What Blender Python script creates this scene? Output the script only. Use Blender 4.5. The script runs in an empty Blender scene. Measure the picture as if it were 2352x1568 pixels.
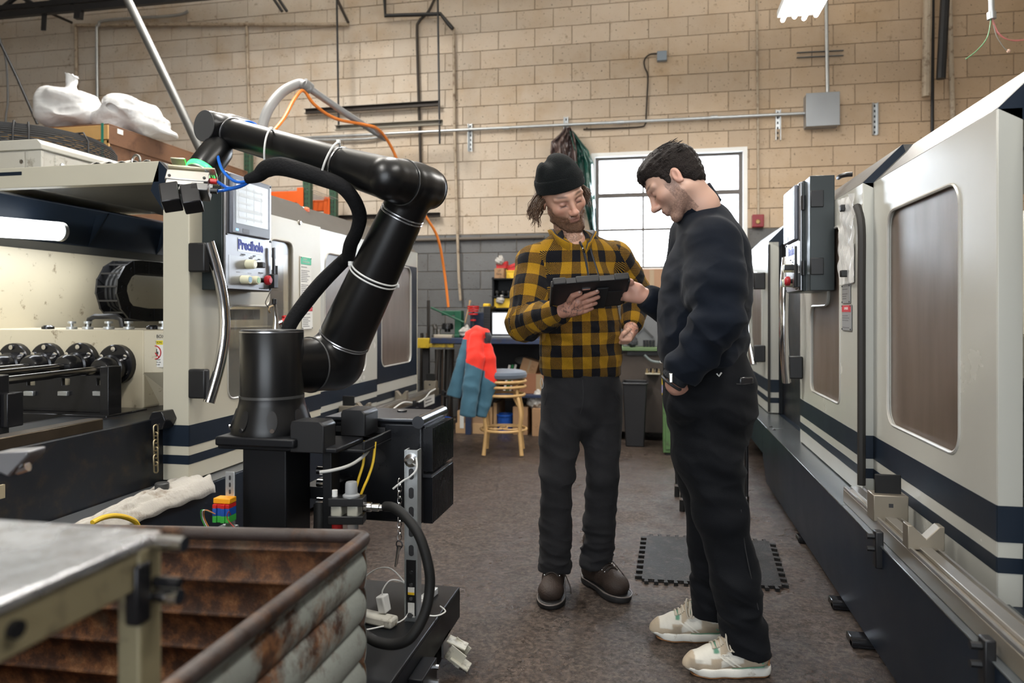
import bpy, bmesh, math, random
import numpy as np
from mathutils import Vector, Matrix, Quaternion
from mathutils.geometry import tessellate_polygon
random.seed(7); np.random.seed(7)
PI = math.pi
C = bpy.context.scene.collection
# ------------------------------------------------------------------ camera, sky, big lights, exposure
F, HX, HY, CH = 1640.0, 1176.0, 718.0, 1.2          # focal length in px (2352x1568), horizon, camera height
A = math.atan(329.0 / 1640.0); CA, SA = math.cos(A), math.sin(A)
S = bpy.context.scene
cd = bpy.data.cameras.new('camera'); cam = bpy.data.objects.new('camera', cd); C.objects.link(cam)
cam.location = (0, 0, CH); cam.rotation_euler = (PI / 2, 0, A)
cd.sensor_width = 36; cd.lens = F / 2352 * 36; cd.shift_y = -(784 - HY) / 2352; cd.clip_start = .05
cd.dof.use_dof = True; cd.dof.focus_distance = 2.7; cd.dof.aperture_fstop = 2.8
S.camera = cam
S.view_settings.view_transform = 'Standard'; S.view_settings.look = 'None'
S.view_settings.gamma = 1; S.view_settings.use_curve_mapping = False
S.view_settings.exposure = 0.0
W = bpy.data.worlds.new('sky'); S.world = W; W.use_nodes = True
W.node_tree.nodes['Background'].inputs[0].default_value = (.86, .93, 1, 1)
W.node_tree.nodes['Background'].inputs[1].default_value = 5.0
def area(name, loc, size, power, col=(1, 1, 1), rot=(0, 0, 0), size_y=None):
    l = bpy.data.lights.new(name, 'AREA'); l.energy = power; l.color = col
    l.shape = 'RECTANGLE'; l.size = size; l.size_y = size_y or size
    o = bpy.data.objects.new(name, l); C.objects.link(o); o.location = loc; o.rotation_euler = rot
    return o
WALLY = 7.7
# daylight entering by the window in the back wall (faces -Y); an added front fill light stands unseen behind the camera
area('window_daylight', (.13, WALLY + .16, 2.27), 1.5, 75, (.84, .92, 1), (-PI / 2, 0, 0), 1.2)
area('front_fill_light', (-.6, -4.3, 2.2), 4.2, 55, (.9, .95, 1), (PI / 2, 0, 0), 3.4)

# ------------------------------------------------------------------ pixel <-> world helpers (build-time measurement of the photograph)
def ray(px, py):
    u = (px - HX) / F; v = (HY - py) / F
    return Vector((u * CA - SA, CA + u * SA, v))
def atz(px, py, zc): return Vector((0, 0, CH)) + ray(px, py) * zc
def onX(px, py, X): d = ray(px, py); return Vector((0, 0, CH)) + d * (X / d.x)
def onY(px, py, Y): d = ray(px, py); return Vector((0, 0, CH)) + d * (Y / d.y)
def onZ(px, py, Z): d = ray(px, py); return Vector((0, 0, CH)) + d * ((Z - CH) / d.z)

# ------------------------------------------------------------------ materials
MATS = {}
def mat(name, col, rough=.5, metal=0., var=.12, scale=6., dirt=None, bump=0., bscale=40., coat=0., trans=0.,
        emit=None, spec=None, alpha=None, rvar=.15, sheen=0., aniso=None, ior=None):
    if name in MATS: return MATS[name]
    m = bpy.data.materials.new(name); m.use_nodes = True; MATS[name] = m
    nt = m.node_tree; N = nt.nodes; L = nt.links; p = N['Principled BSDF']
    c4 = (col[0], col[1], col[2], 1)
    p.inputs['Roughness'].default_value = rough; p.inputs['Metallic'].default_value = metal
    if spec is not None: p.inputs['Specular IOR Level'].default_value = spec
    p.inputs['Coat Weight'].default_value = coat
    p.inputs['Transmission Weight'].default_value = trans
    if ior: p.inputs['IOR'].default_value = ior
    if sheen: p.inputs['Sheen Weight'].default_value = sheen
    if alpha is not None: p.inputs['Alpha'].default_value = alpha
    if emit:
        p.inputs['Emission Color'].default_value = (*emit[0], 1); p.inputs['Emission Strength'].default_value = emit[1]
    tc = N.new('ShaderNodeTexCoord')
    n = N.new('ShaderNodeTexNoise'); n.inputs['Scale'].default_value = scale; n.inputs['Detail'].default_value = 6
    L.new(tc.outputs['Object'], n.inputs['Vector'])
    mx = N.new('ShaderNodeMix'); mx.data_type = 'RGBA'
    mx.inputs[6].default_value = tuple(max(0, c * (1 - var)) for c in col) + (1,)
    mx.inputs[7].default_value = tuple(min(1, c * (1 + var)) for c in col) + (1,)
    L.new(n.outputs['Fac'], mx.inputs[0]); out = mx.outputs[2]
    if dirt:
        dc, amt, ds = dirt
        n2 = N.new('ShaderNodeTexNoise'); n2.inputs['Scale'].default_value = ds; n2.inputs['Detail'].default_value = 9
        n2.inputs['Roughness'].default_value = .68
        L.new(tc.outputs['Object'], n2.inputs['Vector'])
        r = N.new('ShaderNodeValToRGB'); r.color_ramp.elements[0].position = .62 - .32 * amt; r.color_ramp.elements[1].position = .72 - .12 * amt
        L.new(n2.outputs['Fac'], r.inputs[0])
        m2 = N.new('ShaderNodeMix'); m2.data_type = 'RGBA'; m2.inputs[7].default_value = (*dc, 1)
        L.new(out, m2.inputs[6]); L.new(r.outputs[0], m2.inputs[0]); out = m2.outputs[2]
    L.new(out, p.inputs['Base Color'])
    if rvar:
        mr = N.new('ShaderNodeMapRange'); mr.inputs[3].default_value = max(.02, rough * (1 - rvar)); mr.inputs[4].default_value = min(1, rough * (1 + rvar))
        L.new(n.outputs['Fac'], mr.inputs[0]); L.new(mr.outputs[0], p.inputs['Roughness'])
    if bump:
        n3 = N.new('ShaderNodeTexNoise'); n3.inputs['Scale'].default_value = bscale; n3.inputs['Detail'].default_value = 5
        L.new(tc.outputs['Object'], n3.inputs['Vector'])
        b = N.new('ShaderNodeBump'); b.inputs['Strength'].default_value = bump; b.inputs['Distance'].default_value = .01
        L.new(n3.outputs['Fac'], b.inputs['Height']); L.new(b.outputs[0], p.inputs['Normal'])
    return m

# ------------------------------------------------------------------ mesh builder
ORG = {}
def lerp(a, b, t): return a + (b - a) * t
def frame_of(d):
    d = Vector(d).normalized(); up = Vector((0, 0, 1)) if abs(d.z) < .95 else Vector((0, 1, 0))
    x = up.cross(d).normalized(); y = d.cross(x)
    return x, y, d
class MB:
    def __init__(s): s.v = []; s.f = []
    def add(s, vs, fs):
        o = len(s.v); s.v += [tuple(v) for v in vs]; s.f += [tuple(i + o for i in f) for f in fs]; return s
    def box(s, c, d, rot=None):
        x, y, z = d[0] / 2, d[1] / 2, d[2] / 2
        vs = [Vector((a, b, e)) for a in (-x, x) for b in (-y, y) for e in (-z, z)]
        if rot is not None: vs = [rot @ v for v in vs]
        vs = [v + Vector(c) for v in vs]
        return s.add(vs, [(0, 1, 3, 2), (4, 6, 7, 5), (0, 4, 5, 1), (2, 3, 7, 6), (0, 2, 6, 4), (1, 5, 7, 3)])
    def bx(s, x0, x1, y0, y1, z0, z1):
        return s.box(((x0 + x1) / 2, (y0 + y1) / 2, (z0 + z1) / 2), (abs(x1 - x0), abs(y1 - y0), abs(z1 - z0)))
    def beam(s, p0, p1, w, h, up=(0, 0, 1)):
        p0, p1 = Vector(p0), Vector(p1); d = (p1 - p0).normalized(); x = d.cross(Vector(up))
        if x.length < 1e-4: x = d.cross(Vector((0, 1, 0)))
        x.normalize(); y = x.cross(d)
        R = Matrix((x, d, y)).transposed()
        return s.box((p0 + p1) / 2, (w, (p1 - p0).length, h), R)
    def cyl(s, p0, p1, r0, r1=None, n=16, cap=True):
        r1 = r0 if r1 is None else r1
        return s.lathe(p0, Vector(p1) - Vector(p0), [(r0, 0), (r1, (Vector(p1) - Vector(p0)).length)], n, cap)
    def lathe(s, o, axis, prof, n=20, cap=True, el=1.0):
        o = Vector(o); x, y, d = frame_of(axis); vs = []; fs = []
        for r, t in prof:
            for k in range(n):
                a = 2 * PI * k / n
                vs.append(o + d * t + x * (r * math.cos(a)) + y * (r * el * math.sin(a)))
        for i in range(len(prof) - 1):
            for k in range(n):
                k2 = (k + 1) % n
                fs.append((i * n + k, i * n + k2, (i + 1) * n + k2, (i + 1) * n + k))
        if cap:
            fs.append(tuple(range(n))[::-1]); fs.append(tuple((len(prof) - 1) * n + k for k in range(n)))
        return s.add(vs, fs)
    def tube(s, path, r, n=10, cap=True, smooth=0, closed=False):
        P = [Vector(p) for p in path]
        rs = list(r) if hasattr(r, '__len__') else [r] * len(P)
        if smooth: P, rs = spline(P, rs, smooth, closed)
        m = len(P); vs = []; fs = []
        T = []
        for i in range(m):
            if closed: t = P[(i + 1) % m] - P[i - 1]
            else: t = P[min(i + 1, m - 1)] - P[max(i - 1, 0)]
            T.append(t.normalized() if t.length > 1e-9 else Vector((0, 0, 1)))
        x, y, _ = frame_of(T[0])
        for i in range(m):
            if i:
                q = T[i - 1].rotation_difference(T[i]); x = q @ x; y = q @ y
            for k in range(n):
                a = 2 * PI * k / n
                vs.append(P[i] + (x * math.cos(a) + y * math.sin(a)) * rs[i])
        for i in range(m if closed else m - 1):
            j = (i + 1) % m
            for k in range(n):
                k2 = (k + 1) % n
                fs.append((i * n + k, i * n + k2, j * n + k2, j * n + k))
        if cap and not closed:
            fs.append(tuple(range(n))[::-1]); fs.append(tuple((m - 1) * n + k for k in range(n)))
        return s.add(vs, fs)
    def ring(s, c, axis, R, r, n=24, m=8):
        x, y, d = frame_of(axis); c = Vector(c)
        return s.tube([c + (x * math.cos(2 * PI * k / n) + y * math.sin(2 * PI * k / n)) * R for k in range(n)], r, m, closed=True)
    def ball(s, c, r, n=14, m=9):
        c = Vector(c); r = Vector(r) if hasattr(r, '__len__') else Vector((r, r, r)); vs = []; fs = []
        for i in range(m + 1):
            th = PI * i / m
            for k in range(n):
                a = 2 * PI * k / n
                vs.append(c + Vector((r.x * math.sin(th) * math.cos(a), r.y * math.sin(th) * math.sin(a), r.z * math.cos(th))))
        for i in range(m):
            for k in range(n):
                fs.append((i * n + k, (i + 1) * n + k, (i + 1) * n + (k + 1) % n, i * n + (k + 1) % n))
        return s.add(vs, fs)
    def prism(s, pts, ex, holes=(), n=None):
        """planar outline pts (3D) extruded by vector ex, with optional holes"""
        loops = [[Vector(p) for p in pts]] + [[Vector(p) for p in h] for h in holes]
        ex = Vector(ex); flat = [p for l in loops for p in l]; k = len(flat)
        tris = tessellate_polygon(loops) if (holes or len(pts) > 4) else [tuple(range(k))]
        fs = [tuple(t) for t in tris] + [tuple(i + k for i in reversed(t)) for t in tris]
        o = 0
        for l in loops:
            m = len(l)
            for i in range(m):
                j = (i + 1) % m; fs.append((o + i, o + i + k, o + j + k, o + j))
            o += m
        return s.add(flat + [p + ex for p in flat], fs)
    def grid(s, fn, nu, nv):
        vs = [fn(i / nu, j / nv) for j in range(nv + 1) for i in range(nu + 1)]
        fs = [(j * (nu + 1) + i, j * (nu + 1) + i + 1, (j + 1) * (nu + 1) + i + 1, (j + 1) * (nu + 1) + i) for j in range(nv) for i in range(nu)]
        return s.add(vs, fs)
    def build(s, name, m, parent=None, bevel=0., smooth=True, seg=2, solid=0., sub=0, ang=.6, world=True):
        me = bpy.data.meshes.new(name); v = np.array(s.v, dtype=float).reshape(-1, 3)
        if parent is None:
            lo, hi = v.min(0), v.max(0); org = Vector(((lo[0] + hi[0]) / 2, (lo[1] + hi[1]) / 2, lo[2]))
        else: org = ORG.get(parent.name, Vector((0, 0, 0)))
        if world: v = v - np.array(org)
        me.from_pydata(v.tolist(), [], s.f)
        b = bmesh.new(); b.from_mesh(me); bmesh.ops.recalc_face_normals(b, faces=b.faces); b.to_mesh(me); b.free()
        if smooth: me.shade_smooth(); me.set_sharp_from_angle(angle=ang)
        o = bpy.data.objects.new(name, me); C.objects.link(o)
        if m is not None: me.materials.append(m)
        if parent is None: o.location = org
        else: o.parent = parent
        ORG[o.name] = org
        if solid:
            k = o.modifiers.new('solid', 'SOLIDIFY'); k.thickness = solid; k.offset = 0
        if sub:
            k = o.modifiers.new('sub', 'SUBSURF'); k.levels = sub; k.render_levels = sub
        if bevel:
            k = o.modifiers.new('bevel', 'BEVEL'); k.width = bevel; k.segments = seg; k.limit_method = 'ANGLE'; k.angle_limit = .6
        return o
def spline(P, rs, k, closed=False):
    out = []; ro = []; m = len(P)
    for i in range(m if closed else m - 1):
        g = lambda j: (P[j % m] if closed else P[min(max(j, 0), m - 1)])
        p0, p1, p2, p3 = g(i - 1), g(i), g(i + 1), g(i + 2)
        r1, r2 = rs[i], rs[(i + 1) % m]
        for q in range(k):
            t = q / k
            out.append(.5 * ((2 * p1) + (p2 - p0) * t + (2 * p0 - 5 * p1 + 4 * p2 - p3) * t * t + (-p0 + 3 * p1 - 3 * p2 + p3) * t ** 3))
            ro.append(lerp(r1, r2, t))
    if not closed: out.append(P[-1]); ro.append(rs[-1])
    return out, ro
def tag(o, label=None, cat=None, group=None, kind=None):
    if label: o['label'] = label
    if cat: o['category'] = cat
    if group: o['group'] = group
    if kind: o['kind'] = kind
    return o
def thing(name, loc, label, cat, group=None):
    o = bpy.data.objects.new(name, None); C.objects.link(o); o.location = loc; o.empty_display_size = .1
    ORG[o.name] = Vector(loc)
    return tag(o, label, cat, group)
def struct(o): o['kind'] = 'structure'; return o
def stuff(o): o['kind'] = 'stuff'; return o
def clone(o, loc=None, rz=None, label=None, parent=None):
    c = o.copy(); C.objects.link(c)
    if parent is not None: c.parent = parent
    if loc is not None: c.location = loc
    if rz is not None: c.rotation_euler.z = rz
    if label: c['label'] = label
    ORG[c.name] = ORG.get(o.name, Vector((0, 0, 0)))
    for ch in list(o.children):
        clone(ch, parent=c)
    return c
def rrect(x0, x1, y0, y1, r, n=6, rr=None):
    """rounded rectangle outline as (a,b) pairs"""
    pts = []
    for cx, cy, a0 in ((x1 - r, y1 - r, 0), (x0 + r, y1 - r, PI / 2), (x0 + r, y0 + r, PI), (x1 - r, y0 + r, 1.5 * PI)):
        for k in range(n + 1):
            a = a0 + k / n * PI / 2; pts.append((cx + r * math.cos(a), cy + r * math.sin(a)))
    return pts
def rpoly(P, r, n=5):
    """round the corners of a 2D polygon"""
    out = []; m = len(P)
    for i in range(m):
        a, b, c = Vector(P[i - 1]), Vector(P[i]), Vector(P[(i + 1) % m])
        d1 = (a - b); d2 = (c - b); q = min(r, d1.length * .45, d2.length * .45)
        p = b + d1.normalized() * q; s = b + d2.normalized() * q
        for k in range(n + 1):
            t = k / n; out.append(tuple((1 - t) ** 2 * p + 2 * t * (1 - t) * b + t * t * s))
    return out
def text(name, body, loc, size, m, parent, rot, ext=.0006, align='CENTER', off=0., sx=1.):
    cu = bpy.data.curves.new(name, 'FONT'); cu.body = body; cu.size = size; cu.extrude = ext; cu.align_x = align; cu.align_y = 'CENTER'
    cu.offset = off; cu.materials.append(m); cu.resolution_u = 3
    t_ = bpy.data.objects.new('tmp_text', cu); C.objects.link(t_); bpy.context.view_layer.update()
    me = bpy.data.meshes.new_from_object(t_.evaluated_get(bpy.context.evaluated_depsgraph_get())); bpy.data.objects.remove(t_)
    me.name = name; o = bpy.data.objects.new(name, me); C.objects.link(o); o.parent = parent
    if not me.materials: me.materials.append(m)
    o.location = Vector(loc) - ORG.get(parent.name, Vector((0, 0, 0))); o.rotation_euler = rot; o.scale.x = sx
    return o
# ------------------------------------------------------------------ common materials
STEEL = mat('brushed_steel', (.55, .55, .54), .32, 1., .1, 20)
GALV = mat('galvanised_steel', (.52, .54, .55), .42, .85, .2, 30)
CHROME = mat('chrome', (.75, .75, .76), .12, 1., .03)
CREAM = mat('cream_enamel', (.49, .46, .37), .38, 0, .05, 4)
CREAMD = mat('cream_enamel_worn', (.54, .48, .35), .42, 0, .08, 4, dirt=((.16, .11, .06), .05, 14), bump=.05, bscale=300)
NAVY = mat('navy_enamel', (.010, .0165, .028), .40, 0, .15, 6, bump=.05, bscale=300, spec=.28)
NAVYD = mat('navy_enamel_oily', (.007, .009, .013), .4, 0, .3, 9, dirt=((.03, .022, .015), .35, 12))
BLACKP = mat('black_plastic', (.008, .008, .009), .42, 0, .2, 12)
BLACKM = mat('black_powder_coat', (.005, .0055, .0072), .45, 0, .15, 8, bump=.04, bscale=400, spec=.28)
RUBBER = mat('black_rubber', (.009, .009, .009), .6, 0, .2, 20, spec=.3)
BLACKOIL = mat('oily_black_steel', (.016, .016, .018), .22, .3, .3, 15)
WHITEP = mat('white_plastic', (.78, .78, .76), .4, 0, .04)
REDP = mat('red_plastic', (.55, .02, .02), .35, 0, .08)
YELLOWP = mat('yellow_plastic', (.82, .52, .02), .4, 0, .08)
BLUEP = mat('blue_plastic', (.015, .09, .42), .4, 0, .08)
WOODL = mat('pale_wood', (.52, .33, .17), .6, 0, .25, 9)
CARD = mat('cardboard', (.36, .21, .11), .8, 0, .15, 7, dirt=((.2, .12, .06), .2, 6))
PAPER = mat('paper', (.75, .74, .7), .7, 0, .04)
INK = mat('black_ink', (.02, .02, .022), .6, 0, 0)
INKR = mat('red_ink', (.5, .02, .03), .5, 0, 0)
# ------------------------------------------------------------------ room shell
def floor_mat():
    m = bpy.data.materials.new('oil_stained_concrete'); m.use_nodes = True; nt = m.node_tree; N = nt.nodes; L = nt.links; p = N['Principled BSDF']; p.inputs['Specular IOR Level'].default_value = .30
    tc = N.new('ShaderNodeTexCoord')
    def noise(sc, det=8, ro=.6):
        n = N.new('ShaderNodeTexNoise'); n.inputs['Scale'].default_value = sc; n.inputs['Detail'].default_value = det; n.inputs['Roughness'].default_value = ro
        L.new(tc.outputs['Object'], n.inputs['Vector']); return n.outputs['Fac']
    def ramp(fac, a, b, ca, cb):
        r = N.new('ShaderNodeValToRGB'); r.color_ramp.elements[0].position = a; r.color_ramp.elements[1].position = b
        r.color_ramp.elements[0].color = (*ca, 1); r.color_ramp.elements[1].color = (*cb, 1); L.new(fac, r.inputs[0]); return r.outputs[0]
    def mix(fac, a, b):
        x = N.new('ShaderNodeMix'); x.data_type = 'RGBA'; L.new(fac, x.inputs[0]); L.new(a, x.inputs[6])
        if isinstance(b, tuple): x.inputs[7].default_value = (*b, 1)
        else: L.new(b, x.inputs[7])
        return x.outputs[2]
    base = ramp(noise(1.3), .3, .7, (.021, .015, .0125), (.042, .030, .025))
    fine = ramp(noise(26, 8, .75), .30, .56, (.25, .25, .25), (1, 1, 1))
    c = mix(fine, base, ramp(noise(52, 9, .9), .42, .58, (.004, .003, .0025), (.115, .085, .068)))
    pits = ramp(noise(75, 3, .5), .655, .69, (0, 0, 0), (1, 1, 1))
    c = mix(pits, c, (.006, .005, .004))
    specks = ramp(noise(130, 2, .4), .735, .76, (0, 0, 0), (1, 1, 1))
    c = mix(specks, c, (.22, .19, .17))
    L.new(c, p.inputs['Base Color'])
    L.new(ramp(noise(2.2, 7, .62), .38, .66, (.27, .27, .27), (.70, .70, .70)), p.inputs['Roughness'])
    b = N.new('ShaderNodeBump'); b.inputs['Strength'].default_value = .7; b.inputs['Distance'].default_value = .008
    L.new(noise(48, 9, .75), b.inputs['Height']); L.new(b.outputs[0], p.inputs['Normal'])
    return m
RX0, RX1, RY0 = -9.4, 4.2, -4.4
struct(MB().bx(RX0, RX1, RY0, WALLY + .25, -.12, 0).build('floor', floor_mat(), smooth=False))
ceil = struct(MB().bx(RX0, RX1, RY0, WALLY + .25, 5.55, 5.65).build('ceiling', mat('ceiling_deck', (.55, .53, .48), .8, 0, .1), smooth=False))
WSIDE = mat('side_wall_paint', (.50, .43, .34), .8, 0, .1, 2, dirt=((.2, .15, .1), .2, 4))
struct(MB().bx(RX0 - .2, RX0, RY0, WALLY, 0, 5.6).build('wall_left', WSIDE, smooth=False))
struct(MB().bx(RX1, RX1 + .2, RY0, WALLY, 0, 5.6).build('wall_right', WSIDE, smooth=False))
struct(MB().prism([(RX0, RY0, 0), (RX1, RY0, 0), (RX1, RY0, 5.6), (RX0, RY0, 5.6)], (0, -.2, 0),
                  holes=[[(-2.7, RY0, .3), (1.5, RY0, .3), (1.5, RY0, 3.9), (-2.7, RY0, 3.9)]]).build('wall_front', WSIDE, smooth=False))
# back wall: painted concrete blocks laid in running bond, each block a piece of its own
def block_mat(name, lo, hi, stain, amt):
    m = bpy.data.materials.new(name); m.use_nodes = True; nt = m.node_tree; N = nt.nodes; L = nt.links; p = N['Principled BSDF']
    p.inputs['Roughness'].default_value = .78
    g = N.new('ShaderNodeNewGeometry'); oi = N.new('ShaderNodeObjectInfo')
    sx = N.new('ShaderNodeSeparateXYZ'); L.new(g.outputs['Position'], sx.inputs[0])
    def noise(sc, det=8, ro=.65):
        n = N.new('ShaderNodeTexNoise'); n.inputs['Scale'].default_value = sc; n.inputs['Detail'].default_value = det; n.inputs['Roughness'].default_value = ro
        L.new(g.outputs['Position'], n.inputs['Vector']); return n.outputs['Fac']
    def ramp(fac, a, b):
        r = N.new('ShaderNodeMapRange'); r.inputs[1].default_value = a; r.inputs[2].default_value = b; L.new(fac, r.inputs[0]); return r.outputs[0]
    def mix(fac, a, b):
        x = N.new('ShaderNodeMix'); x.data_type = 'RGBA'; L.new(fac, x.inputs[0])
        for i, q in ((6, a), (7, b)):
            if isinstance(q, tuple): x.inputs[i].default_value = (*q, 1)
            else: L.new(q, x.inputs[i])
        return x.outputs[2]
    c = mix(ramp(sx.outputs[0], -3.5, 3.), lo, hi)                       # the paint has yellowed more toward the right
    c = mix(ramp(noise(1.1, 5), .35, .75), c, mix(ramp(noise(3.), .3, .7), stain, c))
    rnd = N.new('ShaderNodeMapRange'); rnd.inputs[3].default_value = .9; rnd.inputs[4].default_value = 1.06; L.new(oi.outputs['Random'], rnd.inputs[0])
    hv = N.new('ShaderNodeMix'); hv.data_type = 'RGBA'; hv.blend_type = 'MULTIPLY'; hv.inputs[0].default_value = 1
    L.new(c, hv.inputs[6]); L.new(rnd.outputs[0], hv.inputs[7]); c = hv.outputs[2]
    c = mix(ramp(noise(11, 9, .75), .60, .72), c, tuple(q * .5 for q in stain))
    c = mix(ramp(noise(45, 3, .5), .66, .70), c, (.06, .045, .03))
    L.new(c, p.inputs['Base Color'])
    b = N.new('ShaderNodeBump'); b.inputs['Strength'].default_value = .45; b.inputs['Distance'].default_value = .008
    L.new(noise(60, 6), b.inputs['Height']); L.new(b.outputs[0], p.inputs['Normal'])
    return m
BLK = block_mat('painted_block_cream', (.60, .53, .445), (.50, .36, .235), (.42, .28, .15), .3)
BLKG = block_mat('painted_block_grey', (.155, .16, .165), (.145, .142, .138), (.085, .075, .066), .3)
WX0, WX1, WZ0, WZ1 = -.645, .90, 1.66, 2.88          # window opening
CHT, BL, ZOFF = .2032, .4064, .035
wb = MB()
mort = mat('painted_mortar', (.34, .265, .19), .85, 0, .3, 8, dirt=((.10, .07, .045), .4, 9))
wall = struct(wb.prism([(RX0, WALLY, 0), (RX1, WALLY, 0), (RX1, WALLY, 5.6), (RX0, WALLY, 5.6)], (0, .2, 0),
              holes=[[(WX0, WALLY, WZ0), (WX1, WALLY, WZ0), (WX1, WALLY, WZ1), (WX0, WALLY, WZ1)]]).build('wall_back', mort, smooth=False))
pool = {}
def block_at(x0, x1, z0, z1, m, j=.0026):
    key = (round(x1 - x0, 3), round(z1 - z0, 3), m.name)
    if key not in pool:
        w, h = x1 - x0 - 2 * j, z1 - z0 - 2 * j; b = MB(); e = .004; t = .012
        vs = []
        for y, q in ((0, 0), (-t + e, 0), (-t, e)):
            vs += [(-w / 2 + q, y, -h / 2 + q), (w / 2 - q, y, -h / 2 + q), (w / 2 - q, y, h / 2 - q), (-w / 2 + q, y, h / 2 - q)]
        fs = [(8, 9, 10, 11)] + [(r * 4 + k, r * 4 + (k + 1) % 4, r * 4 + 4 + (k + 1) % 4, r * 4 + 4 + k) for r in (0, 1) for k in range(4)]
        me = bpy.data.meshes.new('block'); me.from_pydata(vs, [], fs); me.materials.append(m); pool[key] = me
    return pool[key], ((x0 + x1) / 2, WALLY, (z0 + z1) / 2)
blocks = []
for r in range(27):
    z0, z1 = ZOFF + r * CHT, ZOFF + (r + 1) * CHT
    off = (r % 2) * BL / 2 - .07
    k = math.floor((RX0 - off) / BL)
    while off + k * BL < RX1:
        x0, x1 = max(off + k * BL, RX0), min(off + (k + 1) * BL, RX1); k += 1
        segs = [(x0, x1)]
        if z1 > WZ0 + .01 and z0 < WZ1 - .01:
            segs = [(a, b) for a, b in ((x0, min(x1, WX0)), (max(x0, WX1), x1)) if b - a > .03]
        for a, b in segs:
            if b - a < .03: continue
            blocks.append((a, b, z0, z1, BLKG if r < 10 else BLK))
def in_view(a, b, z0, z1):
    x, z = (a + b) / 2, (z0 + z1) / 2
    zc = -x * SA + WALLY * CA; u = HX + F * (x * CA + WALLY * SA) / zc; v = HY - F * (z - CH) / zc
    if not (-30 < u < 2380 and -20 < v < 900): return 0
    hid = (v > 470 and u < 940) or (u < 560 and v > 300 and v > 280) or (u > 1990 and v > 330) or (v > 760) or (u > 1880 and v > 430)
    return 0 if hid else 1 + (v < 540) + (560 < u < 2000)
score = sorted(range(len(blocks)), key=lambda i: -in_view(*blocks[i][:4]))
rest = {}
for n_, i in enumerate(score):
    me, loc = block_at(*blocks[i])
    if n_ < 300 and in_view(*blocks[i][:4]):
        o = bpy.data.objects.new('block', me); C.objects.link(o); o.parent = wall
        o.location = Vector(loc) - ORG['wall_back'] + Vector((0, random.uniform(-.0015, .0015), 0))
    else: rest.setdefault(me.materials[0].name, MB()).add([Vector(v.co) + Vector(loc) for v in me.vertices], [tuple(p.vertices) for p in me.polygons])
for mn, b in rest.items():
    stuff(b.build('masonry', MATS.get(mn) or bpy.data.materials[mn], wall, smooth=False))
# window: white painted reveal, steel sash of nine panes
win = struct(MB().prism([(WX0 - .03, WALLY - .02, WZ0 - .03), (WX1 + .03, WALLY - .02, WZ0 - .03), (WX1 + .03, WALLY - .02, WZ1 + .03), (WX0 - .03, WALLY - .02, WZ1 + .03)], (0, .2, 0),
             holes=[[(WX0 + .012, WALLY - .02, WZ0 + .012), (WX1 - .012, WALLY - .02, WZ0 + .012), (WX1 - .012, WALLY - .02, WZ1 - .012), (WX0 + .012, WALLY - .02, WZ1 - .012)]]).build('window_1', mat('white_frame_paint', (.78, .77, .74), .5, 0, .06), smooth=False))
SASH = mat('dark_sash_paint', (.10, .085, .075), .6, 0, .2)
cx = [WX0 + .012 + (WX1 - WX0 - .024) * t for t in (0, .333, .667, 1)]; cz = [WZ0 + .012, WZ0 + .43, WZ0 + .80, WZ1 - .012]
for x in cx[1:3]: MB().bx(x - .011, x + .011, WALLY + .05, WALLY + .085, WZ0, WZ1).build('glazing_bar', SASH, win)
for z, h in ((cz[1], .012), (cz[2], .024)): MB().bx(WX0, WX1, WALLY + .045, WALLY + .09, z - h, z + h).build('glazing_bar', SASH, win)
for x in (WX0 + .03, WX1 - .03): MB().bx(x - .02, x + .02, WALLY + .04, WALLY + .09, WZ0, WZ1).build('sash_stile', SASH, win)
for z in (WZ0 + .02, WZ1 - .025): MB().bx(WX0, WX1, WALLY + .042, WALLY + .088, z - .015, z + .015).build('sash_rail', SASH, win)
pane_m = bpy.data.materials.new('frosted_pane'); pane_m.use_nodes = True; _p = pane_m.node_tree.nodes['Principled BSDF']
_p.inputs['Base Color'].default_value = (.95, .97, 1, 1); _p.inputs['Transmission Weight'].default_value = 1; _p.inputs['Roughness'].default_value = .35; _p.inputs['IOR'].default_value = 1.1
for i in range(3):
    for j in range(3): MB().bx(cx[i], cx[i + 1], WALLY + .062, WALLY + .066, cz[j], cz[j + 1]).build('pane', pane_m, win, smooth=False)
# ------------------------------------------------------------------ pipes, conduits and boxes fixed to the back wall
PIPEB = mat('painted_pipe_beige', (.42, .34, .25), .6, 0, .25, 12, dirt=((.12, .07, .04), .3, 16))
PIPED = mat('dark_rusty_steel', (.045, .036, .03), .6, .4, .4, 18)
PIPEK = mat('black_pipe', (.02, .02, .022), .45, .3, .3, 10)
def wpipe(name, pts, r, m, label, cat='pipe', y=.05, sm=0, group=None):
    P = [onY(p[0], p[1], WALLY - (p[2] if len(p) > 2 else y)) for p in pts]
    return tag(MB().tube(P, r, 10, smooth=sm).build(name, m), label, cat, group)
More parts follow.
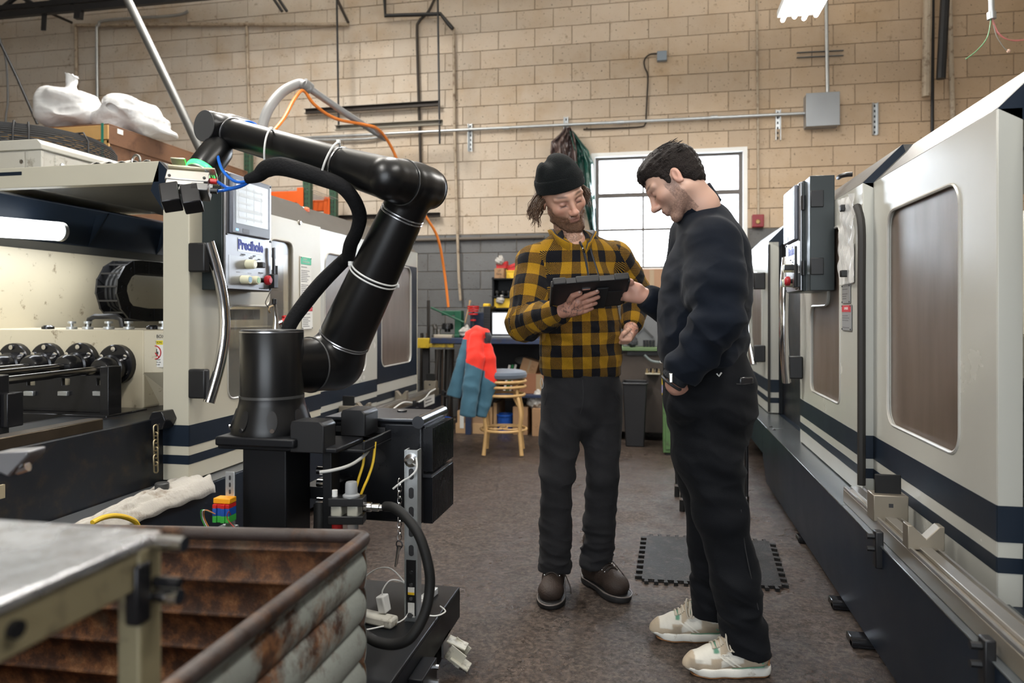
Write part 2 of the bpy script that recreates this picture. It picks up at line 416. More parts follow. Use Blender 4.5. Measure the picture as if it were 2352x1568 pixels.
# long conduit with its strut brackets
t = thing('conduit', onY(1270, 290, WALLY - .06), 'long horizontal galvanised conduit along the back wall ending at the large grey box', 'conduit')
MB().tube([onY(690, 317, WALLY - .06), onY(1270, 288, WALLY - .06), onY(1852, 260, WALLY - .06)], .017, 12).build('tube', GALV, t)
for px in (1163, 1425, 1640): 
    p = onY(px, 294 - (px - 1163) * .0515, WALLY - .06); MB().cyl(p - Vector((.035, 0, 0)), p + Vector((.035, 0, 0)), .022).build('coupling', GALV, t)
wpipe('conduit', [(640, 330), (690, 322), (790, 321), (860, 317), (890, 306)], .015, GALV, 'short lower galvanised conduit bending up into the long one', 'conduit', .06, 4)
def strut(name, p0, p1, label, y, w=.045, m=GALV, d=.04, slots=True):
    a, b = onY(*p0, WALLY - y), onY(*p1, WALLY - y); b = Vector((b.x if abs(p0[0] - p1[0]) > 40 else a.x, a.y, b.z))
    t = thing(name, (a + b) / 2, label, 'strut')
    v = (b - a).normalized(); h = Vector((0, 1, 0)); side = v.cross(h).normalized()
    bk = MB(); bk.beam(a + h * d * .5, b + h * d * .5, .006 if 0 else w, .005, up=h); bk.build('web', m, t)
    for s in (-1, 1): MB().beam(a + side * s * w * .5, b + side * s * w * .5, .005, d, up=h).build('flange', m, t)
    if slots:
        n = max(3, int((b - a).length / .05)); sl = MB()
        for k in range(n):
            c = a.lerp(b, (k + .5) / n) + h * (d * .5 - .004); sl.beam(c - v * .012, c + v * .012, .014, .003, up=h)
        stuff(sl.build('slots', INK, t))
    return t
strut('strut_bracket', (1080, 284), (1080, 347), 'short vertical slotted strut holding the conduit above the beanie man\'s left', .03)
strut('strut_bracket', (1300, 268), (1300, 312), 'short vertical slotted strut from which the plastic sheets hang', .03)
strut('strut_bracket', (1787, 252), (1787, 322), 'short vertical slotted strut just left of the large grey box', .03)
strut('strut_bracket', (2010, 236), (2010, 309), 'lone vertical slotted strut right of the large grey box', .04)
strut('strut_channel', (1830, 127), (1937, 122), 'grey slotted strut fixed crosswise behind the vertical conduit', .025, .05, mat('grey_strut', (.16, .17, .18), .5, .5, .2))
strut('strut_channel', (700, 256), (1008, 237), 'dark rusty strut high on wall above the conduit', .10, .05, PIPED, slots=False)
strut('strut_channel', (770, 294), (1016, 281), 'dull beige strut hung on two black rods in front of the conduit', .45, .05, mat('dull_strut', (.22, .20, .16), .6, .4, .2), slots=False)
strut('strut_channel', (700, 502), (1010, 493), 'dark strut low on the wall behind the robot elbow', .08, .045, PIPED, slots=False)
wpipe('hanger_rod', [(773, -40), (778, 292)], .011, PIPEK, 'left one of two black hanger rods', 'rod', .45)
wpipe('hanger_rod', [(1005, -40), (1010, 330)], .011, PIPEK, 'right one of two black hanger rods', 'rod', .45)
# large grey box + its riser
t = thing('junction_box', onY(1889, 289, WALLY - .1), 'large square grey steel junction box on the back wall', 'junction box')
a, b = onY(1852, 290, WALLY - .15), onY(1928, 211, WALLY - .15)
MB().bx(a.x, b.x, WALLY - .15, WALLY, a.z, b.z).build('body', mat('box_grey', (.36, .38, .40), .38, .6, .08), t, .004)
MB().bx(a.x - .004, b.x + .004, WALLY - .158, WALLY - .15, a.z - .004, b.z + .004).build('cover', mat('box_grey', (.36, .38, .40), .38, .6, .08), t, .003)
wpipe('conduit', [(1901, 214), (1899, 100), (1897, -30)], .018, GALV, 'vertical galvanised conduit rising from the large grey box', 'conduit', .07)
a, b = onY(1509, 140, WALLY - .06), onY(1532, 116, WALLY - .06)
t = thing('junction_box', (a + b) / 2, 'small blue-grey junction box high on the wall with a dark cable', 'junction box')
MB().bx(a.x, b.x, WALLY - .07, WALLY, a.z, b.z).build('body', mat('small_box_grey', (.22, .26, .30), .45, .3, .1), t, .006)
MB().tube([onY(x, y, WALLY - .03) for x, y in ((1510, 123), (1492, 125), (1480, 138), (1481, 155), (1488, 175), (1486, 225), (1484, 268), (1482, 285), (1462, 292), (1340, 297))], .008, 8, smooth=4).build('cable', PIPED, t)
wpipe('conduit', [(1738, -30), (1741, 300), (1742, 495)], .012, PIPEB, 'thin beige painted conduit running down to the red alarm box', 'conduit', .03)
t = thing('alarm_box', onY(1741, 523, WALLY - .03), 'small dark red fire alarm pull box beside the window', 'fire alarm')
a, b = onY(1728, 522, WALLY - .06), onY(1755, 492, WALLY - .06)
MB().bx(a.x, b.x, WALLY - .07, WALLY, a.z, b.z).build('case', mat('alarm_red', (.22, .015, .02), .4, 0, .1), t, .008)
MB().cyl(onY(1741, 509, WALLY - .07), onY(1741, 509, WALLY - .085), .025, .018).build('knob', mat('brass', (.4, .26, .1), .4, .6), t)
t = wpipe('pipe', [(2131, -30), (2127, 222)], .04, PIPEB, 'thick rusty beige pipe stub ending open on the right wall side', 'pipe', .16)
wpipe('pipe', [(2143, -30), (2141, 340)], .016, PIPEK, 'thin black pipe between the beige stub and the black stub', 'pipe', .06)
t = wpipe('pipe', [(2172, -30), (2161, 181)], .042, PIPEK, 'thick black pipe stub hanging down at the upper right', 'pipe', .4)
wpipe('pipe', [(2180, -30), (2189, 300)], .024, PIPEB, 'slim beige pipe at the far right of the back wall', 'pipe', .06)
# left half
wpipe('pipe', [(172, 58), (400, 56), (680, 56), (800, 56)], .022, PIPEB, 'long horizontal beige pipe high on the left part of the wall', 'pipe', .06)
wpipe('pipe', [(174, 60), (176, 300)], .020, PIPEB, 'vertical beige pipe dropping behind the plastic bags', 'pipe', .05)
wpipe('pipe', [(566, 50), (573, 300)], .018, PIPEB, 'vertical brown pipe behind the robot wrist', 'pipe', .05)
wpipe('conduit', [(432, 26), (400, 36), (250, 46), (226, 58), (222, 90), (225, 330)], .018, GALV, 'bent galvanised conduit dropping behind the right plastic bag', 'conduit', .09, 5)
wpipe('pipe', [(882, -30), (885, 36), (1012, 32), (1030, 55), (1040, 66)], .022, PIPEK, 'black pipe with a square bend at the top of the wall', 'pipe', .10)
wpipe('pipe', [(1042, 64), (1044, 300), (1049, 480), (1054, 640), (1058, 690)], .016, PIPEB, 'slim beige pipe running down the wall to the workbench', 'pipe', .05)
wpipe('conduit', [(1010, -30), (985, 25), (962, 50), (958, 80), (962, 240), (967, 400)], .015, PIPED, 'dark bent conduit left of the square black pipe', 'conduit', .05, 5)
wpipe('pipe', [(740, 556), (960, 551), (1250, 544)], .018, mat('pipe_brown', (.12, .10, .08), .6), 'thin horizontal pipe along the top of the grey paint', 'pipe', .04)
wpipe('pipe', [(800, 52), (775, 0), (760, -30)], .016, PIPED, 'short rusty brace slanting up from the horizontal beige pipe', 'pipe', .08)
wpipe('pipe', [(165, 52), (110, 28), (60, 5)], .016, PIPED, 'dark brace slanting from the corner of the beige pipe', 'pipe', .3)
# pole and cables in front of the wall, joist
tag(MB().tube([atz(252, -86, 5.62), atz(536, 500, 5.1)], .032, 14).build('steel_pole', mat('pole_grey', (.11, .11, .105), .5, .5, .15)), 'slanting grey steel pole reaching from the ceiling to the crate', 'pole')
tag(MB().tube([atz(-20, 55, 6.6), atz(40, 180, 6.7), atz(86, 285, 6.8)], .012, 8).build('cable', PIPEK), 'straight black guy cable slanting at the upper left corner', 'cable')
tag(MB().tube([atz(-4, 80, 7.2), atz(14, 140, 7.2), atz(18, 230, 7.2), atz(14, 262, 7.2), atz(13, 290, 7.2)], .010, 8, smooth=4).build('cable', mat('grey_cable', (.1, .1, .1), .6)), 'kinked dark cable hanging at the left edge', 'cable')
jt = thing('roof_joist', atz(120, 20, 7.5), 'dark open-web steel roof joist crossing the upper left corner', 'joist')
JY = 6.6
jd = lambda px, py: onY(px, py, JY)
for a, b, r in (((-160, 51), (1700, -124), .045), ((-160, 35), (1700, -140), .035)):
    MB().beam(jd(*a), jd(*b), .05, r * 1.5).build('chord', PIPEK, jt)
for a, b in [((q, -8 - .094 * (q - 430)), (q + 45, -50 - .094 * (q - 430))) for q in range(260, 1600, 90)] + [((q + 45, -50 - .094 * (q - 430)), (q + 90, -16 - .094 * (q - 430))) for q in range(260, 1600, 90)]:
    MB().tube([jd(*a), jd(*b)], .016, 6).build('web_bar', PIPEK, jt)
for a, b in (((-10, 30), (40, -8)), ((20, -25), (85, 15)), ((85, 18), (150, -8)), ((120, -20), (165, 8)), ((165, 8), (215, -30))):
    MB().tube([jd(*a), jd(*b)], .024, 8).build('web_bar', PIPEK, jt)
MB().beam(jd(102, 30), jd(100, 70), .02, .05).build('hanger_strap', PIPEK, jt)
MB().beam(jd(182, 22), jd(180, 44), .05, .08).build('clamp', PIPEK, jt)
jt = thing('roof_brace', onY(640, 8, 7.2), 'dark double steel brace at the top above the robot', 'brace')
for q in (0, 12): MB().tube([onY(610 + q, -30, 7.2), onY(648 + q * .9, 26, 7.2)], .016, 8).build('bar', PIPEK, jt)
# fluorescent fixture with four tubes (top right) and loose wires
def fixture(x, y0, y1, z, label, power, wires=True):
    t = thing('fluorescent_light', (x, (y0 + y1) / 2, z), label, 'light', 'hanging fluorescent fixtures')
    MB().bx(x - .16, x + .16, y0, y1, z + .05, z + .10).build('housing', mat('fixture_white', (.7, .7, .68), .5), t)
    for k in range(4):
        xx = x - .12 + .08 * k
        MB().cyl((xx, y0 + .02, z + .02), (xx, y1 - .02 - .05 * (k % 2), z + .02), .017, n=10).build('tube', mat('lit_tube', (.9, .9, .9), .3, emit=((1, .975, .94), 9)), t)
    if wires:
        for y in (y0 + .2, y1 - .2): MB().cyl((x, y, z + .1), (x, y, 5.55), .005, n=6).build('hanger', GALV, t)
    l = area('fluorescent_glow', (x, (y0 + y1) / 2, z - .02), .3, power * .75, (1, .965, .91), (0, 0, 0), y1 - y0)
    area('fluorescent_uplight', (x, (y0 + y1) / 2, z + .13), .3, power * .6, (1, .965, .91), (PI, 0, 0), y1 - y0)
    return t
fixture(1.12, 4.55, 6.05, 3.52, 'lit fluorescent fixture with four tubes hanging at the top right', 90)
fixture(-1.2, 2.9, 4.4, 3.75, 'fluorescent fixture above the left machine, outside the picture', 80)
fixture(-3.3, 4.3, 5.8, 4.6, 'fluorescent fixture above the pallet rack, outside the picture', 190)
fixture(1.0, .6, 2.1, 3.7, 'fluorescent fixture above the right machine, outside the picture', 70)
fixture(-1.6, -.6, .9, 3.7, 'fluorescent fixture behind the camera, outside the picture', 90)
t = thing('wire_drop', atz(2277, 0, 4.2), 'conduit stub with loose red, green and grey wires at the upper right', 'wires')
MB().cyl(atz(2276, -40, 4.2), atz(2278, 36, 4.2), .015).build('stub', GALV, t)
MB().cyl(atz(2277, 28, 4.2), atz(2278, 44, 4.2), .024).build('connector', GALV, t)
for nm, pts, m in (('red_wire', ((2279, 44), (2290, 75), (2320, 92), (2375, 88)), mat('pink_wire', (.6, .2, .18), .5)), ('red_wire', ((2280, 44), (2296, 78), (2330, 94), (2375, 86)), mat('pink_wire', (.6, .2, .18), .5)),
                   ('green_wire', ((2276, 44), (2268, 85), (2245, 115), (2218, 136)), mat('green_wire', (.12, .3, .14), .5)), ('grey_wire', ((2280, 44), (2288, 80), (2305, 108), (2316, 118)), mat('grey_wire', (.3, .28, .24), .5))):
    MB().tube([atz(x, y, 4.2) for x, y in pts], .0028, 6, smooth=5).build(nm, m, t)
MB().ball(atz(2317, 117, 4.2), .011).build('wire_nut', mat('wire_nut_tan', (.6, .4, .3), .5), t)
# orange air hose and grey gooseneck near the wall
ORANGE = mat('orange_hose', (.70, .19, .02), .5, 0, .08)
tag(MB().tube([atz(x, y, z) for x, y, z in ((612, 318, 5.0), (650, 275, 5.2), (676, 228, 5.4), (697, 208, 5.5), (722, 240, 5.6), (770, 272, 5.9), (835, 286, 6.2), (870, 298, 6.4), (900, 340, 6.6), (935, 420, 6.7), (975, 492, 6.8), (1005, 545, 6.9), (1020, 620, 7.0), (1030, 705, 7.0))], .013, 8, smooth=6).build('orange_hose', ORANGE), 'orange air hose hanging from the grey gooseneck down to the bench', 'hose')
t = thing('gooseneck_pipe', atz(690, 200, 5.5), 'grey flexible gooseneck pipe arching above the robot forearm', 'pipe')
MB().tube([atz(x, y, z) for x, y, z in ((600, 330, 5.2), (604, 285, 5.25), (620, 245, 5.3), (650, 210, 5.4), (685, 193, 5.5), (700, 196, 5.5))], .037, 14, smooth=6).build('flexible_tube', mat('grey_flex', (.24, .24, .24), .5, 0, .1), t)
MB().tube([atz(696, 192, 5.5), atz(712, 205, 5.55)], .048, 14).build('coupling', mat('grey_flex_d', (.18, .18, .18), .5), t)
MB().tube([atz(706, 200, 5.5), atz(790, 258, 6.0), atz(885, 318, 6.6)], .028, 12).build('straight_tube', mat('grey_flex', (.24, .24, .24), .5), t)
# ------------------------------------------------------------------ the two gun-drilling machines, facing each other across the aisle
ZT, ZL, CH1 = 1.73, .44, .15
def pane_mat(name, col, rough, alpha, scratch=.35):
    m = mat(name, col, rough, 0, .25, 3, rvar=.35, spec=1., bump=.03, bscale=9, coat=.0, ior=1.62)
    nt = m.node_tree; N = nt.nodes; L = nt.links; p = N['Principled BSDF']; out = N['Material Output']
    tr = N.new('ShaderNodeBsdfTransparent'); tr.inputs[0].default_value = (.80, .76, .70, 1)
    mx = N.new('ShaderNodeMixShader'); tc = N.new('ShaderNodeTexCoord'); n = N.new('ShaderNodeTexNoise')
    n.inputs['Scale'].default_value = 5; n.inputs['Detail'].default_value = 8; mp = N.new('ShaderNodeMapping'); mp.inputs['Scale'].default_value = (1, 2.2, .5)
    L.new(tc.outputs['Object'], mp.inputs[0]); L.new(mp.outputs[0], n.inputs['Vector'])
    r = N.new('ShaderNodeMapRange'); r.inputs[3].default_value = alpha - scratch * .5; r.inputs[4].default_value = alpha + scratch * .5
    L.new(n.outputs['Fac'], r.inputs[0]); L.new(r.outputs[0], mx.inputs[0]); L.new(tr.outputs[0], mx.inputs[1]); L.new(p.outputs[0], mx.inputs[2]); L.new(mx.outputs[0], out.inputs[0])
    return m
PANE = pane_mat('smoky_polycarbonate', (.15, .11, .085), .40, .80)
PANEL_ = pane_mat('clear_polycarbonate', (.30, .30, .29), .12, .30, .5)
ROOFM = mat('machine_roof_grey', (.10, .095, .088), .42, .2, .15, 8, bump=.1, bscale=200)
CREAMR = mat('cream_enamel_shiny', (.45, .445, .40), .26, 0, .05, 4)
GASK = mat('gasket_rubber', (.02, .018, .016), .6, 0, .3, 15)
class Mach:
    def __init__(s, side, X): s.s = side; s.X = X
    def p(s, d, y, z): return Vector((s.s * (s.X + d), y, z))
    def slab(s, d0, d1, y0, y1, z0, z1, b=None):
        a, c = s.p(d0, y0, z0), s.p(d1, y1, z1); return (b or MB()).bx(a.x, c.x, y0, y1, z0, z1)
    def plate(s, d, out, holes=(), t=.028):
        return MB().prism([s.p(d, y, z) for y, z in out], s.p(t, 0, 0) - s.p(0, 0, 0), [[s.p(d, y, z) for y, z in h] for h in holes])
BANDS = ((.606, .70), (.526, .566))
def section(M, root, name, d, y0, y1, zb, wins, m, pane, flange=None, bands=BANDS, top=ZT, flw=.085, tilt=(0, 0)):
    """one sliding or fixed cover section: front sheet with window openings, sloping shoulder, roof; flange = y of the visible end"""
    out = [(y0, zb), (y1, zb), (y1, top), (y0, top)]
    sh = M.plate(d, out, wins).build(name, m, root, .002)
    MB().prism([M.p(d, y0, top), M.p(d + CH1, y0, top + CH1), M.p(d + CH1 + .03, y0, top + CH1), M.p(d + .03, y0, top)], (0, y1 - y0, 0)).build('shoulder', ROOFM, sh)
    M.slab(d + CH1 + .005, d + 1.15, y0, y1, top + CH1 - .03, top + CH1).build('roof_sheet', ROOFM, sh)
    for w in wins:
        c = Vector((sum(p[0] for p in w) / len(w), sum(p[1] for p in w) / len(w)))
        big = [tuple(c + (Vector(p) - c) * (1.012 if tilt == (0, 0) else 1.16)) for p in w]
        dp_ = .012 if tilt == (0, 0) else .062; pb = M.plate(d + dp_, big, t=.004); o3 = M.p(d + dp_, c.x, c.y); R3 = Matrix.Rotation(tilt[0], 3, 'Z') @ Matrix.Rotation(tilt[1], 3, 'Y')      # tilt angles the pane to catch window glare; zero keeps it flush
        pb.v = [tuple(o3 + R3 @ (Vector(q) - o3)) for q in pb.v]; pb.build('window_pane', pane, sh)
        MB().tube([M.p(d + .001, y, z) for y, z in w], .006, 6, closed=True).build('window_bead', mat('bead', (.55, .54, .5), .35, .3), sh)
    for z0, z1 in bands:
        M.slab(d - .0015, d + .001, y0, y1, z0, z1).build('stripe', NAVY, sh)
    if flange is not None:
        sg = 1 if abs(flange - y0) < 1e-6 else -1; ya, yb = flange - sg * .004, flange + sg * .02
        fl = M.slab(d + .001, d + flw, ya, yb, zb, top).build('end_flange', m, sh, .002)
        k = flw * .55
        for z0, z1 in bands: M.slab(d, d + flw + .001, ya - sg * .0015, yb, z0, z1).build('stripe', NAVY, sh)
        MB().prism([M.p(d, ya, top), M.p(d + CH1, ya, top + CH1), M.p(d + CH1 + k * .6, ya, top + CH1 - flw), M.p(d + flw, ya, top - k)], (0, sg * .03, 0)).build('shoulder_end', NAVY, sh)
        return sh, ya
    return sh, None
def handle(M, parent, d, y, z0, z1, bow=.055):
    n = 9
    P = [M.p(d - .055 - bow * math.sin(PI * k / n) * .6, y + .0 * k, lerp(z1, z0, k / n)) for k in range(n + 1)]
    return P
def door_handle(M, parent, dface, y, sg, z0=.80, z1=1.515):
    n = 12; P = []
    for k in range(n + 1):
        t = k / n; P.append(M.p(dface - .085 - .03 * math.sin(PI * t), y + sg * .075 * math.sin(PI * t), lerp(z1, z0, t)))
    MB().tube(P, .025, 18).build('door_handle', CHROME, parent)
    for z in (z1 - .07, z0 + .085):
        M.slab(dface - .085, dface, y - .028, y + .012, z - .065, z + .065).build('handle_bracket', BLACKP, parent, .008)
def lwin(yL, sg):
    q = [(.29, .78), (.92, .78), (.92, 1.60), (.67, 1.60), (.67, 1.235), (.29, 1.235)]
    w = [(yL + sg * a, z) for a, z in q]
    return rpoly(w, .055)
def rwin(y0, y1, z0=.78, z1=1.585, r=.07): return [(a, b) for a, b in rrect(y0, y1, z0, z1, r)]
def control_box(M, root, df, y0, y1, side_text, hinges=False, flip=1):
    """wall-hung operator box: case, stainless front, screen, buttons; df = depth of its front face"""
    R = (PI / 2, 0, PI / 2 if M.s < 0 else -PI / 2)
    z0, z1 = 1.305, 1.85; dback = df + .13
    case = M.slab(df + .012, dback, y0, y1, z0, z1).build('control_box', mat('box_dark_green_black', (.016, .023, .024), .35, 0, .15, 6), root, .004)
    M.slab(df, df + .012, y0 + .004, y1 - .004, z0 + .004, z1 - .004).build('front_plate', mat('stainless_front', (.29, .29, .30), .34, .85, .12, 9), case, .003)
    M.slab(df - .001, df, y0 + .03, y1 - .03, z0 + .03, 1.465).build('engraved_field', mat('stainless_front2', (.33, .33, .335), .36, .8, .1, 9), case)
    s0, s1 = (y0 + .03, y1 - .045) if M.s < 0 else (y0 + .045, y1 - .03)
    M.slab(df - .018, df, s0, s1, 1.565, z1 - .01).build('screen_bezel', mat('bezel_grey', (.13, .14, .17), .4, 0, .05), case, .006)
    M.slab(df - .0195, df - .018, s0 + .03, s1 - .025, 1.615, z1 - .035).build('screen', SCREEN, case)
    M.slab(df - .0192, df - .018, s0 + .085 if M.s < 0 else s1 - .14, s0 + .14 if M.s < 0 else s1 - .085, 1.575, 1.595).build('screen_button', mat('bezel_dark', (.05, .05, .06), .4), case)
    M.slab(df - .0192, df - .018, s0 + .03 if M.s < 0 else s1 - .05, s0 + .05 if M.s < 0 else s1 - .03, 1.58, 1.59).build('power_light', mat('blue_led', (.1, .3, .9), .4, emit=((.2, .5, 1), 2)), case)
    rows = MB(); bars = MB()
    for k in range(5): bars_z = 1.64 + .034 * k; M.slab(df - .0200, df - .0195, s0 + .04, s0 + .04 + (s1 - s0 - .1) * (.95 if k != 2 else .5), bars_z, bars_z + .011 + .006 * (k % 2), bars)
    for k in range(4): yy = s0 + .05 + k * (s1 - s0 - .1) / 3.6; M.slab(df - .0200, df - .0195, yy, yy + .003, 1.63, z1 - .05, bars)
    stuff(bars.build('screen_layout', mat('screen_layout_grey', (.42, .44, .45), .4, emit=((.62, .66, .68), .25)), case))
    yc = (y0 + y1) / 2
    M.slab(df - .0015, df - .0005, yc - .10, yc + .115, 1.487, 1.553).build('logo_plate', mat('logo_plate', (.55, .56, .6), .4, .4), case)
    f = -1 if M.s < 0 else 1
    text('logo_lettering', 'Precihole', M.p(df - .0022, yc + .008, 1.52), .062, mat('logo_blue', (.010, .028, .33), .5), case, R, .0008, off=.0022, sx=.92)
    text('logo_shadow', 'Precihole', M.p(df - .0014, yc + .011, 1.5175), .062, mat('logo_pale', (.35, .42, .62), .4), case, R, .0004, off=.0022, sx=.92)
    w = lambda t: yc + (t - .5) * (y1 - y0) if M.s < 0 else yc - (t - .5) * (y1 - y0)
    lab = MB()
    for t, z in ((.30, 1.468), (.52, 1.468), (.6, 1.455), (.5, 1.452), (.22, 1.388), (.46, 1.388), (.68, 1.388)):
        a = w(t); M.slab(df - .0014, df - .0009, a, a + .03, z, z + .004, lab)
    stuff(lab.build('engraved_captions', mat('engraving', (.2, .2, .2), .5), case))
    for t, z, s_ in ((.36, 1.476, 'CONTROL'), (.60, 1.476, 'MODE'), (.52, 1.462, 'MANUAL'), (.70, 1.462, 'AUTO'), (.74, 1.396, 'EMERGENCY')): text('lettering', s_, M.p(df - .0014, w(t), z), .0085, INK, case, R, .0003)
    text('lettering', 'www.precihole.com', M.p(df - .0006, w(.80), z0 + .016), .010, INK, case, R, .0003)
    IV = mat('ivory_plastic', (.62, .60, .44), .35, 0, .05)
    def button(t, z, m, r=.021, L=.04, nm='push_button', cap=None):
        y = w(t); MB().lathe(M.p(df - .001, y, z), M.p(-1, 0, 0) - M.p(0, 0, 0), [(r, 0), (r, L * .8), (r * .92, L)], 18).build(nm, m, case)
        MB().cyl(M.p(df - L - .0005, y, z), M.p(df - L - .003, y, z), r * .66, n=16).build('button_cap', cap or mat('button_cap', (.75, .74, .62), .3), case)
    button(.44, 1.432, IV, .022, .042); y = w(.62); M.slab(df - .05, df, y - .018, y + .012, 1.418, 1.446).build('selector_knob', BLACKP, case, .004)
    button(.34, 1.356, IV, .021, .042, cap=mat('button_cap_blue', (.2, .35, .5), .3)); button(.52, 1.356, IV, .021, .042, cap=mat('button_cap_green', (.25, .45, .25), .3))
    y = w(.74); MB().cyl(M.p(df, y, 1.36), M.p(df - .035, y, 1.36), .012).build('stop_button_stem', BLACKP, case)
    MB().lathe(M.p(df - .03, y, 1.36), M.p(-1, 0, 0) - M.p(0, 0, 0), [(.022, 0), (.025, .006), (.024, .018), (.014, .026)], 20).build('emergency_stop', mat('estop_red', (.35, .012, .02), .3), case)
    for yy in (y0 + .014, y1 - .014):
        for zz in (z0 + .014, z1 - .014, 1.56): MB().cyl(M.p(df, yy, zz), M.p(df - .004, yy, zz), .0055, n=8).build('screw', BLACKP, case)
    ye = w(1.0); ye = y1 if M.s < 0 else y0
    sg = 1 if M.s < 0 else -1
    M.slab(df - .03, df + .0, ye - sg * .03, ye + sg * .012, 1.325, 1.395).build('stylus_holder', BLACKP, case, .003)
    M.slab(df - .024, df - .012, ye - sg * .022, ye - sg * .004, 1.39, 1.53).build('stylus', BLACKP, case, .003)
    MB().tube([M.p(df - .02, ye + sg * .008, z) for z in (1.44, 1.40, 1.36, 1.33)] , .008, 8, smooth=4).build('stylus_arm', BLACKP, case)
    return case
SCREEN = bpy.data.materials.new('lit_touch_screen'); SCREEN.use_nodes = True
_p = SCREEN.node_tree.nodes['Principled BSDF']; _p.inputs['Base Color'].default_value = (.3, .32, .34, 1); _p.inputs['Roughness'].default_value = .2
_p.inputs['Emission Color'].default_value = (.80, .86, .90, 1); _p.inputs['Emission Strength'].default_value = .30

# ---------------- left machine (face plane X = -2.05, aisle to its right)
ML = Mach(-1, 2.05)
L_ = thing('drilling_machine', (-2.9, 3.2, 0), 'cream and navy drilling machine on the left with open sliding door and lit interior', 'machine', 'drilling machines')
MB().prism([ML.p(-.10, 0, ZL), ML.p(-.10, 0, .22), ML.p(-.07, 0, .05), ML.p(.6, 0, .05), ML.p(.6, 0, ZL)], (0, 6.38, 0)).build('ledge', NAVY, L_, .006)
MB().bx(-3.4, -2.1, -.4, 6.0, .04, .43).build('bed', NAVYD, L_)
ML.slab(-.10, .1, -.2, 6.38, ZL, ZL + .005).build('ledge_cover', mat('ledge_cover', (.10, .105, .11), .3, .3, .2), L_, .002)
MB().bx(-3.75, -3.5, -.2, 6.0, .05, 1.86).build('back_panel', CREAM, L_)
door, ya = section(ML, L_, 'sliding_door', -.02, 2.83, 4.10, ZL + .012, [lwin(2.83, 1)], CREAM, PANEL_, flange=2.83, flw=.13)
ML.slab(.13, 1.42, ya, ya + .05, ZT + CH1 - .095, ZT + CH1).build('top_flange', CREAM, door, .003)
a_, b_ = onY(-60, 407, ya), onY(50, 394, ya); MB().bx(a_.x, b_.x, ya - .002, ya, a_.z, b_.z).build('number_plate', NAVY, door)
door_handle(ML, door, -.02, 2.845, 1)
section(ML, L_, 'fixed_cover', .02, 4.10, 5.11, ZL, [rwin(4.24, 4.90)], CREAMR, PANE)
bs, _ = section(ML, L_, 'end_cover', .02, 5.11, 6.03, ZL, [rwin(5.20, 5.88)], CREAMR, PANE, bands=((.52, .575), (.452, .475)))
ML.plate(.0185, [(5.112, .655), (6.03, .655), (6.03, 1.60), (5.112, 1.60)], [rwin(5.20, 5.88)], t=.003).build('navy_field', NAVY, bs)
ML.slab(.02, 1.3, 6.02, 6.05, ZL, ZT).build('end_wall', CREAM, L_)
control_box(ML, L_, -.135, 2.92, 3.325, True)
MB().bx(-5.2, -3.76, 2.9, 6.3, .02, 1.88).build('electrical_cabinet', CREAM, L_, .01)
# interior seen through the opening
GX = -3.48
MB().bx(GX - .05, GX, .5, 5.9, .9, 1.86).build('splash_panel', CREAMD, L_)
gd = MB().prism([(GX, .5, 1.56), (GX + .10, .5, 1.60), (GX + .16, .5, 1.82), (GX, .5, 1.86)], (0, 5.2, 0)).build('girder', NAVY, L_, .004)
for y in (3.75, 4.35):
    MB().prism([(GX + .10, y, 1.60), (GX + .10, y, 1.78), (GX + .24, y, 1.80)], (0, .012, 0)).build('gusset', NAVY, gd)
la, lb = onX(-60, 517, GX + .26), onX(132, 531, GX + .26)
lt = MB().cyl(la, lb, .052, n=24).build('interior_lamp', mat('lamp_glass', (.9, .93, .95), .25, emit=((.9, .96, 1), 3.5)), L_)
MB().cyl(lb, lb + Vector((0, .025, 0)), .054, n=24).build('lamp_cap', GALV, lt)
MB().cyl(lb + Vector((0, .02, 0)), lb + Vector((0, .05, 0)), .03).build('lamp_gland', BLACKP, lt)
area('interior_lamp_glow', (la + lb) / 2 + Vector((.02, -.1, -.07)), .1, 9, (.94, .97, 1), (0, -.35, 0), 1.6).rotation_euler = (0, .25, 0)
fill_lamp = MB().cyl((GX + .26, 4.8, 1.62), (GX + .26, 5.6, 1.62), .052, n=20).build('interior_lamp', mat('lamp_glass', (.9, .93, .95)), L_)  # added tube and glow, unseen behind the door, to brighten the interior
area('interior_lamp_glow', (GX + .30, 5.2, 1.55), .1, 12, (.94, .97, 1), (0, .5, 0), .8)
